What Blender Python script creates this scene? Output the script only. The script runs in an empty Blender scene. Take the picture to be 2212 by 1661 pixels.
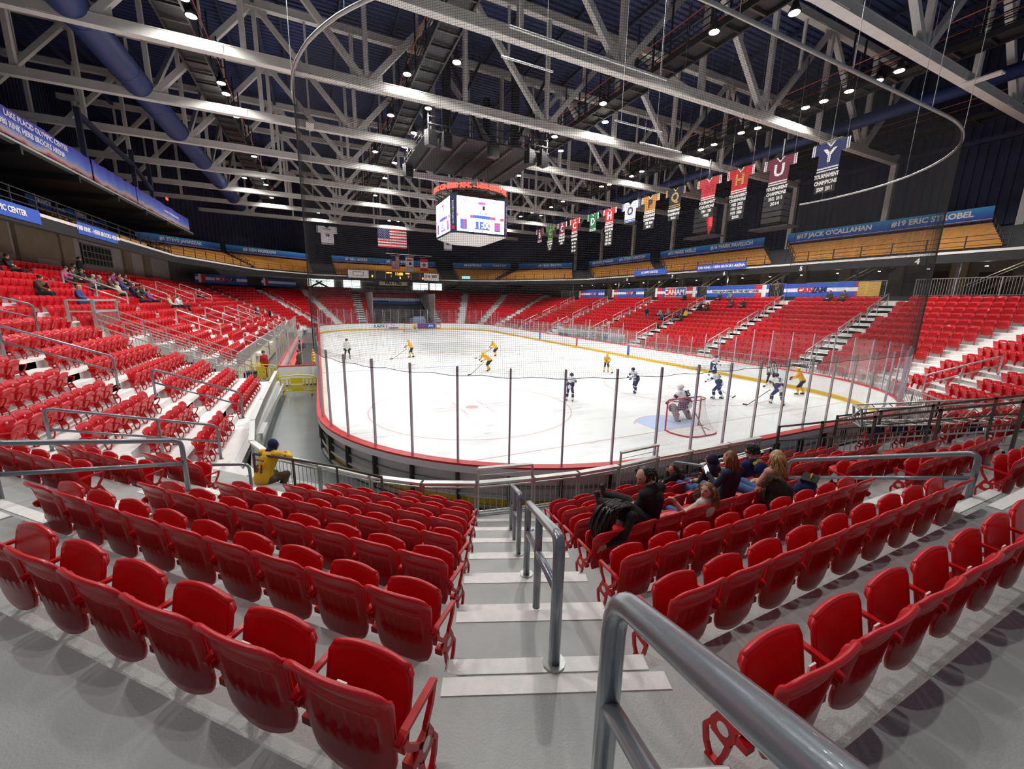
import bpy, bmesh, math, random
from mathutils import Vector, Matrix
random.seed(7)
R_ = math.radians
S2 = math.sqrt(2)
sc = bpy.context.scene
COL = sc.collection

# ---------------------------------------------------------------- camera, world, exposure
def look_cam():
    yaw, pitch, roll = 0.4462, -0.2013, 0.0198
    cy, sy, cp, sp = math.cos(yaw), math.sin(yaw), math.cos(pitch), math.sin(pitch)
    f = Vector((sy*cp, cy*cp, sp)); r = Vector((cy, -sy, 0)); u = r.cross(f)
    r2 = math.cos(roll)*r + math.sin(roll)*u
    u2 = -math.sin(roll)*r + math.cos(roll)*u
    cd = bpy.data.cameras.new('camera'); co = bpy.data.objects.new('camera', cd); COL.objects.link(co)
    m = Matrix((r2, u2, -f)).transposed().to_4x4(); m.translation = Vector((-12.8535, -10.979, 4.7901))
    co.matrix_world = m
    cd.sensor_width = 36; cd.lens = 866.27/2212*36; cd.clip_start = 0.05; cd.clip_end = 400
    sc.camera = co
look_cam()
w = bpy.data.worlds.new('world'); sc.world = w; w.use_nodes = True
w.node_tree.nodes['Background'].inputs[0].default_value = (0.60, 0.66, 0.80, 1)
w.node_tree.nodes['Background'].inputs[1].default_value = 0.17
sc.view_settings.view_transform = 'Standard'; sc.view_settings.look = 'None'
sc.view_settings.gamma = 1; sc.view_settings.use_curve_mapping = False
sc.view_settings.exposure = 0.40
LIGHT_W = 330.0
cy_ = sc.cycles
cy_.max_bounces = 7; cy_.diffuse_bounces = 4; cy_.glossy_bounces = 3; cy_.transmission_bounces = 4
cy_.transparent_max_bounces = 24; cy_.use_denoising = True
cy_.caustics_reflective = False; cy_.caustics_refractive = False
cy_.sample_clamp_indirect = 4

# ---------------------------------------------------------------- materials
M = {}
def mat(name, col, rough=0.6, metal=0.0, var=0.10, vscale=6.0, bump=0.0, bscale=60.0, emit=0, spec=0.5, coat=0):
    m = bpy.data.materials.new(name); m.use_nodes = True; nt = m.node_tree; n = nt.nodes; b = n['Principled BSDF']
    b.inputs['Roughness'].default_value = rough; b.inputs['Metallic'].default_value = metal
    b.inputs['Specular IOR Level'].default_value = spec
    if coat: b.inputs['Coat Weight'].default_value = coat
    tc = n.new('ShaderNodeTexCoord')
    if var > 0:
        no = n.new('ShaderNodeTexNoise'); no.inputs['Scale'].default_value = vscale; no.inputs['Detail'].default_value = 4
        nt.links.new(tc.outputs['Object'], no.inputs['Vector'])
        cr = n.new('ShaderNodeValToRGB')
        cr.color_ramp.elements[0].position = .3; cr.color_ramp.elements[1].position = .7
        cr.color_ramp.elements[0].color = tuple(c*(1-var) for c in col)+(1,)
        cr.color_ramp.elements[1].color = tuple(min(1, c*(1+var*.6)) for c in col)+(1,)
        nt.links.new(no.outputs['Fac'], cr.inputs['Fac']); nt.links.new(cr.outputs['Color'], b.inputs['Base Color'])
    else:
        b.inputs['Base Color'].default_value = tuple(col)+(1,)
    if bump > 0:
        n2 = n.new('ShaderNodeTexNoise'); n2.inputs['Scale'].default_value = bscale; n2.inputs['Detail'].default_value = 3
        bp = n.new('ShaderNodeBump'); bp.inputs['Strength'].default_value = bump; bp.inputs['Distance'].default_value = .01
        nt.links.new(tc.outputs['Object'], n2.inputs['Vector'])
        nt.links.new(n2.outputs['Fac'], bp.inputs['Height']); nt.links.new(bp.outputs['Normal'], b.inputs['Normal'])
    if emit:
        b.inputs['Emission Color'].default_value = tuple(col)+(1,); b.inputs['Emission Strength'].default_value = emit
    M[name] = m; return m
mat('seat_red', (0.62, 0.007, 0.016), 0.34, var=.12, vscale=3, bump=.12, bscale=220, coat=.15)
mat('seat_frame_red', (0.56, 0.008, 0.012), 0.38, var=.1)
mat('number_white', (0.8, 0.8, 0.76), .5, var=0)
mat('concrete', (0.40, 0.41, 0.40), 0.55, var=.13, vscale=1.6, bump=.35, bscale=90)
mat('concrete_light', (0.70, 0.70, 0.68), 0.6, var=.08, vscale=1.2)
mat('nosing', (0.84, 0.82, 0.78), 0.6, var=.07, vscale=14, bump=.3, bscale=160)
mat('walk_floor', (0.115, 0.13, 0.128), 0.28, var=.22, vscale=.9)
mat('rail_grey', (0.22, 0.25, 0.28), 0.26, metal=.35, var=.05, bump=.03, bscale=80, coat=.3)
mat('galv', (0.50, 0.51, 0.49), 0.38, metal=.7, var=.12, vscale=9)
mat('alu', (0.66, 0.67, 0.64), 0.35, metal=.55, var=.08)
mat('steel_white', (0.60, 0.59, 0.55), 0.6, var=.08, vscale=2)
mat('black_steel', (0.012, 0.012, 0.014), 0.55, var=.2)
mat('brown_steel', (0.06, 0.05, 0.042), 0.5, var=.2)
mat('deck_navy', (0.030, 0.042, 0.115), 0.6, var=.15, vscale=.5)
mat('wall_navy', (0.022, 0.028, 0.062), 0.7, var=.3, vscale=.6)
mat('duct_blue', (0.018, 0.035, 0.13), .45, var=.15)
mat('orange_pipe', (0.42, 0.09, 0.03), .5, var=.1)
mat('board_white', (0.84, 0.85, 0.86), 0.3, var=.03)
mat('cap_red', (0.62, 0.03, 0.035), .4, var=.06)
mat('kick_yellow', (0.75, 0.46, 0.02), .45, var=.08)
mat('mark_red', (0.72, 0.40, 0.40), .4, var=.08, vscale=3)
mat('mark_redline', (0.55, 0.05, 0.07), .4, var=.08)
mat('mark_blue', (0.42, 0.46, 0.68), .4, var=.08)
mat('crease_blue', (0.50, 0.62, 0.86), .4, var=.08)
mat('board_back', (0.30, 0.29, 0.29), .6, var=.12)
mat('bench_orange', (0.50, 0.21, 0.028), .5, var=.22, vscale=2.5)
mat('bench_dark', (0.03, 0.03, 0.035), .6, var=.1)
mat('maroon', (0.16, 0.02, 0.045), .6, var=.1)
mat('wall_tan', (0.42, 0.34, 0.24), .7, var=.12, vscale=1)
mat('wall_white', (0.66, 0.64, 0.60), .7, var=.07, vscale=1)
mat('wall_grey', (0.20, 0.19, 0.18), .7, var=.15, vscale=1)
mat('yellow_plastic', (0.70, 0.56, 0.03), .4, var=.06)
mat('black_plastic', (0.012, 0.012, 0.013), .45, var=.1)
mat('navy_cloth', (0.012, 0.016, 0.045), .8, var=.15)
mat('black_cloth', (0.010, 0.010, 0.011), .85, var=.2)
mat('white_cloth', (0.80, 0.80, 0.80), .8, var=.05)
mat('txt_white', (0.85, 0.82, 0.80), .6, var=0)
mat('txt_navy', (0.015, 0.02, 0.11), .6, var=0)
mat('txt_red', (0.60, 0.02, 0.03), .6, var=0)
mat('txt_black', (0.012, 0.012, 0.012), .6, var=0)
mat('seat_green', (0.01, 0.16, 0.06), .7, var=.06)
mat('gold', (0.55, 0.36, 0.08), .5, var=.05)
mat('cream', (0.72, 0.66, 0.50), .6, var=.05)
mat('banner_red', (0.62, 0.02, 0.03), .7, var=.06)
mat('banner_royal', (0.03, 0.10, 0.50), .7, var=.12, vscale=2)
mat('skin', (0.62, 0.36, 0.25), .5, var=.06)
mat('net_black', (0.02, 0.02, 0.02), .8, var=0)
mat('net_white', (0.72, 0.70, 0.66), .8, var=.05)
mat('goal_red', (0.48, 0.05, 0.06), .4, var=.08)
mat('wood_brown', (0.10, 0.055, 0.03), .6, var=.2)
mat('window_glow', (0.80, 0.90, 0.86), .5, var=0, emit=1.3)
mat('exit_red', (1.0, 0.02, 0.02), .5, var=0, emit=5)
mat('lamp_lens', (1.0, 0.98, 0.95), .5, var=0, emit=40)
mat('post_lilac', (0.55, 0.53, 0.62), .4, var=.04)
mat('step_white', (0.80, 0.80, 0.78), .6, var=.05)
mat('small_lamp', (1.0, 0.92, 0.75), .5, var=0, emit=14)
mat('led_white', (0.93, 0.93, 1.0), .5, var=0, emit=2.0)
mat('led_blue', (0.05, 0.10, 0.85), .5, var=0, emit=1.6)
mat('led_red', (0.95, 0.06, 0.10), .5, var=0, emit=1.5)
mat('led_magenta', (0.75, 0.08, 0.55), .5, var=0, emit=1.4)
mat('led_amber', (1.0, 0.30, 0.02), .5, var=0, emit=4)
mat('led_redtext', (0.95, 0.10, 0.07), .5, var=0, emit=1.2)
mat('cyan_sign', (0.20, 0.60, 0.90), .5, var=0, emit=1.0)
mat('screen_phone', (0.85, 0.82, 0.95), .5, var=0, emit=1.6)

def gradient(name, ztop, zbot, stops, axis='Z', noise=.25):
    m = bpy.data.materials.new(name); m.use_nodes = True; nt = m.node_tree; n = nt.nodes; b = n['Principled BSDF']
    b.inputs['Roughness'].default_value = .65
    tc = n.new('ShaderNodeTexCoord'); sp = n.new('ShaderNodeSeparateXYZ'); nt.links.new(tc.outputs['Object'], sp.inputs[0])
    mr = n.new('ShaderNodeMapRange'); mr.inputs[1].default_value = zbot; mr.inputs[2].default_value = ztop
    nt.links.new(sp.outputs[axis], mr.inputs[0])
    no = n.new('ShaderNodeTexNoise'); no.inputs['Scale'].default_value = .9; no.inputs['Detail'].default_value = 5
    nt.links.new(tc.outputs['Object'], no.inputs['Vector'])
    ma = n.new('ShaderNodeMath'); ma.operation = 'MULTIPLY_ADD'; ma.inputs[1].default_value = noise; nt.links.new(no.outputs['Fac'], ma.inputs[0]); 
    ad = n.new('ShaderNodeMath'); ad.operation = 'ADD'; ad.inputs[1].default_value = -noise/2; nt.links.new(mr.outputs[0], ma.inputs[2]); nt.links.new(ma.outputs[0], ad.inputs[0])
    cr = n.new('ShaderNodeValToRGB'); nt.links.new(ad.outputs[0], cr.inputs[0])
    e = cr.color_ramp.elements
    while len(e) < len(stops): e.new(.5)
    for i, (p_, c) in enumerate(stops): e[i].position = p_; e[i].color = tuple(c)+(1,)
    nt.links.new(cr.outputs[0], b.inputs['Base Color']); M[name] = m; return m
gradient('banner_sky', .46, -.46, [(0, (.012, .07, .38)), (.45, (.02, .15, .55)), (1, (.05, .34, .66))])
gradient('banner_sunset', 1, 0, [(0, (.30, .05, .10)), (.12, (.45, .35, .30)), (.35, (.10, .20, .62)), (.7, (.07, .09, .50)), (1, (.06, .04, .36))], noise=.5)

def glass_mat():
    m = bpy.data.materials.new('rink_glass'); m.use_nodes = True; nt = m.node_tree; n = nt.nodes
    n.remove(n['Principled BSDF']); o = n['Material Output']
    t = n.new('ShaderNodeBsdfTransparent'); t.inputs[0].default_value = (.955, .965, .965, 1)
    g = n.new('ShaderNodeBsdfGlossy'); g.inputs['Roughness'].default_value = .03
    d = n.new('ShaderNodeBsdfDiffuse'); d.inputs[0].default_value = (.85, .80, .88, 1)
    f = n.new('ShaderNodeFresnel'); f.inputs[0].default_value = 1.35
    mx = n.new('ShaderNodeMixShader'); m2 = n.new('ShaderNodeMixShader')
    tc = n.new('ShaderNodeTexCoord'); no = n.new('ShaderNodeTexNoise'); no.inputs['Scale'].default_value = .7
    nt.links.new(tc.outputs['Object'], no.inputs['Vector'])
    mr = n.new('ShaderNodeMapRange'); mr.inputs[1].default_value = .3; mr.inputs[2].default_value = .8; mr.inputs[3].default_value = .0; mr.inputs[4].default_value = .055
    nt.links.new(no.outputs['Fac'], mr.inputs[0])
    fm = n.new('ShaderNodeMath'); fm.operation = 'MULTIPLY'; fm.inputs[1].default_value = .12; nt.links.new(f.outputs[0], fm.inputs[0])
    nt.links.new(fm.outputs[0], mx.inputs[0]); nt.links.new(t.outputs[0], mx.inputs[1]); nt.links.new(g.outputs[0], mx.inputs[2])
    nt.links.new(mr.outputs[0], m2.inputs[0]); nt.links.new(mx.outputs[0], m2.inputs[1]); nt.links.new(d.outputs[0], m2.inputs[2])
    nt.links.new(m2.outputs[0], o.inputs['Surface']); M['glass'] = m
glass_mat()

def ice_mat():
    m = bpy.data.materials.new('ice'); m.use_nodes = True; nt = m.node_tree; n = nt.nodes; b = n['Principled BSDF']
    tc = n.new('ShaderNodeTexCoord')
    mp = n.new('ShaderNodeMapping'); mp.inputs['Scale'].default_value = (.35, 3.2, 1); mp.inputs['Rotation'].default_value = (0, 0, .25)
    nt.links.new(tc.outputs['Object'], mp.inputs[0])
    no = n.new('ShaderNodeTexNoise'); no.inputs['Scale'].default_value = 1.3; no.inputs['Detail'].default_value = 7; no.inputs['Distortion'].default_value = .8
    nt.links.new(mp.outputs[0], no.inputs['Vector'])
    n2 = n.new('ShaderNodeTexNoise'); n2.inputs['Scale'].default_value = .35; n2.inputs['Detail'].default_value = 5
    nt.links.new(tc.outputs['Object'], n2.inputs['Vector'])
    ad = n.new('ShaderNodeMath'); ad.operation = 'ADD'; nt.links.new(no.outputs[0], ad.inputs[0]); nt.links.new(n2.outputs[0], ad.inputs[1])
    cr = n.new('ShaderNodeValToRGB'); cr.color_ramp.elements[0].position = .62; cr.color_ramp.elements[1].position = 1.0
    cr.color_ramp.elements[0].color = (.66, .69, .70, 1); cr.color_ramp.elements[1].color = (.84, .86, .86, 1)
    nt.links.new(ad.outputs[0], cr.inputs[0]); nt.links.new(cr.outputs[0], b.inputs['Base Color'])
    rr = n.new('ShaderNodeMapRange'); rr.inputs[1].default_value = .6; rr.inputs[2].default_value = 1.2; rr.inputs[3].default_value = .22; rr.inputs[4].default_value = .42
    nt.links.new(ad.outputs[0], rr.inputs[0]); nt.links.new(rr.outputs[0], b.inputs['Roughness'])
    n3 = n.new('ShaderNodeTexNoise'); n3.inputs['Scale'].default_value = 14; n3.inputs['Detail'].default_value = 4
    nt.links.new(mp.outputs[0], n3.inputs['Vector'])
    bp = n.new('ShaderNodeBump'); bp.inputs['Strength'].default_value = .25; bp.inputs['Distance'].default_value = .01
    nt.links.new(n3.outputs[0], bp.inputs['Height']); nt.links.new(bp.outputs[0], b.inputs['Normal'])
    b.inputs['Specular IOR Level'].default_value = .35
    M['ice'] = m
ice_mat()

# ---------------------------------------------------------------- mesh helpers
def V(*a): return Vector(a)
class MB:
    """collects closed boxes, beams, tubes, then links them as one mesh object"""
    def __init__(s): s.v = []; s.f = []; s.m = []; s.cur = 0
    def add(s, vs, fs):
        o = len(s.v); s.v += [tuple(x) for x in vs]; s.f += [tuple(i+o for i in f) for f in fs]; s.m += [s.cur]*len(fs); return s
    def hexa(s, p):
        return s.add(p, [(0, 3, 2, 1), (4, 5, 6, 7), (0, 1, 5, 4), (1, 2, 6, 5), (2, 3, 7, 6), (3, 0, 4, 7)])
    def box(s, c, d, ax=None):
        c = Vector(c); a = ax or (V(1, 0, 0), V(0, 1, 0), V(0, 0, 1)); x, y, z = a[0]*d[0]/2, a[1]*d[1]/2, a[2]*d[2]/2
        return s.hexa([c-x-y-z, c+x-y-z, c+x+y-z, c-x+y-z, c-x-y+z, c+x-y+z, c+x+y+z, c-x+y+z])
    def beam(s, a, b, w, h, up=(0, 0, 1)):
        a = Vector(a); b = Vector(b); d = b-a; L = d.length
        if L < 1e-6: return s
        d /= L; up = Vector(up); x = d.cross(up)
        if x.length < 1e-4: x = d.cross(V(1, 0, 0))
        x.normalize(); z = x.cross(d)
        return s.box((a+b)/2, (L, w, h), (d, x, z))
    def tube(s, pts, r, n=8, caps=True, rad=None):
        pts = [Vector(p) for p in pts]; N = len(pts); vs = []; fs = []
        prev = None
        for i, p in enumerate(pts):
            d = (pts[min(i+1, N-1)]-pts[max(i-1, 0)])
            if d.length < 1e-9: d = V(0, 0, 1)
            d.normalize()
            if prev is None:
                x = d.cross(V(0, 0, 1))
                if x.length < .05: x = d.cross(V(1, 0, 0))
            else: x = prev-d*prev.dot(d)
            x.normalize(); prev = x; y = d.cross(x); rr = rad[i] if rad else r
            for k in range(n):
                t = 2*math.pi*k/n; vs.append(p+x*math.cos(t)*rr+y*math.sin(t)*rr)
        for i in range(N-1):
            for k in range(n):
                a = i*n+k; b = i*n+(k+1) % n; fs.append((a, b, b+n, a+n))
        if caps: fs.append(tuple(range(n-1, -1, -1))); fs.append(tuple(range((N-1)*n, N*n)))
        return s.add(vs, fs)
    def prism(s, poly, z0, z1):
        n = len(poly); vs = [(x, y, z0) for x, y in poly]+[(x, y, z1) for x, y in poly]
        fs = [tuple(range(n-1, -1, -1)), tuple(range(n, 2*n))]+[(i, (i+1) % n, (i+1) % n+n, i+n) for i in range(n)]
        return s.add(vs, fs)
    def extr(s, prof, a, b):
        """prism of 3-D polygon prof swept by vector b-a"""
        n = len(prof); d = Vector(b)-Vector(a); vs = [Vector(p) for p in prof]+[Vector(p)+d for p in prof]
        fs = [tuple(range(n-1, -1, -1)), tuple(range(n, 2*n))]+[(i, (i+1) % n, (i+1) % n+n, i+n) for i in range(n)]
        return s.add(vs, fs)
    def disc(s, c, r, nrm, n=16, th=.01):
        nrm = Vector(nrm).normalized(); return s.tube([Vector(c)-nrm*th/2, Vector(c)+nrm*th/2], r, n)
    def mesh(s, mats, smooth=False):
        me = bpy.data.meshes.new('mesh'); me.from_pydata(s.v, [], s.f)
        for m in (mats if isinstance(mats, (list, tuple)) else [mats]): me.materials.append(M[m] if isinstance(m, str) else m)
        if any(s.m): me.polygons.foreach_set('material_index', s.m)
        if smooth: me.polygons.foreach_set('use_smooth', [True]*len(me.polygons))
        me.update(); return me
    def build(s, name, mats, parent=None, smooth=False, local=False):
        return obj(name, s.mesh(mats, smooth), parent, local)
def obj(name, me, parent=None, local=False):
    """links a mesh; built in world coordinates unless local"""
    o = bpy.data.objects.new(name, me); COL.objects.link(o)
    if parent is not None:
        o.parent = parent
        if not local: o.matrix_parent_inverse = parent_inv(parent)
    return o
def tag(o, label=None, cat=None, group=None, kind=None):
    if label: o['label'] = label
    if cat: o['category'] = cat
    if group: o['group'] = group
    if kind: o['kind'] = kind
    return o
def thing(name, label, cat, loc=(0, 0, 0), group=None):
    o = bpy.data.objects.new(name, None); COL.objects.link(o); o.location = loc; o.empty_display_size = .1
    return tag(o, label, cat, group)
def structure(o): o['kind'] = 'structure'; return o
def text(body, size, origin, xax, zax, material, parent=None, name='lettering', align='CENTER', depth=.004, bold=0.0, xs=1.0, zc=True):
    c = bpy.data.curves.new('lettering', 'FONT'); c.body = body; c.size = size; c.align_x = align
    c.align_y = 'CENTER' if zc else 'BOTTOM_BASELINE'; c.extrude = depth; c.offset = bold; c.resolution_u = 2
    c.materials.append(M[material] if isinstance(material, str) else material)
    tmp = bpy.data.objects.new('tmp', c); me = bpy.data.meshes.new_from_object(tmp); bpy.data.objects.remove(tmp); bpy.data.curves.remove(c)
    o = bpy.data.objects.new(name, me); COL.objects.link(o)
    x = Vector(xax).normalized(); z = Vector(zax).normalized(); y = z; n = x.cross(y)
    m = Matrix((x*xs, y, n)).transposed().to_4x4(); m.translation = Vector(origin)
    if parent is not None:
        o.parent = parent; o.matrix_parent_inverse = parent_inv(parent)
    o.matrix_basis = m
    return o
def parent_inv(p): return Matrix.Translation(-p.location) if p.type == 'EMPTY' else Matrix.Identity(4)
ORD = ['', 'first', 'second', 'third', 'fourth', 'fifth', 'sixth', 'seventh', 'eighth', 'ninth', 'tenth', 'eleventh', 'twelfth', 'thirteenth', 'fourteenth', 'fifteenth', 'sixteenth', 'seventeenth', 'eighteenth', 'nineteenth', 'twentieth', 'twenty-first', 'twenty-second', 'twenty-third', 'twenty-fourth']
def oth(i): return ORD[i] if i < len(ORD) else str(i)+'th'
# ================================================================ THE RINK
HX, Y0, Y1, RC = 12.95, -4.0, 57.5, 7.6
def rink_path(off=0.0, step=.6, ya=None):
    """closed outline of the boards, offset outwards, counter-clockwise from the near middle"""
    pts = []
    r = RC+off
    def arc(cx, cy, a0, a1):
        n = max(3, int(abs(a1-a0)*r/step))
        for i in range(n+1):
            a = a0+(a1-a0)*i/n; pts.append((cx+r*math.cos(a), cy+r*math.sin(a)))
    arc(HX-RC, Y0+RC, -math.pi/2, 0); arc(HX-RC, Y1-RC, 0, math.pi/2)
    arc(-HX+RC, Y1-RC, math.pi/2, math.pi); arc(-HX+RC, Y0+RC, math.pi, 1.5*math.pi)
    return pts
def resample(pts, step, closed=True):
    P = [Vector((x, y)) for x, y in pts]
    if closed: P.append(P[0])
    acc = [0]
    for a, b in zip(P, P[1:]): acc.append(acc[-1]+(b-a).length)
    L = acc[-1]; n = max(2, round(L/step)); out = []; j = 0
    for i in range(n if closed else n+1):
        t = L*i/n
        while j < len(acc)-2 and acc[j+1] < t: j += 1
        f = (t-acc[j])/max(1e-9, acc[j+1]-acc[j]); out.append(P[j].lerp(P[j+1], f))
    return out
# ice sheet
b = MB(); b.prism(rink_path(.02), -.05, 0.0); ice = structure(b.build('ice_sheet', 'ice'))
def flat(name, poly, m, z=.004):
    b = MB(); b.prism(poly, -.001, z); return b.build(name, m, ice)
def rect(x0, y0, x1, y1): return [(x0, y0), (x1, y0), (x1, y1), (x0, y1)]
def ring(cx, cy, r, w, m, name, a0=0, a1=2*math.pi, n=72):
    b = MB()
    for i in range(n):
        a = a0+(a1-a0)*i/n; c = a0+(a1-a0)*(i+1)/n
        p = [(cx+(r+s*w/2)*math.cos(t), cy+(r+s*w/2)*math.sin(t)) for t, s in ((a, -1), (a, 1), (c, 1), (c, -1))]
        b.prism(p, -.001, .004)
    return b.build(name, m, ice)
def disc_poly(cx, cy, r, n=32): return [(cx+r*math.cos(2*math.pi*i/n), cy+r*math.sin(2*math.pi*i/n)) for i in range(n)]
CY, BL, YF = 26.4, 8.4, 53.55
for y in (0, YF):
    flat('goal_line', rect(-HX+.9 if y == 0 else -HX+.9, y-.025, HX-.9, y+.025), 'mark_red')
flat('center_line', rect(-HX, CY-.15, HX, CY+.15), 'mark_red')
for s in (-1, 1): flat('blue_line', rect(-HX, CY+s*BL-.15, HX, CY+s*BL+.15), 'mark_blue')
for y, sg in ((6.1, 1), (YF-6.1, -1)):
    for x in (-6.71, 6.71):
        ring(x, y, 4.57, .05, 'mark_red', 'faceoff_circle'); flat('faceoff_dot', disc_poly(x, y, .305), 'mark_red')
        bb = MB()
        for sx in (-1, 1):
            for sy in (-1, 1):
                bb.prism(rect(x+sx*.6+min(0, sx*1.2), y+sy*.225-.025, x+sx*.6+max(0, sx*1.2), y+sy*.225+.025), -.001, .005)
                bb.prism(rect(x+sx*.62-.025, y+min(sy*.25, sy*1.15), x+sx*.62+.025, y+max(sy*.25, sy*1.15)), -.001, .005)
        bb.build('faceoff_hash', 'mark_red', ice)
for x in (-6.71, 6.71):
    for y in (CY-BL+1.5, CY+BL-1.5): flat('neutral_dot', disc_poly(x, y, .305), 'mark_red')
ring(0, CY, 4.57, .05, 'mark_blue', 'center_circle')
for y, sg in ((0, 1), (YF, -1)):
    pl_ = [(-1.22, y), (-1.22, y+sg*1.37)]+[(1.83*math.sin(t), y+sg*1.83*math.cos(t)) for t in [(-.73+1.46*i/14) for i in range(15)]]+[(1.22, y+sg*1.37), (1.22, y)]
    if sg > 0: pl_ = pl_[::-1]
    flat('goal_crease', pl_, 'crease_blue', .003)
    ring(0, y, 1.83, .05, 'mark_red', 'crease_edge', math.pi/2-.9 if sg > 0 else -math.pi/2-.9, math.pi/2+.9 if sg > 0 else -math.pi/2+.9, 20)

# dasher boards: panels, red cap, yellow kick plate, frame posts on the outside
boards = thing('dasher_boards', 'white rink boards with red cap rail and yellow kick plate around the ice', 'boards', (0, Y0, 0))
pin = resample(rink_path(0), 2.44); NP = len(pin)
def nrm_at(i, P):
    d = (P[(i+1) % len(P)]-P[i-1]); return Vector((d.y, -d.x)).normalized()
fine = rink_path(0, .45)
def loop_strip(P, o0, o1, z0, z1, i0=0, i1=None, close=True):
    """a solid strip following points P between two outward offsets and two heights"""
    b = MB(); n = len(P); N = [nrm_at(i, P) for i in range(n)]; rng = range(i0, i1 if i1 is not None else n)
    vs = []
    idx = list(rng)+[(rng.stop) % n]
    for i in idx:
        p = P[i]; m = N[i]
        for o_, z_ in ((o0, z0), (o1, z0), (o1, z1), (o0, z1)): vs.append((p.x+m.x*o_, p.y+m.y*o_, z_))
    fs = []
    for k in range(len(idx)-1):
        for e in range(4): fs.append((k*4+e, k*4+(e+1) % 4, (k+1)*4+(e+1) % 4, (k+1)*4+e))
    fs += [(3, 2, 1, 0), tuple((len(idx)-1)*4+e for e in range(4))]
    b.add(vs, fs); return b
P45 = resample(rink_path(0), .61); K = 4  # four short chords to each panel
n45 = len(P45)//K*K
for i in range(0, n45, K):
    j = min(i+K, len(P45))
    loop_strip(P45, 0, .035, .2, 1.05, i, j if j < len(P45) else len(P45)-0).build('board_panel', 'board_white', boards)
if n45 < len(P45): loop_strip(P45, 0, .035, .2, 1.05, n45, len(P45)).build('board_panel', 'board_white', boards)
loop_strip(P45, -.02, .03, .0, .2).build('kick_plate', 'kick_yellow', boards)
loop_strip(P45, -.03, .20, 1.05, 1.10).build('cap_rail', 'cap_red', boards)
loop_strip(P45, .17, .20, .88, 1.05).build('cap_skirt', 'board_white', boards)
loop_strip(P45, .036, .10, .52, .58).build('frame_rail', 'galv', boards)
loop_strip(P45, .036, .16, .0, .06).build('frame_rail', 'galv', boards)
loop_strip(P45, .12, .15, .30, .345).build('water_pipe', 'alu', boards)
posts = resample(rink_path(.03), 1.22); 
for i, q in enumerate(posts):
    m = nrm_at(i, posts)
    if q.y < 16 or abs(q.x) > 12.9 and q.y < 20:
        MB().box((q.x+m.x*.08, q.y+m.y*.08, .52), (.05, .14, 1.04), (V(-m.y, m.x, 0), V(m.x, m.y, 0), V(0, 0, 1))).build('frame_post', 'brown_steel', boards)
# coloured line marks on the board faces
for x in (-HX, HX):
    s = -1 if x > 0 else 1
    for y, c, h in ((CY, 'mark_redline', .15), (CY-BL, 'banner_royal', .15), (CY+BL, 'banner_royal', .15)):
        MB().box((x+s*.012, y, .62), (.016, h*2, .84)).build('board_line_mark', c, boards)
# advertising lettering on the boards
def lett(body, size, o, x, m, nm='board_lettering', par=None, z=(0, 0, 1), **k): return text(body, size, o, x, z, m, par or boards, nm, **k)
fy = Y1-.02
lett('CHEVROLET', .30, (-8.0, Y1-.42, .62), (1, .28, 0), 'wall_grey', xs=1.0)
MB().box((-9.55, Y1-.95, .62), (.62, .02, .12), (V(.93, .37, 0), V(-.37, .93, 0), V(0, 0, 1))).box((-9.55, Y1-.95, .62), (.22, .024, .3), (V(.93, .37, 0), V(-.37, .93, 0), V(0, 0, 1))).build('bow_tie_emblem', 'gold', boards)
lett('RAIN', .72, (-4.2, fy, .62), (1, 0, 0), 'banner_royal', bold=.012)
lett('TIMES', .22, (-1.9, fy, .74), (1, 0, 0), 'galv'); MB().box((-1.9, fy, .34), (1.5, .02, .14)).build('sponsor_bar', 'banner_royal', boards)
MB().box((-3.0, fy, .6), (.10, .02, .6)).build('sponsor_bar', 'banner_royal', boards)
MB().box((3.55, fy-.0, .60), (3.1, .02, .82)).build('sponsor_panel', 'banner_royal', boards)
lett('CAN', .62, (2.85, fy-.03, .60), (1, 0, 0), 'cap_red', bold=.02); lett('AM', .62, (4.25, fy-.03, .60), (1, 0, 0), 'txt_white', bold=.012)
MB().box((5.6, fy, .60), (.8, .02, .82)).build('sponsor_panel', 'banner_red', boards); MB().box((5.6, fy-.01, .60), (.6, .02, .56)).build('sponsor_panel', 'board_white', boards)
lett('POLAR', .42, (9.0, Y1-.36, .60), (1, -.22, 0), 'txt_navy', xs=.8)
ring_c = MB(); ring_c.tube([(7.55+.24*math.cos(t), Y1-.12, .60+.24*math.sin(t)) for t in [i*.45 for i in range(12)]], .045, 6); ring_c.build('round_emblem', 'txt_navy', boards)
MB().box((11.0, Y1-1.35, .62), (1.2, .02, .42), (V(.84, -.54, 0), V(.54, .84, 0), V(0, 0, 1))).build('sponsor_panel', 'wall_grey', boards)
MB().box((11.0, Y1-1.38, .62), (1.08, .02, .32), (V(.84, -.54, 0), V(.54, .84, 0), V(0, 0, 1))).build('sponsor_panel', 'board_white', boards)
lett('CHEVROLET', .34, (12.93, -.1+1.0, .60), (0, -1, 0), 'wall_grey', xs=1.1, align='LEFT')
MB().box((12.93, 2.35, .62), (.02, 1.0, .16)).box((12.92, 2.35, .62), (.02, .34, .36)).build('bow_tie_emblem', 'gold', boards)

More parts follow.
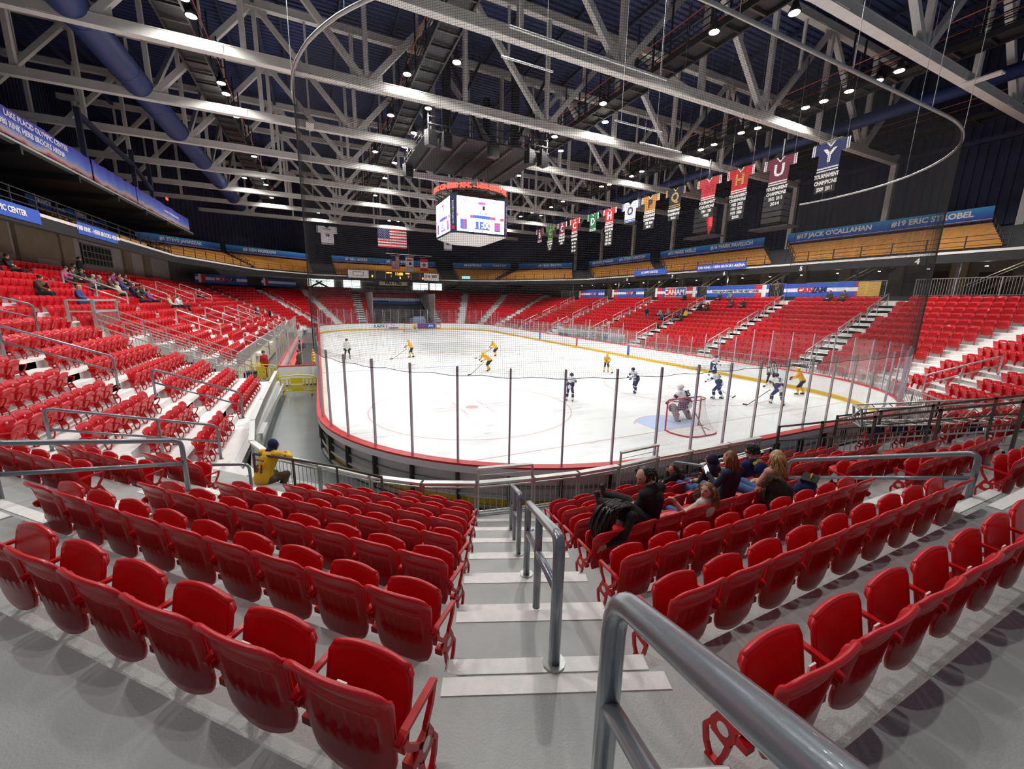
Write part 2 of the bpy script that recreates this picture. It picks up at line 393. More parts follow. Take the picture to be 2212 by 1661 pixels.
# glass panes and stanchions
glass = thing('rink_glass', 'tall clear glass panes with slim silver posts standing on the rink boards', 'glass', (0, Y0, 1.1))
gp = resample(rink_path(.06), 1.22)
def gtop(q):
    if q.y < 5.5 or q.y > 49.5: return 3.34
    if q.x < 0 and 14.5 < q.y < 39: return 0            # open in front of the benches
    return 2.75 if q.y < 9 else 2.45
N_ = len(gp)
for i in range(N_):
    a, c = gp[i], gp[(i+1) % N_]; h = min(gtop(a), gtop(c)); 
    if h == 0: continue
    d = Vector((c.x-a.x, c.y-a.y, 0)); L = d.length; d /= L; nn = V(d.y, -d.x, 0)
    mid = Vector(((a.x+c.x)/2, (a.y+c.y)/2, (1.1+h)/2))
    MB().box(mid, (L-.035, .012, h-1.1), (d, nn, V(0, 0, 1))).build('glass_pane', 'glass', glass)
for i in range(N_):
    a = gp[i]; h = max(gtop(a), gtop(gp[i-1]), gtop(gp[(i+1) % N_])) if gtop(a) else 0
    if h == 0: continue
    m = nrm_at(i, gp); ax = (V(-m.y, m.x, 0), V(m.x, m.y, 0), V(0, 0, 1))
    bb = MB(); bb.box((a.x+m.x*.012, a.y+m.y*.012, (1.08+h+.03)/2), (.042, .055, h+.03-1.08), ax)
    bb.build('glass_post', 'post_lilac' if a.x < -2 or a.y > 3 or a.x > 4.5 else 'galv', glass)
    if a.y < 4 and a.x < 4:
        MB().box((a.x, a.y, h-.10), (.20, .03, .16), ax).build('post_clip', 'glass', glass)

# protective netting hung above the near end glass
net = thing('protective_net', 'fine black protective netting hanging from a curved pipe behind the near goal', 'netting', (0, Y0, 3.3))
nt_path = [p for p in rink_path(.15, .35)]
cut = []
R0 = RC+.15
for i in range(8): cut.append((-HX-.15, 4.6-(i)*.12))
full = [(-HX-.15, 4.6), (-HX-.15, Y0+RC)]+[(-HX+RC+R0*math.cos(a), Y0+RC+R0*math.sin(a)) for a in [math.pi+math.pi/2*i/18 for i in range(1, 19)]]+[(HX-RC+R0*math.cos(a), Y0+RC+R0*math.sin(a)) for a in [-math.pi/2+math.pi/2*i/18 for i in range(0, 19)]]+[(HX+.15, 4.6)]
NT = resample(full, .046, closed=False)
ZB, ZT = 3.22, 10.72
b = MB()
def sag(i): return .05*abs(math.sin(i*.046*math.pi/1.22))
tw = .0024
def thread(b, a, c, w_):
    a = Vector(a); c = Vector(c); d = (c-a).normalized(); x = d.cross(V(0, 0, 1))
    if x.length < .1: x = V(d.z, 0, 0) if abs(d.z) > .5 else V(0, 1, 0)
    x.normalize(); y = d.cross(x)
    vs = [p+x*w_*math.cos(t)+y*w_*math.sin(t) for p in (a, c) for t in (0, 2.09, 4.19)]
    b.add(vs, [(0, 1, 4, 3), (1, 2, 5, 4), (2, 0, 3, 5)])
for i, q in enumerate(NT): thread(b, (q.x, q.y, ZB-sag(i)), (q.x, q.y, ZT), tw)
rows = int((ZT-ZB)/.046)
NTc = NT[::8]+[NT[-1]]
for r in range(1, rows):
    z = ZB+r*.046
    for a, c in zip(NTc, NTc[1:]): thread(b, (a.x, a.y, z), (c.x, c.y, z), tw)
o = b.build('net_mesh', 'net_black', net); o['kind'] = 'stuff'
MB().tube([(q.x, q.y, ZT+.03) for q in NT[::10]+[NT[-1]]], .045, 8).build('pipe_track', 'galv', net, smooth=True)
MB().tube([(q.x, q.y, ZB-sag(i*6)-.01) for i, q in enumerate(NT[::6])], .008, 5).build('bottom_rope', 'net_black', net)
MB().tube([(NT[0].x, NT[0].y, ZB), (NT[0].x, NT[0].y, ZT)], .02, 5).build('edge_rope', 'net_black', net)
MB().tube([(NT[-1].x, NT[-1].y, ZB), (NT[-1].x, NT[-1].y, ZT)], .012, 5).build('edge_rope', 'net_black', net)
for i in range(20, len(NT)-10, 95):
    q = NT[i]; MB().tube([(q.x, q.y, ZT+.05), (q.x+.05, q.y-.02, 17.6)], .010, 4).build('hanger_cable', 'galv', net)

# goals
def goal(y, sg, label):
    g = thing('hockey_goal', label, 'goal', (0, y, 0), 'hockey goals')
    r = .03; b = MB(); z = 1.22; yb = -sg
    b.tube([(-.915, y, 0), (-.915, y, z-.04), (-.875, y, z), (.875, y, z), (.915, y, z-.04), (.915, y, 0)], r, 8); b.build('goal_post', 'goal_red', g, True)
    def curve(dep, hw, zz, n=14): return [(hw*math.copysign(abs(math.cos(t))**.55, math.cos(t)), y+yb*dep*abs(math.sin(t))**.7, zz) for t in [math.pi*i/n for i in range(n+1)]]
    base = curve(1.12, 1.0, .03, 20); top = curve(.45, .86, z-.0, 14)
    MB().tube([(.915, y, .03)]+base[1:-1]+[(-.915, y, .03)], .028, 8).build('base_frame', 'goal_red', g, True)
    MB().tube(top, .02, 6).build('top_frame', 'goal_red', g, True)
    MB().beam((0, y+yb*1.1, .05), (0, y+yb*.45, z-.35), .05, .02).build('center_brace', 'galv', g)
    b = MB()   # padding skirt
    for (x0, y0, z0), (x1, y1, z1) in zip(base[1:-1], base[2:-1]):
        c0 = V(0, y, 0); k = .84
        p = [V(x0, y0, .055), V(x1, y1, .055), V(x1*k, y+(y1-y)*k, .06), V(x0*k, y+(y0-y)*k, .06)]
        b.hexa([p[0]-V(0, 0, .02), p[1]-V(0, 0, .02), p[2]-V(0, 0, .02), p[3]-V(0, 0, .02)]+p)
    b.build('base_pad', 'white_cloth', g)
    b = MB(); n = 26; bs = curve(1.02, .95, .06, n); tp = curve(.44, .86, z, n)
    rows = 14; G = []
    for j in range(rows+1):
        f = j/rows; G.append([Vector(bs[i]).lerp(Vector(tp[i]), f)+V(0, -yb*.16*math.sin(math.pi*f)*(1-abs(i/n-.5)*1.2), 0) for i in range(n+1)])
    for row in G:
        for a, c in zip(row, row[1:]): thread(b, a, c, .0035)
    for i in range(n+1):
        for j in range(rows): thread(b, G[j][i], G[j+1][i], .0035)
    for i in range(n+1): thread(b, tp[i], (tp[i][0], y, z), .0035)
    o = b.build('goal_net', 'net_white', g); o['kind'] = 'stuff'
goal(0.0, 1, 'red framed hockey goal with white net nearest the camera')
goal(YF, -1, 'small distant hockey goal in front of the far boards')
# ================================================================ THE SEATING BOWL
D, RZ, FR_ = .84, .362, .77        # row depth, row rise, tread edge ahead of the seat back's top
class Facet:
    def __init__(s, n, t, c0, z0): s.n = V(*n, 0).normalized(); s.t = V(*t, 0).normalized(); s.c0 = c0; s.z0 = z0
    def fl(s, k): return s.z0-.67+RZ*k               # floor height of row k
    def nose(s, k): return s.c0+D*k-FR_
    def P(s, t, c, z=0): return s.n*c+s.t*t+V(0, 0, z)
FC = {'L': Facet((-1, 0), (0, 1), 15.79, 1.43), 'R': Facet((1, 0), (0, 1), 15.79, 1.43),
      'NE': Facet((0, -1), (1, 0), 5.29, 1.19), 'NL': Facet((-1, -1), (-1, 1), 10.87, 1.19), 'NR': Facet((1, -1), (1, 1), 10.87, 1.19),
      'FR': Facet((1, 1), (1, -1), 48.72, 1.2), 'FL': Facet((-1, 1), (1, 1), 48.72, 1.2), 'FE': Facet((0, 1), (1, 0), 58.8, 1.2)}
def meet(fa, ca, fb, cb):
    a, b = FC[fa], FC[fb]; det = a.n.x*b.n.y-a.n.y*b.n.x
    return V((ca*b.n.y-cb*a.n.y)/det, (a.n.x*cb-b.n.x*ca)/det, 0)
def mitre(f, g, k, off=0.0):
    """t on facet f, row k (back-top line + off), where it meets facet g at the same height"""
    a, b = FC[f], FC[g]; kk = k+(a.z0-b.z0)/RZ
    p = meet(f, a.c0+D*k+off, g, b.c0+D*kk+off); return p.dot(a.t)
NB = {'L': ('NL', 'FL'), 'R': ('NR', 'FR'), 'NE': ('NL', 'NR'), 'FE': ('FL', 'FR'), 'NL': ('NE', 'L'), 'NR': ('NE', 'R'), 'FR': ('FE', 'R'), 'FL': ('L', 'FE')}
KTOP = {'L': 15, 'R': 13, 'NE': 9, 'NL': 9, 'NR': 13, 'FR': 16, 'FL': 15, 'FE': 17}
# which rows of a stretch of facet are cut away: (facet, t0, t1, k0, k1)
CUT = [('FE', -4.85, 5.1, 0, 12), ('L', 10.8, 12.7, 0, 5), ('L', 12.7, 45.5, 0, 1), ('L', 45.5, 47.2, 0, 7), ('NE', -1.3, 1.4, 0, 4), ('R', 29.2, 36.2, 0, 1)]
def spans(f, k, lo, hi):
    segs = [(lo, hi)]
    for g, a, b_, k0, k1 in CUT:
        if g == f and k0 <= k <= k1:
            new = []
            for x0, x1 in segs:
                if b_ <= x0 or a >= x1: new.append((x0, x1)); continue
                if x0 < a: new.append((x0, a))
                if b_ < x1: new.append((b_, x1))
            segs = new
    return segs
terr = {}
for f, F in FC.items():
    b = MB(); ga, gb = NB[f]
    for k in range(0, KTOP[f]+1):
        c_, c2 = F.nose(k), F.nose(k+1)+.05
        if k == 0 and f in ('NL', 'NR'): c_ += .0
        a0 = mitre(f, ga, k, -FR_); a1 = mitre(f, gb, k, -FR_); b0 = mitre(f, ga, k+1, -FR_+.05); b1 = mitre(f, gb, k+1, -FR_+.05)
        if a0 > a1: a0, a1, b0, b1 = a1, a0, b1, b0
        if f in ('NE', 'NL') and k == 9: c2 += 3
        z = F.fl(k); zb = z-.55 if k else -.02
        for x0, x1 in spans(f, k, min(a0, b0), max(a1, b1)):
            e0 = a0 if x0 == min(a0, b0) else x0; e1 = a1 if x1 == max(a1, b1) else x1
            g0 = b0 if x0 == min(a0, b0) else x0; g1 = b1 if x1 == max(a1, b1) else x1
            p = [F.P(e0, c_), F.P(e1, c_), F.P(g1, c2), F.P(g0, c2)]
            if (p[1]-p[0]).cross(p[2]-p[1]).z < 0: p = p[::-1]
            b.hexa([q+V(0, 0, zb) for q in p]+[q+V(0, 0, z) for q in p])
    nm = 'terrace'
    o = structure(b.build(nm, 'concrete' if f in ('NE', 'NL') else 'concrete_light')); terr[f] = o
# walkway around the rink and slab under everything
b = MB(); b.box((0, 27, -.12), (92, 110, .16)); fl = structure(b.build('floor', 'walk_floor'))

# ---------------------------------------------------------------- aisles: steps with pale nosing strips
def aisle(f, k0, k1, t=None, mit=None, width=1.3, hstep=True, m='step_white', name='aisle_steps', strips=True):
    F = FC[f]; root = None; near = m == 'concrete'
    bs = MB(); bn = MB()
    st = structure(bs.build(name, m)) if False else None
    pieces = []
    for k in range(k0, k1+1):
        z = F.fl(k)
        if mit:
            G = FC[mit]; kk = k+(F.z0-G.z0)/RZ; v = meet(f, F.nose(k), mit, G.nose(kk)); v2 = meet(f, F.nose(k+1), mit, G.nose(kk+1))
            d = (v2-v).normalized(); v = v-d*.22
        else:
            v = F.P(t, F.nose(k)); d = F.n.copy()
        x = V(-d.y, d.x, 0); ax = (x, d, V(0, 0, 1))
        dd = .92 if mit else .85
        pieces.append((v+d*(dd/2)+V(0, 0, z-.14+.004), (width, dd, .28), ax, 'step'))
        if hstep:
            pieces.append((v+d*(-.15)+V(0, 0, z-.181-.09), (width, .30, .18), ax, 'half_step'))
        if strips:
            pieces.append((v+d*.06+V(0, 0, z+.007), (width-.02, .11, .006), ax, 'nosing_strip'))
            if hstep: pieces.append((v+d*(-.235)+V(0, 0, z-.181+.003), (width-.02, .11, .006), ax, 'nosing_strip'))
    if near:
        root = structure(MB().box(pieces[0][0], pieces[0][1], pieces[0][2]).build(name, m))
        for c, dm, ax, nm in pieces[1:]:
            MB().box(c, dm, ax).build(nm, 'nosing' if nm == 'nosing_strip' else m, root)
    else:
        b1 = MB(); b2 = MB()
        for c, dm, ax, nm in pieces: (b2 if nm == 'nosing_strip' else b1).box(c, dm, ax)
        root = structure(b1.build(name, m)); b2.build('nosing_strips', 'nosing', root)
    return root
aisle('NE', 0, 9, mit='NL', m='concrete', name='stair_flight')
aisle('L', 0, 14, mit='NL'); aisle('R', 0, 12, mit='NR'); aisle('NE', 0, 9, mit='NR')
aisle('FE', 0, 16, mit='FR'); aisle('FE', 0, 15, mit='FL'); aisle('R', 0, 12, mit='FR'); aisle('L', 0, 14, mit='FL')
NLM, NRM = 7.62, 7.62
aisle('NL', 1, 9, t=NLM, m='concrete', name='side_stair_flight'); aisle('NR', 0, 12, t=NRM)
aisle('FR', 0, 15, t=-30.6); aisle('FL', 0, 14, t=30.6)
RA = [4.5, 12.0, 20.3, 28.3, 37.0, 45.6]
for y in RA: aisle('R', 0, 12, t=y)
for y in (4.0,): aisle('L', 0, 14, t=y)
for y in (19.6, 26.6, 33.6, 40.2): aisle('L', 2, 14, t=y)
for x in (-6.5, 6.1): aisle('FE', 0, 16, t=x)
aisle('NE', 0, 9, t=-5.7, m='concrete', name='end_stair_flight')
aisle('NE', 0, 9, t=5.0)

# ---------------------------------------------------------------- the folding chair
PW = .50
def back_pt(u, v, side):
    """u -1..1 across, v 0..1 up; side 0 front face, 1 rear face"""
    w = .205+.025*v; 
    x = u*w
    z = .185+.485*v-(0.05*(1-v)**3)*(1-u*u)*1.5
    if v > .9: z -= .03*max(0, abs(u)-.72)**1.2*3.0
    z += .018*(1-u*u)*v
    y = .125-.075*v**1.6+.035*(u*u)*(.4+.6*v)-.008*math.sin(math.pi*v)
    if v > .84: y -= .030*((v-.84)/.16)
    t = .016+.010*(v > .9)
    return V(x, y+(-t if side else 0), z)
def chair_back():
    b = MB(); us = [-1, -.94, -.8, -.70, -.58, -.56, -.44, -.42, -.30, -.28, -.16, -.14, -.02, 0.0, .12, .14, .26, .28, .40, .42, .54, .56, .68, .72, .82, .94, 1]
    vs = [0, .06, .14, .24, .34, .36, .44, .52, .60, .66, .68, .73, .75, .80, .82, .88, .94, .975, 1]
    slots = [(-.60, -.43), (-.31, -.15), (-.03, .13), (.25, .41), (.53, .70)]
    nu, nv = len(us), len(vs); gr = []
    for v in vs:
        row = []
        for u in us:
            uu = u
            if v > .9: uu = u*(1-.10*((v-.9)/.1)**2)
            if v < .14: uu = u*(1-.12*((.14-v)/.14)**2)
            p = back_pt(uu, v, 1)
            if (.349 <= v <= .651 and any(a-.001 <= u <= c_+.001 for a, c_ in slots)) or (.749 <= v <= .796 and -.711 <= u <= .711): p.y += .018
            row.append(p)
        gr.append(row)
    rear = [p for r in gr for p in r]
    front = []
    for v in vs:
        for u in us:
            uu = u
            if v > .9: uu = u*(1-.10*((v-.9)/.1)**2)
            if v < .14: uu = u*(1-.12*((.14-v)/.14)**2)
            front.append(back_pt(uu, v, 0))
    n = nu*nv; fs = []
    for j in range(nv-1):
        for i in range(nu-1):
            a = j*nu+i; fs.append((a, a+nu, a+nu+1, a+1)[::-1]); a += n; fs.append((a, a+1, a+nu+1, a+nu)[::-1])
    for i in range(nu-1):
        fs.append((i, i+n, i+1+n, i+1)); a = (nv-1)*nu+i; fs.append((a+1, a+1+n, a+n, a))
    for j in range(nv-1):
        a = j*nu; fs.append((a+nu, a+nu+n, a+n, a)); a = j*nu+nu-1; fs.append((a, a+n, a+nu+n, a+nu))
    b.add(rear+front, fs)
    # rolled rim
    rim = []
    for v in vs[3:]: rim.append(((-1)*(1-(.10*((v-.9)/.1)**2 if v > .9 else 0)), v))
    rim += [(u*.90, 1.0) for u in us[1:-1]]
    for v in reversed(vs[3:]): rim.append((1*(1-(.10*((v-.9)/.1)**2 if v > .9 else 0)), v))
    pts = [back_pt(u, v, 0)+V(0, -.010, 0) for u, v in rim]
    rad = [.006+.010*min(1, v**3) for u, v in rim]
    b.tube(pts, .01, 8, rad=rad)
    return b.mesh('seat_red', True)
def pan_mesh(down=False, n=12, m=9):
    b = MB(); A = []; B_ = []
    for j in range(m+1):
        v = j/m
        for i in range(n+1):
            u = -1+2*i/n; uu = u*(1-.10*max(0, (v-.85)/.15)**2)
            x = uu*.205; l = .40*v-.035*v*(u*u)*(v > .6)
            th = .012+.020*(v > .88)
            dz = -.018*(1-u*u)*math.sin(math.pi*v)
            A.append((x, l, dz)); B_.append((x, l, dz-th))
    pts = []
    for x, l, d in A+B_:
        if down: pts.append(V(x, .215+l, .285+.03*(l/.4)+d))
        else: pts.append(V(x, .185+.075*(l/.4)-d, .225+l*.95))
    N = (n+1)*(m+1); fs = []
    for j in range(m):
        for i in range(n):
            a = j*(n+1)+i; fs.append((a, a+1, a+n+2, a+n+1)); a += N; fs.append((a, a+n+1, a+n+2, a+1))
    for i in range(n):
        fs.append((i, i+N, i+1+N, i+1)); a = m*(n+1)+i; fs.append((a+1, a+1+N, a+N, a))
    for j in range(m):
        a = j*(n+1); fs.append((a+n+1, a+n+1+N, a+N, a)); a += n; fs.append((a, a+N, a+n+1+N, a+n+1))
    b.add(pts, fs)
    fr = [p for p in pts[m*(n+1):(m+1)*(n+1)]]
    off = V(0, 0, -.012) if down else V(0, .012, -.004)
    b.tube([p+off for p in fr], .016, 8)
    for sx in (-1, 1):
        col = [pts[j*(n+1)+(n if sx > 0 else 0)]+(V(0, 0, -.008) if down else V(0, .008, 0)) for j in range(1, m+1)]
        b.tube(col, .009, 6)
    return b.mesh('seat_red', True)
def arm_mesh():
    b = MB(); b.extr([(-.015, .07, .425), (-.015, .12, .452), (-.015, .345, .465), (-.015, .355, .445), (-.015, .12, .432), (-.015, .075, .40)], (0, 0, 0), (.03, 0, 0))
    return b.mesh('seat_frame_red')
def standard_mesh():
    b = MB()
    def bar(p, w_, th=.020):
        for a, c in zip(p, p[1:]):
            b.beam((0, a[0], a[1]), (0, c[0], c[1]), th, w_, up=(0, 0, 1))
    bar([(.350, .455), (.318, .36), (.275, .295), (.262, .25)], .024)
    bar([(.085, .44), (.135, .345), (.195, .275), (.235, .235)], .026)
    b.extr([(-.01, .205, .27), (-.01, .29, .29), (-.01, .325, .215), (-.01, .315, .155), (-.01, .235, .135), (-.01, .195, .20)], (0, 0, 0), (.02, 0, 0))
    bar([(.315, .20), (.348, .14), (.335, .06), (.305, .0)], .022)
    bar([(.225, .16), (.240, .08), (.265, .0)], .022)
    b.box((0, .285, .006), (.032, .08, .012))
    b.box((0, .10, .40), (.05, .03, .035)).box((0, .16, .24), (.05, .05, .04))
    return b.mesh('seat_frame_red')
def badge_mesh():
    b = MB(); b.tube([V(-.0125, .258, .215), V(.0125, .258, .215)], .030, 14); return b.mesh('number_white')
def plate_mesh():
    b = MB(); b.box((0, .094, .585), (.045, .008, .034)); return b.mesh('number_white')
CM = dict(back=chair_back(), pan=pan_mesh(), pan_down=pan_mesh(True), arm=arm_mesh(), std=standard_mesh(), badge=badge_mesh(), plate=plate_mesh())

# seat rows: (facet, k range, t start fn, t end fn, pitch per row, block label)
PITCH = {6: .53, 5: .50, 4: .515, 3: .47, 2: .53, 1: .47, 0: .525, 7: .52, 8: .50}
CAM = V(-12.8535, -10.979, 4.79)
seats = []    # (dist, facet, k, t, pitch, label bits, index, left_end, right_end)
def row_fill(f, k, t0, t1, blk, start='a', fixed=None, nmax=99):
    """fill from t0 (start a) or from t1 (start b)"""
    if t1-t0 < .45: return
    w_ = fixed or PITCH.get(k, .51) if f in ('NE', 'NL') else .52
    n = min(nmax, int((t1-t0+.12)/w_)); 
    for i in range(n):
        t = t0+w_*(i+.5) if start == 'a' else t1-w_*(i+.5)
        seats.append([f, k, t, w_, blk, i, n, start])
for k in range(0, 10):   # the corner block left of the central stairs
    a = mitre('NL', 'NE', k)+.82
    if k == 0: row_fill('NL', k, a, a+3*.525+.01, 'NL1', nmax=3)
    elif k <= 7: row_fill('NL', k, a, NLM-.62, 'NL1')
    b_ = mitre('NL', 'L', k)-.80
    if k >= 2 and k <= 9: row_fill('NL', k, NLM+.95-(.3 if k > 3 else 0), b_, 'NL2')
for k in range(0, 8):
    a = mitre('NE', 'NL', k)+.86
    if k <= 6: row_fill('NE', k, a, -6.30, 'NE1', fixed={6: .535, 5: .50, 4: .47, 3: .47}.get(k))
    if k <= 6: row_fill('NE', k, -5.05, -1.75, 'NE2')
    if k <= 6: row_fill('NE', k, 1.8, 4.3, 'NE3'); row_fill('NE', k, 5.7, mitre('NE', 'NR', k)-.8, 'NE4') if k <= 6 else None
for k in range(0, 13):
    a = mitre('NR', 'NE', k)+.8; row_fill('NR', k, a, NRM-.7, 'NR1'); row_fill('NR', k, NRM+.7, mitre('NR', 'R', k)-.8, 'NR2')
    e = [mitre('R', 'NR', k)+.15]+RA+[mitre('R', 'FR', k)-.15]
    for i in range(len(e)-1):
        if i == 4 and k < 2: continue
        row_fill('R', k, e[i]+.65, e[i+1]-.65, 'R%d' % i)
for k in range(0, 16):
    row_fill('FR', k, mitre('FR', 'FE', k)+.8, -31.25, 'FR'); row_fill('FR', k, -29.95, mitre('FR', 'R', k)-.8, 'FR')
for k in range(0, 15):
    row_fill('FL', k, mitre('FL', 'L', k)+.8, 29.95, 'FL'); row_fill('FL', k, 31.25, mitre('FL', 'FE', k)-.8, 'FL')
for k in range(0, 17):
    a, b_ = mitre('FE', 'FL', k)+.8, mitre('FE', 'FR', k)-.8
    row_fill('FE', k, a, -7.15, 'FE'); row_fill('FE', k, 6.75, b_, 'FE')
    if k < 13: row_fill('FE', k, -5.85, -4.9, 'FE')
    elif k < 15: row_fill('FE', k, -5.85, 5.45, 'FE')
for k in range(0, 15):
    a, b_ = mitre('L', 'NL', k)+.72, mitre('L', 'FL', k)-.8
    row_fill('L', k, a if k < 4 else max(a, -1.5), 3.35, 'L0', start='b')
    row_fill('L', k, 4.75, 10.1, 'L1')
    if k >= 6: row_fill('L', k, 11.2, 18.9, 'L2')
    elif k >= 2: row_fill('L', k, 12.95, 18.9, 'L2')
    if k >= 2:
        for a0, a1 in ((20.3, 25.9), (27.3, 32.9), (34.3, 39.5)): row_fill('L', k, a0, a1, 'L3')
        row_fill('L', k, 40.9, 45.2 if k < 8 else 48, 'L3')
    row_fill('L', k, 48.6 if k >= 8 else 47.6, b_, 'L4')
OCC = {('NE', 3, i) for i in (1, 2, 3, 4, 5, 6)} | {('NE', 2, 4), ('NE', 2, 5), ('NE', 1, 3)}
cf = sc.camera.matrix_world.to_3x3()
cr_, cu_, cb_ = cf.col[0], cf.col[1], cf.col[2]
def frame_pos(p):
    d = p-CAM; z = -d.dot(cb_)
    if z < .05: return None
    return (1106+866.27*d.dot(cr_)/z, 830.5-866.27*d.dot(cu_)/z, z)
info = []
for s in seats:
    F = FC[s[0]]; P = F.P(s[2], F.c0+D*s[1], F.fl(s[1])); q = frame_pos(P+V(0, 0, .4))
    vis = q and -110 < q[0] < 2320 and -60 < q[1] < 1800
    info.append((q[2] if vis else 1e6+(P-CAM).length, P, s, vis))
vis_sorted = sorted([i for i in info if i[3]], key=lambda a: (a[1]-CAM).length)
near = set(id(i[2]) for i in vis_sorted[:300])
LB = {'NL1': 'left of the central stairs', 'NL2': 'left of the side stairs', 'NE1': 'right of the central stairs', 'NE2': 'right of the end stairs',
      'NE3': 'by the lighting truss', 'L0': 'in the small side block', 'L1': 'in the left side block', 'L2': 'beyond the left stair gate', 'L3': 'far left bank', 'NR1': 'in the right corner', 'NE4': 'right end'}
def seat_matrix(F, P, w_):
    y = -F.n; x = V(y.y, -y.x, 0); m = Matrix((x*(w_/PW), y, V(0, 0, 1))).transposed().to_4x4(); m.translation = P; return m
proto = {}
n_ind = 0
far_v = []
for dist, P, s, vis in info:
    f, k, t, w_, blk, i, n, start = s; F = FC[f]
    if id(s) not in near: far_v.append((F, P, w_, vis)); continue
    r = bpy.data.objects.new('folding_seat', None); COL.objects.link(r); r.matrix_world = seat_matrix(F, P, w_); r.empty_display_size = .1
    rr = k+1 if f in ('L',) else k+1
    side = LB.get(blk, blk)
    tag(r, 'red folding seat, %s %s, %s row from the rink' % (oth(i+1), side, oth(k+1)), 'seat', 'red folding arena seats')
    seated = (f, k, i) in OCC
    for nm, key in (('backrest', 'back'), ('seat_pan', 'pan_down' if seated else 'pan'), ('armrest', 'arm'), ('standard', 'std'), ('number_plate', 'plate')):
        c = bpy.data.objects.new(nm, CM[key]); COL.objects.link(c); c.parent = r
        if nm in ('armrest', 'standard'): c.location = (-PW/2, 0, 0)
    # the row direction: facet t against local x decides where the free end is
    xd = V((-F.n).y, -(-F.n).x, 0).dot(F.t)
    tmin = (i == 0) if start == 'a' else (i == n-1); tmax = (i == n-1) if start == 'a' else (i == 0)
    end_pos = tmax if xd > 0 else tmin; end_neg = tmin if xd > 0 else tmax
    if end_pos:
        for nm, key in (('armrest', 'arm'), ('standard', 'std'), ('row_badge', 'badge')):
            c = bpy.data.objects.new(nm, CM[key]); COL.objects.link(c); c.parent = r; c.location = (PW/2, 0, 0)
    if end_neg:
        c = bpy.data.objects.new('row_badge', CM['badge']); COL.objects.link(c); c.parent = r; c.location = (-PW/2, 0, 0)
    n_ind += 1
# all the other seats: one mesh of simple seats
def lod():
    b = MB(); n = 4
    for u in range(n):
        u0, u1 = -1+2*u/n, -1+2*(u+1)/n
        p = [back_pt(u0, .1, 1), back_pt(u1, .1, 1), back_pt(u1, .1, 0), back_pt(u0, .1, 0), back_pt(u0, 1, 1)-V(0, .014, 0), back_pt(u1, 1, 1)-V(0, .014, 0), back_pt(u1, 1, 0), back_pt(u0, 1, 0)]
        b.hexa(p)
    b.hexa([V(-.2, .175, .22), V(.2, .175, .22), V(.2, .20, .22), V(-.2, .20, .22), V(-.185, .255, .60), V(.185, .255, .60), V(.185, .295, .585), V(-.185, .295, .585)])
    b.beam((-.25, .08, .445), (-.25, .35, .455), .03, .02)
    b.extr([(-.26, .1, .43), (-.26, .34, .45), (-.26, .30, .27), (-.26, .335, .12), (-.26, .31, 0), (-.26, .25, 0), (-.26, .22, .2)], (0, 0, 0), (.02, 0, 0))
    b.cur = 1; b.box((0, .094, .585), (.05, .010, .034)); return b
L0 = lod(); import numpy as np
lv = np.array(L0.v); lf = L0.f; nv = len(lv)
far = [q for q in far_v if q[3]]
allv = []; allf = []; mi = []
for j, (F, P, w_, _) in enumerate(far):
    m = np.array(seat_matrix(F, P, w_)); allv.append(lv@m[:3, :3].T+m[:3, 3]); o_ = j*nv; allf += [tuple(a+o_ for a in f_) for f_ in lf]; mi += L0.m
me = bpy.data.meshes.new('mesh'); me.from_pydata(np.concatenate(allv).tolist(), [], allf); me.materials.append(M['seat_red']); me.materials.append(M['number_white'])
me.polygons.foreach_set('material_index', mi); me.update()
o = obj('folding_seats', me); tag(o, 'thousands of distant red folding seats filling the stands around the rink', 'seats', kind='stuff')
print('seats', n_ind, len(far))
# ================================================================ RAILINGS
def bend(pts, r=.09, n=5):
    """round the inner corners of a polyline"""
    P = [Vector(p) for p in pts]; out = [P[0]]
    for i in range(1, len(P)-1):
        a, b, c = P[i-1], P[i], P[i+1]; d1 = (a-b).normalized(); d2 = (c-b).normalized()
        rr = min(r, (a-b).length*.45, (c-b).length*.45); p0 = b+d1*rr; p1 = b+d2*rr
        for j in range(n+1):
            t = j/n; out.append(p0*(1-t)**2+b*2*t*(1-t)+p1*t*t)
    out.append(P[-1]); return out
def handrail(label, feet, h, posts_mid=(), r=.03, mid=.52, m='rail_grey', group=None, name='handrail', n=10):
    """feet: first and last foot; rail rises h above each; posts at both ends and at listed fractions"""
    a, c = Vector(feet[0]), Vector(feet[1]); up = V(0, 0, h)
    t = thing(name, label, 'handrail', a, group)
    MB().tube(bend([a, a+up, c+up, c], .12), r, n).build('top_rail', m, t, True)
    MB().tube([a+V(0, 0, h*mid), c+V(0, 0, h*mid)], r*.82, n).build('mid_rail', m, t, True)
    for f in posts_mid:
        p = a.lerp(c, f); MB().tube([p, p+up], r*.9, n).build('post', m, t, True)
    for q in (a, c): MB().tube([q+V(0, 0, .0), q+V(0, 0, .02)], r*2.0, 12).build('base_flange', 'galv', t)
    return t
G_ = 'grey stair handrails'
handrail('grey tube handrail filling the lower right foreground', [(-12.17, -10.24, 3.06), (-12.17-.326*2.4, -10.24-.946*2.4, 3.06+.433*2.4)], .95, (), .034, group=G_, n=16, mid=.62)
handrail('grey tube handrail on the central stairs, upper of the pair ahead', [(-11.74, -9.30, 2.70), (-11.06, -7.67, 1.97)], .83, (.5,), .034, group=G_, n=14, mid=.6)
handrail('short grey handrail at the foot of the central stairs', [(-10.74, -6.85, 1.61), (-10.06, -5.21, .88)], .84, (.5,), .032, group=G_, n=12, mid=.55)
handrail('long grey handrail right of the blonde spectator', [(-5.62, -9.24, 2.33), (-5.30, -6.95, 1.32)], .76, (), .034, group=G_, n=12, mid=.56)
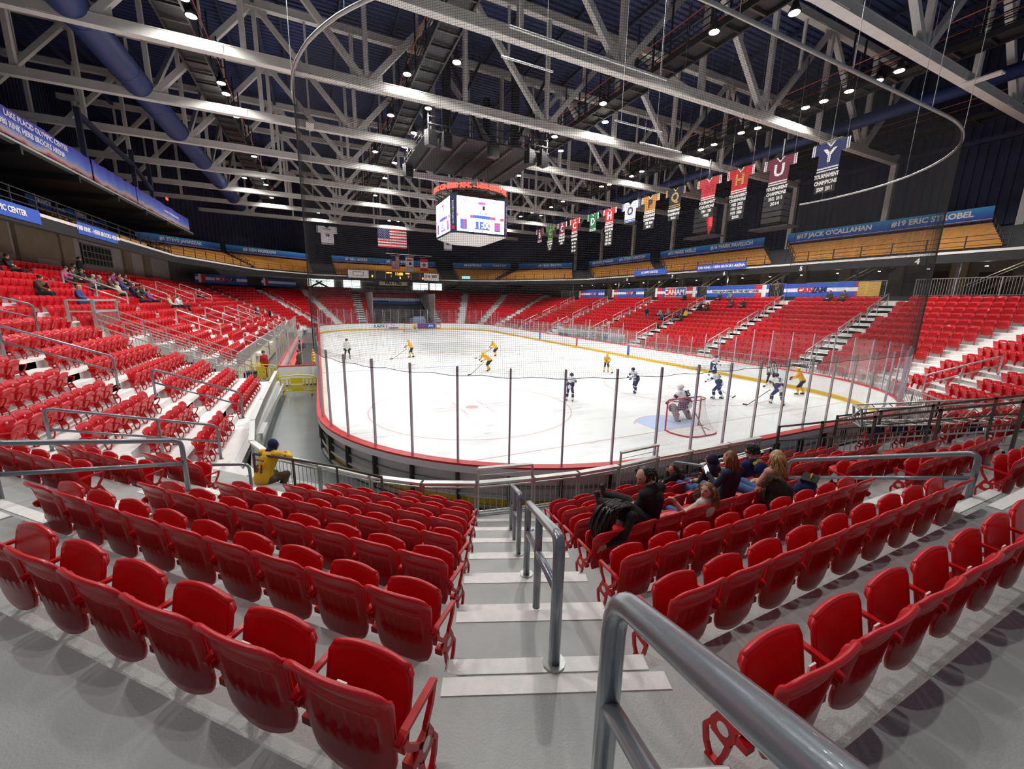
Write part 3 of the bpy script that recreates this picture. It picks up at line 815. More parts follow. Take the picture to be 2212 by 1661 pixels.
handrail('low grey handrail in front of the curly haired man', [(-5.66, -6.2, .88), (-5.72, -4.75, .52)], .76, (), .03, group=G_)
handrail('grey handrail of the side stairs at the left edge', [(-16.25, -4.75, 2.33), (-14.88, -3.60, 1.80)], .84, (), .034, group=G_, n=12, mid=.56)
handrail('small square handrail at the foot of the side stairs', [(-15.25, -1.75, .88), (-14.30, -2.1, .88)], .70, (), .028, group=G_, mid=.3)
handrail('grey handrail in front of the left side block, lower one', [(-17.62, -.72, 1.84), (-15.25, .35, .92)], .85, (.6,), .03, group=G_)
handrail('grey handrail on the corner stairs of the left block, upper one', [(-20.6, -2.0, 3.2), (-18.4, -1.05, 2.2)], .85, (), .03, group=G_)
handrail('grey handrail between the two left side blocks, lower one', [(-17.4, 4.0, 1.84), (-15.3, 4.0, .96)], .85, (), .03, group=G_)
handrail('grey handrail between the two left side blocks, middle one', [(-20.3, 4.0, 3.1), (-18.2, 4.0, 2.2)], .88, (), .03, group=G_)
handrail('grey handrail between the two left side blocks, upper one', [(-23.2, 6.5, 4.35), (-21.2, 7.6, 3.55)], .88, (), .03, group=G_)
def far_rails(f, t, words, ks=((1, 4), (5, 8), (9, 12))):
    F = FC[f]
    for j, (k0, k1) in enumerate(ks):
        a = F.P(t, F.nose(k1)+.1, F.fl(k1)); c = F.P(t, F.nose(k0)+.1, F.fl(k0))
        handrail('thin grey handrail, %s one of %s' % (['lowest', 'middle', 'highest'][j], words), [a, c], .9, (.5,), .036, group='distant stair handrails', n=6, m='galv')
for y, wd in zip(RA, ['the right stairs nearest the corner', 'the right stairs before the second banner', 'the right stairs beside the white-coated person', 'the right stairs by the big logo banner', 'the right stairs left of the big logo banner', 'the farthest straight right-hand stairs']):
    far_rails('R', y, wd)
far_rails('NR', NRM, 'the corner stairs at right edge'); far_rails('FR', -30.6, 'the far right corner stairs'); far_rails('FL', 30.6, 'the far left corner stairs')
for y, wd in ((19.6, 'the first stairs in the left far bank'), (26.6, 'the second stairs in the left far bank'), (33.6, 'the third stairs in the left far bank'), (40.2, 'the last stairs in the left far bank')):
    far_rails('L', y, wd, ((1, 2.6), (4, 6.5), (9, 12)))

# low railing with flat cap between the stands and the walkway
RP = [(-14.98, 11.8), (-14.95, 8.6), (-14.92, 5.4), (-14.85, 2.6), (-14.62, .55), (-14.10, -.65), (-13.08, -1.72), (-12.12, -2.78), (-11.22, -3.48), (-10.22, -3.92), (-9.05, -4.15), (-8.03, -4.30), (-6.95, -4.34), (-5.72, -4.28), (-4.6, -4.30), (-3.2, -4.30), (-1.9, -4.32)]
fence = thing('front_railing', 'low silver railing with flat top caps between the seats and the rink walkway', 'railing', (RP[8][0], RP[8][1], .52))
zf, zt = .56, 1.22
for i, (a, c) in enumerate(zip(RP, RP[1:])):
    a = V(*a, 0); c = V(*c, 0); d = (c-a).normalized(); a2 = a+d*.03; c2 = c-d*.03; nn = V(-d.y, d.x, 0)
    hi = i in (9, 12)
    MB().beam(a2+V(0, 0, zt), c2+V(0, 0, zt), .13, .045).build('cap_board', 'alu', fence)
    MB().beam(a2+V(0, 0, zt-.10), c2+V(0, 0, zt-.10), .03, .03).build('under_rail', 'galv', fence)
    MB().beam(a2+V(0, 0, zf+.03), c2+V(0, 0, zf+.03), .035, .03).build('bottom_rail', 'galv', fence)
    for q in (a2, c2): MB().box(q+V(0, 0, (zt+zf)/2+(.15 if hi else 0)-.02), (.035, .035, zt-zf+(.3 if hi else 0)+.04), (d, nn, V(0, 0, 1))).build('post', 'galv', fence)
    if hi:
        MB().beam(a2+V(0, 0, zt+.31), c2+V(0, 0, zt+.31), .09, .04).build('raised_cap', 'alu', fence)
        MB().beam(a2+V(0, 0, zt+.16), c2+V(0, 0, zt+.16), .012, .012).build('thin_bar', 'galv', fence)
    L = (c2-a2).length; n = int(L/.115)
    if i < 4:
        MB().box((a2+c2)/2+V(0, 0, (zf+zt)/2-.02), (L, .02, zt-zf-.1), (d, nn, V(0, 0, 1))).build('solid_panel', 'galv', fence)
    else:
        for j in range(1, n):
            q = a2.lerp(c2, j/n); MB().tube([q+V(0, 0, zf+.03), q+V(0, 0, zt-.10)], .0075, 6).build('baluster', 'galv', fence)
# curb and low wall of the platform under the railing
b = MB()
for a, c in zip(RP, RP[1:]):
    a = V(*a, 0); c = V(*c, 0); b.beam(a+V(0, 0, .27), c+V(0, 0, .27), .16, .54)
structure(b.build('trim_1', 'concrete'))
b = MB()   # platform between the railing and the first row
cor = [(-14.7, 12), (-14.9, .6), (-14.1, -.65), (-13.08, -1.72), (-12.12, -2.78), (-11.22, -3.48), (-10.22, -3.92), (-9.05, -4.15), (-5.72, -4.28), (-1.9, -4.32), (-1.9, -5.2), (-9.2, -5.3), (-12, -4.4), (-14.9, -1.2), (-15.6, .4), (-15.6, 12)]
b.prism(cor[::-1], .3, .525); structure(b.build('platform', 'concrete'))
b = MB(); b.box((-15.35, 5.6, .62), (1.0, 12.2, .26)); structure(b.build('platform', 'concrete_light'))
# long square-ish rail in front of the lower left rows
t = thing('front_guard_rail', 'dark grey guard rail standing before the lower left seats', 'railing', (-12.7, -2.6, .52))
q = [(-14.36, -1.12), (-13.57, -1.78), (-12.74, -2.55), (-11.98, -3.42)]
MB().tube([(x, y, 1.45) for x, y in q], .028, 8).build('top_rail', 'brown_steel', t, True)
for x, y in q: MB().tube([(x, y, .53), (x, y, 1.45)], .024, 8).build('post', 'brown_steel', t, True)

# railings on the far side of the rink walkway (right, far) and vomitory railings
def picket(label, pts, h, gap=.13, r=.008, cap=.04, name='picket_railing', m='galv', postgap=2.0):
    t = thing(name, label, 'railing', pts[0]); bb = MB(); pp = []
    for a, c in zip(pts, pts[1:]):
        a = Vector(a); c = Vector(c); L = (c-a).length
        MB().beam(a+V(0, 0, h), c+V(0, 0, h), .05, cap).build('top_rail', m, t)
        MB().beam(a+V(0, 0, .08), c+V(0, 0, .08), .03, .03).build('bottom_rail', m, t)
        n = max(2, int(L/gap))
        for j in range(1, n):
            q = a.lerp(c, j/n); bb.beam(q+V(0, 0, .08), q+V(0, 0, h), r*2, r*2)
        k = max(1, int(L/postgap))
        for j in range(k+1):
            q = a.lerp(c, j/k); MB().box(q+V(0, 0, h/2), (.045, .045, h)).build('post', m, t)
    o = bb.build('pickets', m, t); o['kind'] = 'stuff'
    return t
def off_oct(pts): return pts
picket('silver picket railing along the front of the right-hand stand', [(14.9, 1.6, .5), (14.9, 29.0, .5)], .95)
picket('silver picket railing before the far part of right stand', [(14.9, 37, .5), (14.9, 52.6, .5), (10.0, 58.2, .5)], .95)
picket('silver picket railing curving past the lighting truss at right', [(1.5, -4.5, .5), (8.5, -4.5, .5), (14.6, .8, .5)], .95)
# the two sloping vomitory walls of the near end
for x, wd in ((-1.45, 'nearer'), (1.45, 'farther')):
    t = thing('vomitory_railing', 'sloping steel railing of the stair opening at right, %s side' % wd, 'railing', (x, -4.6, .5), 'sloping vomitory railings')
    a, c = V(x, -4.5, .62), V(x, -8.6, 2.3)
    for h, w_ in ((.92, .05), (.50, .035)): MB().beam(a+V(0, 0, h), c+V(0, 0, h), w_, w_).build('top_rail' if h > .6 else 'mid_rail', 'brown_steel', t)
    MB().beam(a+V(0, 0, .1), c+V(0, 0, .1), .04, .04).build('bottom_rail', 'galv', t)
    for j in range(5): q = a.lerp(c, j/4); MB().box(q+V(0, 0, .3), (.05, .05, 1.3)).build('post', 'brown_steel', t)
    bb = MB()
    for j in range(1, 34):
        q = a.lerp(c, j/34); bb.beam(q+V(0, 0, .1), q+V(0, 0, .5), .014, .014)
    o = bb.build('pickets', 'galv', t); o['kind'] = 'stuff'
# folded barriers lying behind the rail
for j, (x, y) in enumerate(((-3.9, -4.75), (-3.4, -4.9), (-2.9, -4.8))):
    t = thing('folded_barrier', 'grey folded barrier behind the right rail, %s of three' % ['leftmost', 'middle', 'rightmost'][j], 'barrier', (x, y, .53), 'folded barriers behind the right rail')
    MB().beam((x-.9, y, .75), (x+.9, y+.1, .75), .05, .05).beam((x-.9, y, 1.05), (x+.9, y+.1, 1.05), .05, .05).build('frame', 'alu', t)
    for q in (-.8, 0, .8): MB().box((x+q, y+.05, .80), (.05, .05, .54)).build('leg', 'black_plastic', t)

# left stair gate and sloping railings over the left vomitory
for y, wd in ((10.75, 'near'), (12.75, 'far')):
    t = thing('sloping_railing', 'long sloping silver railing on the %s side of the left stairwell' % wd, 'railing', (-20.9, y, 3.1), 'sloping railings of the left stairwell')
    a, c = V(-20.9, y, 3.1), V(-16.1, y, .92)
    for h in (.45, .72, .98): MB().beam(a+V(0, 0, h), c+V(0, 0, h), .045, .045).build('rail', 'galv', t)
    for j in range(7): q = a.lerp(c, j/6); MB().box(q+V(0, 0, .5), (.04, .04, 1.0)).build('post', 'galv', t)
    bb = MB()
    for j in range(1, 48): q = a.lerp(c, j/48); bb.beam(q+V(0, 0, -.15), q+V(0, 0, .45), .014, .014)
    o = bb.build('pickets', 'galv', t); o['kind'] = 'stuff'
t = thing('stair_gate', 'boxy silver gate frame at the top of the left stairwell', 'gate', (-21.0, 11.8, 3.0))
for x, y in ((-20.95, 10.8), (-20.95, 12.9), (-21.7, 10.8), (-21.7, 12.9)): MB().box((x, y, 3.7), (.08, .08, 1.75)).build('post', 'galv', t)
for z in (4.56, 4.12, 3.0):
    MB().beam((-20.95, 10.8, z), (-20.95, 12.9, z), .08, .08).build('crossbar', 'alu', t)
    for y in (10.8, 12.9): MB().beam((-20.95, y, z), (-21.7, y, z), .06, .06).build('side_bar', 'alu', t)
bb = MB()
for j in range(1, 18): bb.beam((-20.95, 10.8+j*.117, 3.0), (-20.95, 10.8+j*.117, 4.12), .018, .018)
o = bb.build('pickets', 'galv', t); o['kind'] = 'stuff'
# stepped navy and white end face of the far-left bank, with its concrete front wall
b = MB(); b2 = MB()
for k in range(2, 6):
    F = FC['L']; x1 = -F.nose(k); x0 = -F.nose(k+1); z = F.fl(k)
    b.box(((x0+x1)/2, 12.57, z/2-.25), (abs(x1-x0), .06, z-.5)); b2.box(((x0+x1)/2, 12.56, z-.22), (abs(x1-x0)+.02, .08, .5))
structure(b.build('wall_stairwell', 'navy_cloth')); structure(b2.build('trim_2', 'wall_white'))
b = MB()
for i in range(17):
    b.box((-16.74, 13.6+i*1.93, .70), (.12, 1.90, 1.40))
wl = structure(b.build('wall_left', 'cream'))
b = MB()
for i in range(17): b.box((-16.68, 13.6+i*1.93, 1.72), (.06, 1.88, .64))
structure(b.build('trim_3', 'galv'))
# tunnel under the far end stand
b = MB(); b.box((-4.95, 65, 3.0), (.2, 13.5, 6.0)).box((5.2, 65, 3.0), (.2, 13.5, 6.0)); structure(b.build('wall_tunnel', 'wall_grey'))
b = MB(); b.box((.1, 70.6, 2.4), (10, .2, 4.8)); structure(b.build('wall_tunnel_back', 'wall_grey'))
for x, wd in ((-4.85, 'left'), (5.1, 'right')):
    picket('silver sloping railing on the %s edge of the far tunnel' % wd, [(x, 58.9, .9), (x, 69.6, 5.3)], .95, gap=.2)
t = thing('tunnel_banner', 'blue sponsor banner across the top of the far tunnel', 'banner', (.1, 69.4, 4.6))
MB().box((.1, 69.3, 4.75), (9.6, .08, 1.25)).build('cloth', 'banner_royal', t)
text('CAN', .85, (-3.6, 69.2, 4.85), (1, 0, 0), (0, 0, 1), 'cap_red', t, bold=.03); text('/AM', .85, (-2.15, 69.2, 4.85), (1, 0, 0), (0, 0, 1), 'txt_navy', t, bold=.03)
MB().box((1.7, 69.22, 4.85), (5.1, .04, .5)).build('white_band', 'white_cloth', t)
text('WELCOME TO LAKE PLACID', .36, (1.6, 69.18, 4.85), (1, 0, 0), (0, 0, 1), 'txt_black', t, bold=.008)
t = thing('scissor_lift', 'white covered lift parked inside the dark far tunnel', 'machine', (-2.4, 64, 0))
MB().box((-2.4, 64, .5), (1.4, 1.0, .9)).build('base', 'wall_grey', t); MB().tube([(-2.4, 64, .9), (-2.4, 64, 2.9)], .12, 8).build('mast', 'alu', t); MB().tube([(-2.4, 64, 2.75), (-2.4, 64, 3.0)], .9, 16, rad=[.5, 1.0]).build('platform', 'wall_white', t)
t = thing('covered_ice_machine', 'pale blue ice resurfacer parked inside the far tunnel', 'machine', (3.2, 62.5, 0))
MB().box((3.2, 62.6, 1.2), (2.2, 3.6, .9)).build('body', 'crease_blue', t); MB().box((3.2, 61.4, 1.8), (1.8, .6, .5)).build('hood', 'cyan_sign' if False else 'crease_blue', t)
for sx in (-.9, .9):
    for sy in (-1.1, 1.1): MB().tube([(3.2+sx-.12, 62.6+sy, .42), (3.2+sx+.12, 62.6+sy, .42)], .42, 16).build('wheel', 'black_plastic', t)
# ================================================================ UPPER TIER, CONCOURSE, WALLS
def octo(ax, yf, yn=None, cut=None):
    """octagon corners (right side up and round) for half-width ax, far y yf, 45-degree cut"""
    return None
UP = dict(z0=8.75)
# plan of the balcony front (fascia) and of the back of the tier, measured corner by corner
FRONT = [(26.3, -14), (26.3, 44), (17.5, 59.5), (11.5, 64.5), (-13.0, 64.5), (-20.5, 57.0), (-25.4, 40.0), (-25.4, -6)]
BACK = [(34.2, -14), (34.2, 57.0), (25.2, 67.0), (13.0, 74.0), (-13.5, 74.0), (-25.5, 66.5), (-33.3, 57.5), (-33.3, -6)]
FP = [V(*p, 0) for p in FRONT]; BP = [V(*p, 0) for p in BACK]; NS = 9
def tier_pt(seg, s, f, z): return FP[seg].lerp(FP[seg+1], s).lerp(BP[seg].lerp(BP[seg+1], s), f)+V(0, 0, z)
ZF, ZB_ = 8.62, 11.05
b = MB(); bl = MB(); bw = MB(); bk = MB()
for g in range(7):
    for j in range(NS+1):
        f0, f1 = j/(NS+1), (j+1)/(NS+1); z = ZF+(ZB_-ZF)*j/NS
        p = [tier_pt(g, 0, f0, 0), tier_pt(g, 1, f0, 0), tier_pt(g, 1, f1, 0), tier_pt(g, 0, f1, 0)]
        b.hexa([q+V(0, 0, z-.45) for q in p]+[q+V(0, 0, z) for q in p])
    a, c = tier_pt(g, 0, 0, 0), tier_pt(g, 1, 0, 0)
    bk.beam(a+V(0, 0, 8.28), c+V(0, 0, 8.28), .35, .55); bw.beam(a+V(0, 0, 8.66), c+V(0, 0, 8.66), .4, .16)
    p = [tier_pt(g, 0, 0, 0), tier_pt(g, 1, 0, 0), tier_pt(g, 1, 1, 0), tier_pt(g, 0, 1, 0)]
    bl.hexa([q+V(0, 0, 7.95) for q in p]+[q+V(0, 0, 8.15) for q in p])
structure(b.build('upper_terrace', 'bench_dark')); structure(bk.build('trim_4', 'black_steel')); structure(bw.build('trim_5', 'wall_white'))
# bench sections: (segment, s0, s1) between the dark stair gaps
def s_of(seg, pt):
    a, c = BP[seg], BP[seg+1]; d = c-a; return (V(*pt, 0)-a).dot(d)/d.length_squared
SEC = [(0, (34.2, -12), (34.2, .4), None, 'at the right edge'), (0, (34.2, 2.8), (34.2, 18.0), [('#17 JACK O\'CALLAHAN', .28), ('#19 ERIC STROBEL', .76)], 'second from right'),
       (0, (34.2, 20.6), (34.2, 36.5), [('#15 MARK WELLS', .25), ('#16 MARK PAVELICH', .73)], 'third from right'),
       (0, (34.2, 38.6), (34.2, 54.5), [('#10 MARK JOHNSON', .26), ('#11 STEVE CHRISTOFF', .74)], 'right of the far corner'),
       (1, (33.0, 58.4), (25.4, 66.8), [('#9 NEAL BROTEN', .60)], 'in the far right corner'),
       (2, (24.0, 67.7), (13.3, 73.8), [('#8 DAVE SILK', .35), ('Coca-Cola', .80)], 'far end right'),
       (3, (9.6, 74), (-10.0, 74), [('#5 MIKE RAMSEY', .62), ('#7 BILL BAKER', .22)], 'above the far scoreboard'),
       (4, (-14.0, 73.7), (-25.2, 66.7), [('#3 KEN MORROW', .38)], 'far end left'),
       (5, (-25.8, 66.2), (-33.2, 57.7), [('#1 STEVE JANASZAK', .50)], 'in the far left corner'),
       (6, (-33.3, 50.0), (-33.3, 36.5), [('HERB BROOKS', .70), ('CRAIG PATRICK', .25)], 'under the left press balcony')]
for gi, (g, pa, pb, names, wd) in enumerate(SEC):
    s0, s1 = s_of(g, pa), s_of(g, pb)
    t = thing('bench_section', 'block of orange wooden bench rows in the upper tier, %s' % wd, 'benches', tier_pt(g, (s0+s1)/2, .1, ZF), 'upper tier bench blocks')
    for j in range(1, NS+1):
        f = (j+.05)/(NS+1); z = ZF+(ZB_-ZF)*j/NS
        a, c = tier_pt(g, s0, f+.02, z+.33), tier_pt(g, s1, f+.02, z+.33)
        MB().beam(a, c, .30, .05).build('bench_plank', 'bench_orange', t)
        a2, c2 = tier_pt(g, s0, f-.028, z+.19), tier_pt(g, s1, f-.028, z+.19)
        MB().beam(a2, c2, .04, .20).build('riser_plank', 'bench_orange', t)
    if names is not None:
        k = thing('name_banner', 'blue lettered banner along the top of the orange benches, %s' % wd, 'banner', tier_pt(g, (s0+s1)/2, 1, 12.3), 'blue name banners')
        # the banner hangs in front of the back wall
        inn = (FP[g].lerp(FP[g+1], .5)-BP[g].lerp(BP[g+1], .5)).normalized()
        a, c = tier_pt(g, s0, 1, 12.28), tier_pt(g, s1, 1, 12.28); d = (c-a).normalized()
        ax = (d, V(-d.y, d.x, 0), V(0, 0, 1)); ctr = (a+c)/2; L = (c-a).length
        o = MB().box((0, 0, 0), (L, .06, .92), (V(1, 0, 0), V(0, 1, 0), V(0, 0, 1))).mesh('banner_sky'); ob = obj('banner_cloth', o, k, local=True)
        m = Matrix(ax).transposed().to_4x4(); m.translation = ctr-k.location; ob.matrix_basis = m
        e = MB().box((0, -.0, 0), (L, .065, .10)).mesh('maroon'); ob2 = obj('maroon_edge', e, k, local=True); m2 = m.copy(); m2.translation = ctr-k.location+V(0, 0, -.53); ob2.matrix_basis = m2
        e = MB().box((0, -.0, 0), (L, .067, .03)).mesh('white_cloth'); ob2 = obj('white_edge', e, k, local=True); m2 = m.copy(); m2.translation = ctr-k.location+V(0, 0, -.47); ob2.matrix_basis = m2
        inward = inn; n_ = V(-d.y, d.x, 0); sgn = 1 if n_.dot(inward) > 0 else -1
        xd = d if (d.cross(V(0, 0, 1))).dot(inward) > 0 else -d
        for nm, fr in names:
            if not nm: continue
            q = a.lerp(c, 1-fr)+inward*.05 if xd == -d else a.lerp(c, fr)+inward*.05
            q = a.lerp(c, (1-fr) if (xd-d).length > 1 else fr)+inward*.06
            text(nm, .62, q+V(0, 0, .02), xd, (0, 0, 1), 'txt_white', k, 'banner_lettering', bold=.022, depth=.01)
# balcony railing of the tier
t = thing('balcony_railing', 'black steel railing along the front edge of the upper tier', 'railing', (26.3, 20, 8.7))
for g in range(7):
    a, c = tier_pt(g, 0, 0, 8.7), tier_pt(g, 1, 0, 8.7)
    for h in (.35, .65, .95): MB().beam(a+V(0, 0, h), c+V(0, 0, h), .04, .04).build('rail', 'black_steel', t)
    n = max(1, int((c-a).length/1.9))
    for j in range(n): q = a.lerp(c, j/n); MB().box(q+V(0, 0, .45), (.06, .06, 1.1)).build('post', 'black_steel', t)
# stair-gap handrails
for gi, (g, pa, pb, names, wd) in enumerate(SEC):
    s0, s1 = s_of(g, pa), s_of(g, pb)
    for s_, sd_ in ((s0, 'right'), (s1, 'left')):
        t = thing('gap_handrail', 'black handrail at the %s end of the upper benches, %s' % (sd_, wd), 'handrail', tier_pt(g, s_, .1, ZF), 'black upper tier handrails')
        a, c = tier_pt(g, s_, .1, ZF+.1), tier_pt(g, s_, .98, ZB_+.1)
        for h in (.5, .95): MB().beam(a+V(0, 0, h), c+V(0, 0, h), .045, .045).build('rail', 'black_steel', t)
        for j in range(5): q = a.lerp(c, j/4); MB().box(q+V(0, 0, .45), (.05, .05, .95)).build('post', 'black_steel', t)
# small blue banners on the fascia
def fascia_banner(label, a, c, words, icon=False):
    a = V(*a); c = V(*c); d = (c-a).normalized(); t = thing('fascia_banner', label, 'banner', (a+c)/2, 'small blue fascia banners')
    n_ = V(-d.y, d.x, 0); inward = n_ if n_.dot(V(0, 26, 0)-(a+c)/2) > 0 else -n_
    MB().box((a+c)/2+inward*.24, ((c-a).length, .04, .66), (d, V(-d.y, d.x, 0), V(0, 0, 1))).build('banner_cloth', 'banner_royal', t)
    xd = d if (d.cross(V(0, 0, 1))).dot(inward) > 0 else -d
    text(words, .36, (a+c)/2+inward*.28, xd, (0, 0, 1), 'txt_white', t, 'banner_lettering', bold=.012)
fascia_banner('small blue banner with rink name on the right balcony edge', (26.15, 16.6, 8.95), (26.15, 22.4, 8.95), '1980 RINK - HERB BROOKS ARENA')
fascia_banner('plain small blue banner left of the rink name banner', (26.15, 26.9, 8.95), (26.15, 32.6, 8.95), 'OLYMPIC CENTER')
fascia_banner('small blue rink name banner on the left balcony edge', (-25.45, 22.2, 8.6), (-25.45, 27.4, 8.6), '1980 RINK - HERB BROOKS ARENA')
fascia_banner('small blue banner cut by the left picture edge', (-25.45, 13.4, 8.5), (-25.45, 18.6, 8.5), 'OLYMPIC CENTER')
t = thing('cyan_sign', 'small lit pale blue sign on the far balcony railing', 'sign', (14.0, 63.0, 9.2)); 
MB().box((12.6, 63.2, 9.25), (1.6, .08, .45), (V(.77, -.64, 0), V(.64, .77, 0), V(0, 0, 1))).build('lit_panel', 'cyan_sign', t)
# section numbers under the fascia
for n_, y in ((4, 3.6), (5, 11.4), (6, 19.0), (7, 26.0), (8, 34.0)):
    t = thing('section_number_sign', 'black section sign under the right balcony with white number %s' % {4: 'four', 5: 'five', 6: 'six', 7: 'seven', 8: 'eight'}[n_], 'sign', (26.0, y, 8.2), 'section number signs')
    MB().box((26.05, y, 8.22), (.06, .9, .5)).build('plate', 'black_plastic', t); text(str(n_), .5, (26.0, y, 8.22), (0, -1, 0), (0, 0, 1), 'txt_white', t, bold=.02)

# concourse: floor, back wall, columns, railing, banners (right side)
b = MB()
b.box((31.3, 22, 5.58), (9.4, 75, .3)); structure(b.build('concourse_floor', 'wall_grey'))
b = MB(); b.box((26.55, 20, 5.5), (.16, 68, .62)); structure(b.build('trim_6', 'black_plastic'))
wr = structure(MB().box((34.6, 18, 8), (.2, 90, 5.0)).build('wall_right', 'wall_grey'))
for i, y in enumerate(range(-12, 52, 4)):
    MB().box((34.35, y, 7.8), (.24, 1.0, 4.4)).build('pilaster', 'wall_tan', wr)
    if i % 2: MB().box((34.4, y+2, 6.8), (.1, 1.7, 2.1)).build('doorway', 'black_plastic', wr)
    else: MB().box((34.4, y+2, 7.6), (.08, 2.6, .9)).build('wall_panel', 'wood_brown', wr)
    if i % 3 == 0: MB().box((33.6, y+1.6, 5.9), (.8, 2.6, .4)).build('counter', 'wall_white', wr)
for i, y in enumerate(range(-10, 56, 6)):
    t = thing('concourse_column', 'slim grey steel column on the right concourse, %s from the camera' % oth(i+1), 'column', (27.9, y, 5.7), 'concourse columns')
    MB().box((27.9, y, 6.95), (.16, .16, 2.6)).build('shaft', 'rail_grey', t); MB().box((27.9, y, 5.76), (.3, .3, .06)).build('base_plate', 'rail_grey', t)
for i, y in enumerate(range(-8, 50, 3)):
    t = thing('downlight', 'small warm downlight under the right balcony, %s from the camera' % oth(i+1), 'light', (29.0, y, 7.9), 'warm balcony downlights')
    MB().disc((29, y, 7.93), .12, (0, 0, 1), 10, .05).build('rim', 'black_plastic', t); MB().disc((29, y, 7.90), .09, (0, 0, 1), 10, .03).build('lens', 'small_lamp', t)
    if i % 3 == 0:
        l = bpy.data.lights.new('downlight', 'POINT'); l.energy = 40; l.color = (1, .85, .65); l.shadow_soft_size = .1; lo = bpy.data.objects.new('bulb', l); COL.objects.link(lo); lo.location = (29, y, 7.7); lo.parent = t; lo.matrix_parent_inverse = parent_inv(t)
for i, y in enumerate((0, 9, 16.5, 24.5, 33, 41)):
    t = thing('mezzanine_stair', 'dark open stair rising to the upper tier, %s from the camera' % oth(i+1), 'stairs', (31.5, y, 5.7), 'dark concourse stairs')
    a, c = V(31.6, y+2.6, 5.75), V(31.6, y-1.8, 8.3)
    for dx in (-.5, .5): MB().beam(a+V(dx, 0, 0), c+V(dx, 0, 0), .08, .25).build('stringer', 'black_steel', t); MB().beam(a+V(dx, 0, .9), c+V(dx, 0, .9), .05, .05).build('handrail', 'galv', t)
    for j in range(12): q = a.lerp(c, (j+.5)/12); MB().box(q, (1.0, .28, .04)).build('tread', 'black_steel', t)
rail_x = 26.75
gaps = RA
segs = [(-13, 3.7), (5.4, 11.2), (12.9, 19.5), (21.2, 27.6), (29.2, 36.3), (37.8, 44.8), (46.4, 52)]
for i, (a, c) in enumerate(segs):
    picket('grey concourse railing on top of the right stand, %s from the camera' % oth(i+1), [(rail_x, a, 5.8), (rail_x, c, 5.8)], 1.22, gap=.14, name='concourse_railing')
def ad_banner(label, y0, y1, kind, x=26.66, n_=-1):
    t = thing('sponsor_banner', label, 'banner', (x, (y0+y1)/2, 6.4), 'blue white and red rail banners'); L = y1-y0; yc = (y0+y1)/2
    def bx(u0, u1, z0, z1, m, nm, o=0):
        MB().box((x-.005*o-.0, y1-(u0+u1)/2*L, (z0+z1)/2), (.03, abs(u1-u0)*L, z1-z0)).build(nm, m, t)
    bx(0, 1, 5.82, 6.98, 'banner_royal', 'banner_cloth'); bx(0, 1, 6.24, 6.56, 'white_cloth', 'white_stripe', 1)
    if kind in (1, 3, 4):
        for z0, z1 in ((5.82, 6.22), (6.6, 6.98)): bx(.78 if kind != 4 else .07, .90 if kind != 4 else .19, z0, z1, 'banner_red', 'red_block', 2)
        bx(.90 if kind != 4 else .0, .97 if kind != 4 else .06, 5.83, 6.97, 'white_cloth', 'white_block', 2)
    if kind == 1: bx(.80, 1.0, 5.83, 6.97, 'gold', 'foliage_picture', 3)
    def tx(s, sz, u, z, m, b_=.02, o=.03): text(s, sz, (x-o-.02, y1-u*L, z), (0, -1, 0), (0, 0, 1), m, t, 'banner_lettering', bold=b_)
    if kind == 1: tx('CAN', .62, .26, 6.4, 'txt_red', .035); tx('/AM', .62, .42, 6.4, 'txt_navy', .035)
    if kind == 2: tx('TAKE YOUR GAME TO THE NEXT LEVEL', .30, .48, 6.4, 'txt_black', .006)
    if kind == 2:
        for z0, z1 in ((5.82, 6.22), (6.6, 6.98)): bx(.80, .90, z0, z1, 'banner_red', 'red_block', 2)
        bx(.90, .96, 5.83, 6.97, 'white_cloth', 'white_block', 2)
    if kind == 3:
        bx(.26, .76, 5.84, 6.97, 'white_cloth', 'logo_plate', 3); bx(.275, .505, 5.90, 6.91, 'cap_red', 'logo_half', 4); bx(.515, .745, 5.90, 6.91, 'banner_royal', 'logo_half', 4)
        for z0, z1 in ((5.82, 6.22), (6.6, 6.98)): bx(.06, .18, z0, z1, 'banner_red', 'red_block', 2)
        bx(.0, .05, 5.83, 6.97, 'white_cloth', 'white_block', 2)
        text('CAN', .86, (x-.05, y1-.39*L, 6.4), (0, -1, 0), (0, 0, 1), 'txt_white', t, 'banner_lettering', bold=.03); text('AM', .86, (x-.05, y1-.63*L, 6.4), (0, -1, 0), (0, 0, 1), 'txt_white', t, 'banner_lettering', bold=.03)
    if kind == 4: tx('CAN', .5, .55, 6.4, 'txt_red', .03); tx('AM', .5, .72, 6.4, 'txt_navy', .03)
ad_banner('blue sponsor banner with red letters and yellow foliage, nearest on the right stand', 5.7, 13.0-.1+.1, 1)
ad_banner('blue banner about taking your game to the next level', 14.4, 21.5-.1, 2)
ad_banner('banner with large red and blue sponsor logo plate', 22.7, 29.8-.6, 3)
ad_banner('blue banner with white band left of the large logo banner', 31.2, 38.1-.3, 4)
ad_banner('farthest small sponsor banner on the right stand', 39.6, 46.6-.3, 4)
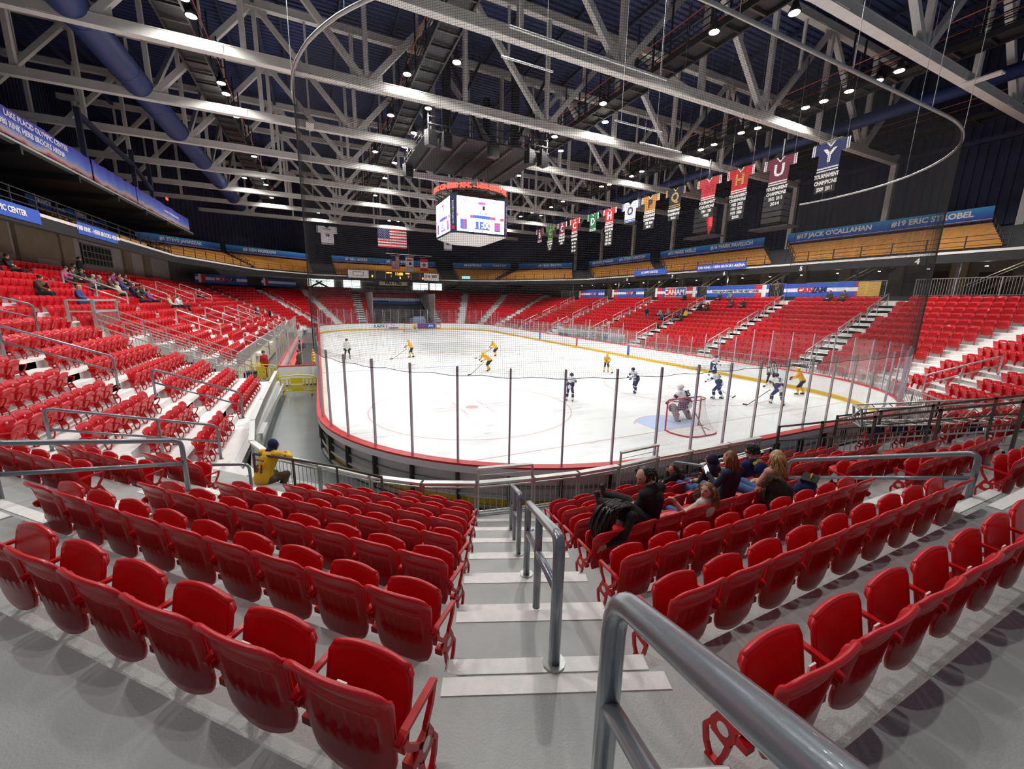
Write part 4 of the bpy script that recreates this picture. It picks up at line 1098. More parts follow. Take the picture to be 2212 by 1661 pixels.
# far left corner banners
def corner_banner(label, a, c, words):
    a = V(*a); c = V(*c); d = (c-a).normalized(); n_ = V(-d.y, d.x, 0); inward = n_ if n_.dot(V(0, 26, 0)-a) > 0 else -n_; ax = (d, V(-d.y, d.x, 0), V(0, 0, 1)); L = (c-a).length
    t = thing('corner_banner', label, 'banner', (a+c)/2, 'far left corner banners')
    MB().box((a+c)/2, (L, .04, 1.2), ax).build('banner_cloth', 'banner_royal', t); MB().box((a+c)/2+inward*.02, (L, .04, .40), ax).build('white_stripe', 'white_cloth', t)
    for f, m, w_ in ((.08, 'white_cloth', .05), (.14, 'banner_red', .08)): MB().box(a.lerp(c, f)+inward*.03, (L*w_, .04, 1.16), ax).build('side_block', m, t)
    xd = d if (d.cross(V(0, 0, 1))).dot(inward) > 0 else -d
    if words: text('CAN', .95, a.lerp(c, .48)+inward*.07, xd, (0, 0, 1), 'txt_red', t, 'banner_lettering', bold=.04); text('/AM', .95, a.lerp(c, .66)+inward*.07, xd, (0, 0, 1), 'txt_navy', t, 'banner_lettering', bold=.04)
corner_banner('blue sponsor banner above the far left corner seats', (-28.0, 59.6, 7.3), (-22.6, 64.6, 7.3), True)
corner_banner('second blue banner right of the far left corner stairs', (-20.8, 65.6, 7.3), (-16.2, 70.4, 7.3), False)

# left concourse walls: white panels, tan piers, barred window
wl2 = structure(MB().box((-31.0, 24, 8.2), (.2, 76, 4.4)).build('wall_left_upper', 'wall_white'))
for y in (14, 22.5, 29.5, 34.8, 46.4, 52.0): MB().box((-30.8, y, 8.0), (.24, 1.9, 3.8)).build('pier', 'wall_tan', wl2)
for y in (18, 26, 32.2): MB().box((-30.85, y, 8.3), (.1, 4.2, 2.0)).build('shutter', 'wall_tan', wl2)
MB().box((-30.5, 20, 6.75), (.6, 22, .12)).build('sill', 'wall_white', wl2)
wn = structure(MB().box((-30.82, 40.0, 8.2), (.06, 5.6, 1.8)).build('window_1', 'black_plastic'))
for j in range(9): MB().box((-30.77, 37.3+j*.675, 8.2), (.06, .07, 1.8)).build('window_bar', 'alu', wn)
for j in range(4): MB().box((-30.77, 40.0, 7.35+j*.56), (.06, 5.6, .07)).build('window_bar', 'alu', wn)
structure(MB().box((-30.78, 40.0, 9.2), (.12, 6.2, .16)).build('trim_7', 'wall_white'))
# big walls and far wall
b = MB()
def ribwall(b, a, c, z0, z1, pitch, dep):
    a = V(*a, 0); c = V(*c, 0); d = (c-a); L = d.length; d /= L; nn = V(-d.y, d.x, 0); n = int(L/pitch)
    b.beam(a+V(0, 0, (z0+z1)/2), c+V(0, 0, (z0+z1)/2), .1, z1-z0)
    for j in range(n): q = a+d*(j+.5)*pitch; b.box(q+nn*.08+V(0, 0, (z0+z1)/2), (pitch*.5, dep, z1-z0), (d, nn, V(0, 0, 1)))
ribwall(b, (37, -14), (37, 60), 8, 26.6, .6, .12); structure(b.build('wall_right_upper', 'wall_navy'))
b = MB(); ribwall(b, (37, 60), (14, 78), 8, 26.6, .6, .12); ribwall(b, (14, 78), (-16, 78), 8, 26.6, .6, .12); ribwall(b, (-16, 78), (-37, 62), 8, 26.6, .6, .12)
structure(b.build('wall_back', 'wall_navy'))
b = MB(); ribwall(b, (-37, 62), (-37, -14), 8, 26.6, .6, .12); structure(b.build('wall_left_top', 'wall_navy'))
b = MB(); b.box((0, 76.6, 5.5), (60, .2, 9.4)); structure(b.build('wall_far', 'wall_grey'))
b = MB()
for a_, c_ in (((34.7, 55), (26.5, 68.5)), ((26.5, 68.5), (14, 76.6)), ((-14, 76.6), (-26.5, 69)), ((-26.5, 69), (-31.1, 60))): b.beam((a_[0], a_[1], 8), (c_[0], c_[1], 8), .2, 5.4)
structure(b.build('wall_corner', 'wall_grey'))
# far concourse daylight windows
for i, (x0, x1) in enumerate(((-15.2, -9.8), (-8.2, -5.0), (-1.0+6.3, 8.6), (8.9, 11.6))):
    wnd = structure(MB().box(((x0+x1)/2, 76.3, 7.9), (x1-x0, .08, 1.7)).build('window_%d' % (i+2), 'window_glow'))
    n = int((x1-x0)/1.1)
    for j in range(n+1): MB().box((x0+(x1-x0)*j/n, 76.2, 7.9), (.07, .08, 1.7)).build('mullion', 'black_steel', wnd)
    MB().box(((x0+x1)/2, 76.2, 8.2), (x1-x0, .08, .06)).build('mullion', 'black_steel', wnd)
b = MB(); b.box((0, 74.0, 6.42), (50, 5.5, .2)); structure(b.build('concourse_floor', 'wall_grey'))
for x in (-14.6, -10.3, 10.6, 14.9):
    t = thing('balcony_brace', 'dark diagonal brace under the far balcony near x of the bright windows', 'brace', (x, 72, 7)); s = -1 if x in (-10.3, 14.9) else 1
    t['label'] = {-14.6: 'dark brace under the far balcony, leftmost of four', -10.3: 'dark brace under the far balcony, second from left', 10.6: 'dark brace under the far balcony, third from left', 14.9: 'dark brace under the far balcony, rightmost of four'}[x]
    MB().beam((x, 74.5, 6.6), (x+s*2.6, 71.5, 7.9), .22, .22).build('strut', 'black_steel', t); MB().beam((x, 75.0, 6.6), (x+s*3.2, 72.0, 7.9), .05, .05).build('rod', 'galv', t)
# scoreboard line at far end
t = thing('far_scoreboard', 'long black scoreboard with amber digits under the far balcony', 'scoreboard', (0, 64.0, 9))
zz = 9.05; sy = 63.9
MB().box((-.3, sy, zz), (15.4, .5, 1.35)).build('cabinet', 'black_plastic', t)
MB().box((-6.4, sy-.27, zz), (3.2, .06, 1.25)).build('sponsor_panel', 'white_cloth', t); MB().box((-6.4, sy-.31, zz+.05), (1.7, .03, .7)).build('emblem_frame', 'wall_grey', t); MB().box((-6.4, sy-.33, zz+.05), (1.55, .03, .55)).build('emblem_field', 'white_cloth', t)
MB().box((6.1, sy-.27, zz), (2.7, .06, 1.25)).build('sponsor_panel', 'white_cloth', t)
text('I', .75, (5.15, sy-.33, zz+.08), (1, 0, 0), (0, 0, 1), 'txt_black', t, bold=.02); text('NY', .75, (6.75, sy-.33, zz+.08), (1, 0, 0), (0, 0, 1), 'txt_black', t, bold=.02, xs=.95)
hb = MB(); hp = [(5.72+.24*(16*math.sin(a)**3)/16, sy-.33, zz+.1+.24*(13*math.cos(a)-5*math.cos(2*a)-2*math.cos(3*a)-math.cos(4*a))/16) for a in [i*2*math.pi/20 for i in range(20)]]
hb.extr(hp, (0, 0, 0), (0, -.02, 0)); hb.build('heart', 'cap_red', t)
text('11:00', .62, (.35, sy-.29, zz+.28), (1, 0, 0), (0, 0, 1), 'led_amber', t, 'digits', bold=.02)
text('VISITOR', .26, (-1.35, sy-.29, zz+.42), (1, 0, 0), (0, 0, 1), 'led_amber', t, 'digits', bold=.012); text('HOME', .26, (1.85, sy-.29, zz+.42), (1, 0, 0), (0, 0, 1), 'led_amber', t, 'digits', bold=.012)
text('1', .55, (-1.0, sy-.29, zz-.12), (1, 0, 0), (0, 0, 1), 'led_red', t, 'digits', bold=.02); text('0', .55, (2.0, sy-.29, zz-.12), (1, 0, 0), (0, 0, 1), 'led_red', t, 'digits', bold=.02); text('2', .42, (.55, sy-.29, zz-.36), (1, 0, 0), (0, 0, 1), 'led_amber', t, 'digits', bold=.02)
text('0', .5, (-4.15, sy-.29, zz-.28), (1, 0, 0), (0, 0, 1), 'led_amber', t, 'digits', bold=.02); text('6', .5, (4.55, sy-.29, zz-.28), (1, 0, 0), (0, 0, 1), 'led_amber', t, 'digits', bold=.02)
for x in (-4.75, -3.7, -1.95, 2.45, 4.05): MB().box((x, sy-.28, zz), (.04, .04, 1.3)).build('divider', 'alu', t)
t = thing('beer_sign', 'cream wooden sign with large dark letters under the far scoreboard', 'sign', (-.3, 66, 7.9))
MB().box((-.3, 65.9, 7.85), (4.9, .1, .85)).build('board', 'cream', t)
text('FAT TIRE', .72, (-.3, 65.8, 7.83), (1, 0, 0), (0, 0, 1), 'txt_black', t, bold=.03)
for x in (-3.3, 2.7): MB().box((x, 65.95, 7.85), (.9, .1, .7)).build('side_board', 'wood_brown', t)
picket('silver terrace railing behind the far tunnel seats', [(-7.4, 70.9, 6.2), (7.2, 70.9, 6.2)], 1.0, gap=.25, name='terrace_railing')
b = MB(); b.box((0, 70.9, 6.0), (15, .3, .5)); structure(b.build('trim_8', 'black_plastic'))
# left press balcony with long banner
t = thing('press_balcony', 'dark hanging press balcony along the left side of the roof', 'balcony', (-28.5, 34, 12.8))
MB().box((-30.4, 32, 12.75), (6.8, 50, .4)).build('floor_slab', 'black_steel', t)
for y in range(10, 58, 6): MB().box((-30, y, 12.4), (6.4, .2, .5)).build('floor_beam', 'black_steel', t)
for y in (30.5, 39.6, 43.8): MB().beam((-27.2, y, 13.0), (-27.2, y, 17.6), .25, .3).build('hanger', 'wall_navy', t)
MB().beam((-27.2, 30.5, 17.2), (-27.2, 39.6, 16.4), .25, .35).build('frame_beam', 'wall_navy', t); MB().beam((-27.2, 39.6, 16.4), (-27.2, 43.8, 15.2), .25, .35).build('frame_beam', 'wall_navy', t)
MB().box((-27.05, 33, 12.80), (.14, 48, .12)).build('lower_rail', 'alu', t)
bn = thing('panorama_banner', 'long blue mountain panorama banner on the left press balcony', 'banner', (-26.9, 33, 13.6))
for i, (a, c) in enumerate(((14, 30.5), (30.6, 38.5), (38.6, 54.9))):
    bb = MB(); n = 18
    for j in range(n):
        y0 = a+(c-a)*j/n; y1 = a+(c-a)*(j+1)/n; w0 = .05*math.sin(j*1.7+i); w1 = .05*math.sin((j+1)*1.7+i)
        z1 = 14.35-.08*abs(math.sin(j*.6)); bb.hexa([V(-26.95+w0, y0, 12.9), V(-26.95+w1, y1, 12.9), V(-26.99+w1, y1, 12.9), V(-26.99+w0, y0, 12.9), V(-26.95+w0, y0, z1), V(-26.95+w1, y1, z1), V(-26.99+w1, y1, z1), V(-26.99+w0, y0, z1)])
    for v_i in range(len(bb.v)):
        x, y, z = bb.v[v_i]; bb.v[v_i] = (x, y, (z-12.9)/1.45)
    o = obj('banner_cloth', bb.mesh('banner_sunset'), bn); o.scale = (1, 1, 1.45); o.location = (0, 0, 12.9)
text('LAKE PLACID OLYMPIC CENTER', .42, (-26.85, 24.2, 13.95), (0, 1, 0), (0, 0, 1), 'txt_white', bn, 'banner_lettering', bold=.008)
text('1980 RINK HERB BROOKS ARENA', .42, (-26.85, 23.6, 13.45), (0, 1, 0), (0, 0, 1), 'txt_white', bn, 'banner_lettering', bold=.008)
text('HOME OF THE 1980 MIRACLE ON ICE', .30, (-26.85, 48.0, 13.6), (0, 1, 0), (0, 0, 1), 'txt_white', bn, 'banner_lettering', bold=.008)
for y, z in ((48.5, 15.3), (55.6, 13.6)):
    t = thing('exit_sign', 'small glowing red sign %s the left banner' % ('above' if z > 15 else 'at the far end of'), 'sign', (-27.4, y, z)); MB().box((-27.2, y, z), (.1, .5, .25)).build('lit_face', 'exit_red', t)
# ================================================================ ROOF
TY = [1.55+8.4*i for i in range(9)]
ZBOT, ZTOPC = 17.85, 25.0
NX = [-2.8+6.4*n for n in range(-5, 7)]
for i, y in enumerate(TY):
    t = thing('roof_truss', 'off-white steel roof truss across the hall, %s from the camera' % oth(i+1), 'truss', (0, y, ZBOT), 'white roof trusses')
    x0, x1 = -36.0, 35.2
    for nm, z in (('bottom_chord', ZBOT), ('top_chord', ZTOPC)):
        bb = MB(); h, w_, th = .52, .46, .05
        bb.box(((x0+x1)/2, y, z-h/2+th/2), (x1-x0, w_, th)).box(((x0+x1)/2, y, z+h/2-th/2), (x1-x0, w_, th))
        for s in (-1, 1): bb.box(((x0+x1)/2, y+s*(w_/2-.04), z), (x1-x0, .05, h-2*th))
        bb.build(nm, 'steel_white', t)
        if i < 4:
            for x in NX: MB().box((x-1.5, y-w_/2-.01, z), (1.1, .03, h*.8)).build('splice_plate', 'steel_white', t)
    for n_, x in enumerate(NX):
        if not x0 < x < x1: continue
        low = round((x-3.6)/6.4) % 2 == 0      # a lower node
        MB().box((x, y, (ZBOT+ZTOPC)/2), (.26, .32, ZTOPC-ZBOT)).build('vertical', 'steel_white', t)
        if low:
            for s in (-1, 1):
                xt = x+s*6.4
                if x0-1 < xt < x1+1.5:
                    MB().beam((x+s*.2, y, ZBOT+.2), (min(xt, x1)-s*.2, y, ZTOPC-.2), .34, .34, up=(0, 1, 0)).build('diagonal', 'steel_white', t)
                    MB().beam((x+s*3.2, y, ZBOT+3.6), (x+s*3.2, y, ZTOPC), .16, .18, up=(0, 1, 0)).build('sub_post', 'steel_white', t)
            MB().box((x, y, ZBOT+.40), (1.9, .06, .75)).build('gusset', 'steel_white', t)
        else: MB().box((x, y, ZTOPC-.40), (1.7, .06, .7)).build('gusset', 'steel_white', t)
    for x in (x1-.2,):
        c = thing('wall_column', 'off-white column at the right wall carrying a truss, %s from the camera' % oth(i+1), 'column', (x, y, 9), 'right wall columns')
        MB().box((x, y, 14.1), (.42, .42, 8.6)).build('shaft', 'steel_white', c)
# cross members between trusses in the bottom plane and hangers
b = MB()
for x in (NX[0]+3.2, NX[3], NX[8], NX[11]-1):
    for s in (0,): b.box((x, 35, ZTOPC+.1), (.25, 68, .3))
for x in range(-34, 36, 4): b.box((x, 35, 25.6), (.16, 78, .28))
b.beam((35.0, 1, ZBOT), (35.0, 70, ZBOT), .3, .3)
structure(b.build('trim_9', 'wall_navy'))
# sway bracing between neighbouring trusses
for i in range(7):
    t = thing('sway_brace', 'white diagonal brace between roof trusses, %s bay from the camera' % oth(i+1), 'brace', (-21.9, TY[i], ZBOT), 'white sway braces')
    for x in (NX[2], NX[6]+6.4):
        MB().beam((x, TY[i]+.3, ZBOT+.3), (x, TY[i+1]-.3, ZTOPC-.3), .26, .26).build('brace_member', 'steel_white', t)
# ribbed deck
b = MB(); y = -16.0; vs = []; fs = []
prof = []
while y < 79: prof += [(y, 26.0), (y+.20, 26.0), (y+.24, 26.11), (y+.44, 26.11)]; y += .48
for a, z in prof: vs += [(-38, a, z), (38, a, z)]
for i in range(len(prof)-1): fs.append((2*i, 2*i+1, 2*i+3, 2*i+2))
b.add(vs, fs); structure(b.build('ceiling', 'deck_navy'))
structure(MB().box((0, 31.5, 26.35), (76, 95, .2)).build('ceiling_top', 'black_steel'))
# catwalks
def catwalk(x, y0, y1, wd, lw=1.3, z=18.95, ladder=False):
    t = thing('catwalk', 'black steel catwalk under the roof, %s' % wd, 'catwalk', (x, y0, z), 'black catwalks')
    L = y1-y0; yc = (y0+y1)/2
    for s in (-1, 1):
        MB().box((x+s*lw/2, yc, z), (.10, L, .30)).build('edge_beam', 'black_steel', t)
        for h in (.45, .8, 1.15): MB().box((x+s*lw/2, yc, z+h), (.05, L, .05)).build('guard_rail', 'black_steel', t)
        MB().tube([(x+s*(lw/2+.12), y0, z+1.35), (x+s*(lw/2+.12), y1, z+1.35)], .03, 6).build('conduit', 'orange_pipe', t)
    MB().box((x, yc, z+.08), (lw-.1, L, .04)).build('grating', 'black_steel', t)
    n = int(L/1.4)
    for j in range(n): MB().box((x, y0+(j+.5)*L/n, z-.06), (lw, .10, .12)).build('cross_bar', 'brown_steel' if j % 2 else 'black_steel', t)
    n = int(L/2.8)
    for j in range(n):
        for s in (-1, 1): MB().box((x+s*lw/2, y0+(j+.5)*L/n, z+1.6), (.09, .09, 3.3)).build('hanger_post', 'black_steel', t)
catwalk(-18.6, -6, 70, 'leftmost, over the left stands'); catwalk(-5.6, -6, 70, 'left of the hanging scoreboard'); catwalk(7.4, -6, 70, 'right of the hanging scoreboard'); catwalk(20.4, -6, 70, 'over the right stands')
catwalk(33.0, -6, 60, 'outermost along the right wall', 1.2)
for x, wd in ((26.5, 'right'),):
    t = thing('cable_tray', 'dark ventilation duct run under the roof at right', 'duct', (26.5, 30, 18.0)); MB().tube([(26.5, -6, 19.2), (26.5, 64, 19.2)], .45, 12).build('duct_run', 'duct_blue', t, True)
# blue round duct at left
t = thing('round_duct', 'large dark blue round ventilation duct with open black end at upper left', 'duct', (-22.6, 17, 18.5))
dp = [(-22.6, 16.5+2.6*i, 18.4+.0*i) for i in range(20)]
MB().tube(dp, .78, 20, caps=False).build('duct_run', 'duct_blue', t, True)
MB().tube([(-22.6, 16.48, 18.4), (-22.6, 16.6, 18.4)], .76, 20).build('open_end', 'black_plastic', t)
for i in range(1, 19, 2): MB().tube([(-22.6, 16.5+2.6*i-.05, 18.4), (-22.6, 16.5+2.6*i+.05, 18.4)], .82, 20).build('joint_band', 'duct_blue', t, True)
# platform over the scoreboard
t = thing('rigging_platform', 'black rigging platform with rails above the hanging scoreboard', 'platform', (.6, 26.7, 17.6))
for x in range(-4, 6, 2): MB().box((x+.6, 27, 17.35), (.2, 9.4, .25)).build('joist', 'brown_steel', t)
MB().box((.8, 27, 17.5), (10.6, 9.6, .12)).build('deck', 'black_steel', t)
for x in (-4.4, 6.0):
    for h in (.5, 1.0): MB().box((x, 27, 17.5+h), (.06, 9.6, .06)).build('guard_rail', 'black_steel', t)
    for j in range(6): MB().box((x, 22.4+j*1.85, 18.1), (.08, .08, 1.3)).build('post', 'black_steel', t)
for y in (22.3, 31.7):
    for h in (.5, 1.0): MB().box((.8, y, 17.5+h), (10.4, .06, .06)).build('guard_rail', 'black_steel', t)
    for j in range(7): MB().box((-4.4+j*1.73, y, 18.1), (.08, .08, 1.3)).build('post', 'black_steel', t)
for x, y in ((-2.6, 23.5), (3.4, 23.5), (-2.6, 30), (3.4, 30)): MB().box((x, y, 21), (.55, .55, 6.5)).build('tower', 'black_steel', t)
for x, y in ((-2.6, 23.5), (3.4, 23.5)):
    MB().beam((x, y, 18), (x+3, y, 24), .2, .2).build('tower_brace', 'black_steel', t); MB().beam((x, y, 24), (x+3, y, 18), .2, .2).build('tower_brace', 'black_steel', t)
for j, (x, y) in enumerate(((-4.2, 22.4), (-3.0, 22.4), (4.4, 22.4), (5.6, 22.4), (-4.2, 31.2), (1, 22.4))):
    t2 = thing('loudspeaker', 'black loudspeaker cluster box on the rigging platform, %s' % oth(j+1), 'loudspeaker', (x, y, 17.2), 'platform loudspeakers')
    MB().box((x, y, 17.0), (.8, .6, 1.1), (V(.94, .34, 0), V(-.34, .94, 0), V(0, 0, 1))).build('cabinet', 'black_plastic', t2); MB().box((x, y, 17.8), (.1, .1, .7)).build('bracket', 'black_steel', t2)

# floodlights on the catwalks; each has housing, lens and its own light
LP = [(-17.7, 16.2), (-17.7, 17.6), (-17.7, 24.8), (-17.7, 26.4), (-17.7, 30.3), (-17.7, 40.4), (-19.8, 49.7), (-17.8, 48.7), (-17.8, 51.9), (-17.8, 59.2), (-11.8, 67.0),
      (-4.4, 15.2), (-6.8, 17.9), (-6.8, 24.3), (-4.5, 21.8), (-4.5, 26.8), (-6.9, 33.0), (-4.6, 30.4), (-4.7, 35.4), (-4.8, 41.4), (-4.8, 50.3), (-.3, 67.7), (1.2, 67.3),
      (6.4, 15.2), (8.4, 17.5), (6.4, 21.8), (8.6, 24.3), (6.3, 26.7), (6.2, 30.6), (8.5, 32.9), (11.7, 47.2), (18.4, 52.3), (18.7, 48.8), (20.9, 49.9), (18.9, 59.5),
      (6.7, 6.4), (8.9, 3.7), (19.4, 9.0), (19.5, 7.9), (19.5, 6.4), (19.6, 4.9), (19.4, 3.8), (19.4, 13.9), (19.7, 12.7), (19.6, 16.6), (19.6, 18.0), (19.3, 25.2), (19.5, 27.0), (19.4, 30.7), (19.1, 31.8), (19.0, 40.3), (19.3, 44.0)]
extra = [(-6.7, 6.0), (-4.5, 3.6), (-17.7, 7.5), (-17.7, 5.5), (-18.6, -3.0), (-6.6, -2.5)]   # same catwalks, above the picture's top edge
def cat_name(x): return 'the far end' if False else ('leftmost catwalk' if x < -15 else 'left centre catwalk' if x < -3 else 'right centre catwalk' if x < 12 else 'right-hand catwalk')
cnt = {}
hm = None
for x, y in sorted(LP+extra, key=lambda q: q[1]):
    nm = cat_name(x); cnt[nm] = cnt.get(nm, 0)+1
    t = thing('floodlight', 'lit white floodlight on the %s, %s from the camera' % (nm, oth(cnt[nm])), 'light', (x, y, 18.75), 'catwalk floodlights')
    if hm is None:
        a = MB(); a.tube([(0, 0, .55), (0, 0, .35), (0, 0, .3), (0, 0, .02)], .2, 14, rad=[.12, .16, .18, .30]); hm = a.mesh('black_plastic', True)
        a = MB(); a.tube([(0, 0, 0), (0, 0, .03)], .24, 14); lm_ = a.mesh('lamp_lens')
        a = MB(); a.box((0, 0, .75), (.06, .06, .5)).box((0, 0, .98), (.5, .06, .06)); am = a.mesh('black_steel')
    for n2, me_ in (('housing', hm), ('lens', lm_), ('mount', am)):
        c = bpy.data.objects.new(n2, me_); COL.objects.link(c); c.parent = t
    l = bpy.data.lights.new('floodlight', 'AREA'); l.shape = 'DISK'; l.size = .42; l.energy = LIGHT_W; l.spread = R_(150); l.color = (1, .975, .94)
    lo = bpy.data.objects.new('lamp', l); COL.objects.link(lo); lo.parent = t; lo.location = (0, 0, -.02)

# white linear fixtures on the chords
for i, (x, y, wd) in enumerate(((-17.5, 9.6, 'on the first truss at upper left'), (-27.2, 17.5, 'at the left edge'), (21.5, 1.0, 'on the nearest truss at upper right'), (-12.5, 26.2, 'in the left middle trusses'), (24.0, 9.6, 'right of the jersey banners'))):
    t = thing('strip_fixture', 'unlit white strip light fixture %s' % wd, 'light fixture', (x, y, 17.54), 'unlit strip fixtures')
    MB().box((x, y-.2, 17.54), (.55, 1.6, .08)).build('tray', 'wall_white', t); MB().box((x, y-.2, 17.48), (.2, 1.5, .06)).build('tube', 'wall_white', t)
for i, (x0, x1, y, z) in enumerate(((-7.6, -1.8, 0.6, 12.2), (-6.2, -4.0, 4.4, 13.6), (-1.0, 1.6, 4.2, 12.4), (2.5, 5.4, 6.6, 12.9))):
    t = thing('hanging_batten', 'thin white batten pipe hanging on cables, %s from the left' % oth(i+1), 'pipe', (x0, y, z), 'white hanging battens')
    MB().tube([(x0, y, z), (x1, y, z)], .04, 8).build('pipe', 'alu', t)
    for x in (x0+.3, x1-.3): MB().tube([(x, y, z), (x, y, 26.0)], .008, 4).build('cable', 'galv', t)

# ---------------------------------------------------------------- hanging scoreboard
SB = thing('hanging_scoreboard', 'four-sided video scoreboard with glowing white screens above centre ice', 'scoreboard', (1.3, 26.7, 12))
cx, cyy, hw, zt_, zb_ = 1.30, 26.75+2.0, 2.38, 14.15, 11.05
yf = cyy-2.0-.0
# chamfered box: front/left/right/back faces with dark corner posts
fr = hw; co_ = .42; half = fr+co_
def sb_face(nx, ny):
    n_ = V(nx, ny, 0); t_ = V(-ny, nx, 0) if (nx, ny) != (0, -1) else V(1, 0, 0)
    t_ = n_.cross(V(0, 0, 1))*-1
    o = V(cx, cyy, 0)+n_*half
    ax = (t_, n_, V(0, 0, 1))
    # screens tilt slightly: lower edge inwards
    MB().box(o+V(0, 0, (zt_+zb_)/2)-n_*.08, (fr*2, .2, zt_-zb_), ax).build('screen_frame', 'black_plastic', SB)
    def pane(u0, u1, z0, z1, m, k=1, nm='screen'): MB().box(o+t_*((u0+u1)/2*fr)+V(0, 0, zb_+(z0+z1)/2*(zt_-zb_))+n_*(.025+.004*k), (abs(u1-u0)*fr, .012, (z1-z0)*(zt_-zb_)), ax).build(nm, m, SB)
    pane(-.98, .98, .02, .98, 'led_white')
    pane(-.98, .98, .42, .49, 'led_white', 2); 
    pane(-.98, -.93, .42, .50, 'led_red', 3); pane(-.46, -.34, .41, .49, 'led_red', 3); pane(-.34, .38, .41, .50, 'led_blue', 3); pane(.38, .60, .41, .49, 'led_red', 3); pane(.80, .97, .40, .48, 'led_red', 3)
    pane(-.84, -.58, .08, .36, 'led_blue', 3); pane(-.28, .36, .10, .32, 'led_blue', 3); pane(.56, .80, .08, .34, 'led_blue', 3)
    def tx(s, sz, u, v_, m, b_=.015, k=4): text(s, sz, o+t_*(u*fr)+V(0, 0, zb_+v_*(zt_-zb_))+n_*(.03+.004*k), t_, (0, 0, 1), m, SB, 'screen_text', bold=b_, depth=.002)
    tx('PENALTY', .26, -.72, .88, 'led_magenta', .006); tx('PENALTY', .26, .72, .88, 'led_magenta', .006)
    tx('1', .95, -.70, .22, 'led_red', .03); tx('11:00', .80, .04, .22, 'led_white', .02); tx('0', .95, .68, .22, 'led_red', .03); tx('00', .3, .04, .06, 'led_red', .01)
    tx('CAN AM', .26, .02, .56, 'led_magenta', .006); pane(-.12, .17, .80, .87, 'led_magenta', 3); pane(.06, .14, .66, .77, 'txt_navy', 3)
    return o, t_, n_
for nx, ny in ((0, -1), (-1, 0), (1, 0), (0, 1)): sb_face(nx, ny)
for sx, sy in ((-1, -1), (1, -1), (1, 1), (-1, 1)):
    c = V(cx+sx*(fr+co_/2), cyy+sy*(fr+co_/2), (zt_+zb_)/2); n_ = V(sx, sy, 0).normalized(); t_ = n_.cross(V(0, 0, 1))*-1
    MB().box(c, (co_*1.45, .1, zt_-zb_+.1), (t_, n_, V(0, 0, 1))).build('corner_panel', 'txt_navy', SB)
    # vertical lettering reads upwards
    text('OLYMPIC CENTER', .25, c+n_*.07+V(0, 0, .1), (0, 0, 1) if True else t_, -t_, 'txt_white', SB, 'corner_lettering', bold=.004)
    MB().box(c+n_*.06+V(0, 0, -1.2), (.28, .03, .34), (t_, n_, V(0, 0, 1))).build('corner_crest', 'cap_red', SB)
bb = MB(); h2 = half
bb.prism([(cx-fr, cyy-h2), (cx+fr, cyy-h2), (cx+h2, cyy-fr), (cx+h2, cyy+fr), (cx+fr, cyy+h2), (cx-fr, cyy+h2), (cx-h2, cyy+fr), (cx-h2, cyy-fr)], zb_-.12, zb_-.02); bb.build('bottom_frame', 'led_blue' if False else 'duct_blue', SB)
bb = MB(); q0 = [(cx-fr, cyy-h2), (cx+fr, cyy-h2), (cx+h2, cyy-fr), (cx+h2, cyy+fr), (cx+fr, cyy+h2), (cx-fr, cyy+h2), (cx-h2, cyy+fr), (cx-h2, cyy-fr)]
vs = [(x, y, zb_-.12) for x, y in q0]+[(cx+(x-cx)*.55, cyy+(y-cyy)*.55, zb_-.62) for x, y in q0]
bb.add(vs, [tuple(range(8)), tuple(range(15, 7, -1))]+[(i, i+8, (i+1) % 8+8, (i+1) % 8) for i in range(8)]); bb.build('bottom_cover', 'wall_white', SB)
bb = MB(); bb.prism([(cx+(x-cx)*.9, cyy+(y-cyy)*.9) for x, y in q0], zt_, zt_+.5); bb.build('top_box', 'black_steel', SB)
# ring with glowing letters
rr = 3.45; rz = 14.95
MB().tube([(cx+rr*math.cos(a), cyy+rr*math.sin(a), rz-.28) for a in [i*math.pi/24 for i in range(49)]], .07, 6).build('ring_tube', 'brown_steel', SB)
MB().tube([(cx+rr*math.cos(a), cyy+rr*math.sin(a), rz+.02) for a in [i*math.pi/24 for i in range(49)]], .05, 6).build('ring_tube', 'black_steel', SB)
for a in range(12):
    t_ = a*math.pi/6; MB().beam((cx+rr*math.cos(t_), cyy+rr*math.sin(t_), rz-.28), (cx+1.6*math.cos(t_), cyy+1.6*math.sin(t_), rz-.5), .06, .06).build('ring_spoke', 'black_steel', SB)
def ring_text(s, a_mid, step=.066):
    n = len(s); a0 = a_mid-step*(n-1)/2
    for i, ch in enumerate(s):
        if ch == ' ': continue
        a = a0+step*i; n_ = V(math.cos(a), math.sin(a), 0)
        text(ch, .56, V(cx, cyy, rz)+n_*(rr+.06), (-math.sin(a), math.cos(a), 0), (0, 0, 1), 'led_redtext', SB, 'ring_letter', bold=.035, depth=.03, zc=True)
ring_text('1980 RINK - HERB BROOKS ARENA', -math.pi/2+.0, .064)
ring_text('OLYMPIC CENTER', math.pi+.25, .085)
for x, y in ((-1.5, 1.5), (1.5, 1.5), (-1.5, -1.5), (1.5, -1.5)): MB().tube([(cx+x, cyy+y, 14.3), (cx+x*.8, cyy+y*.8, 17.4)], .02, 5).build('cable', 'black_steel', SB)
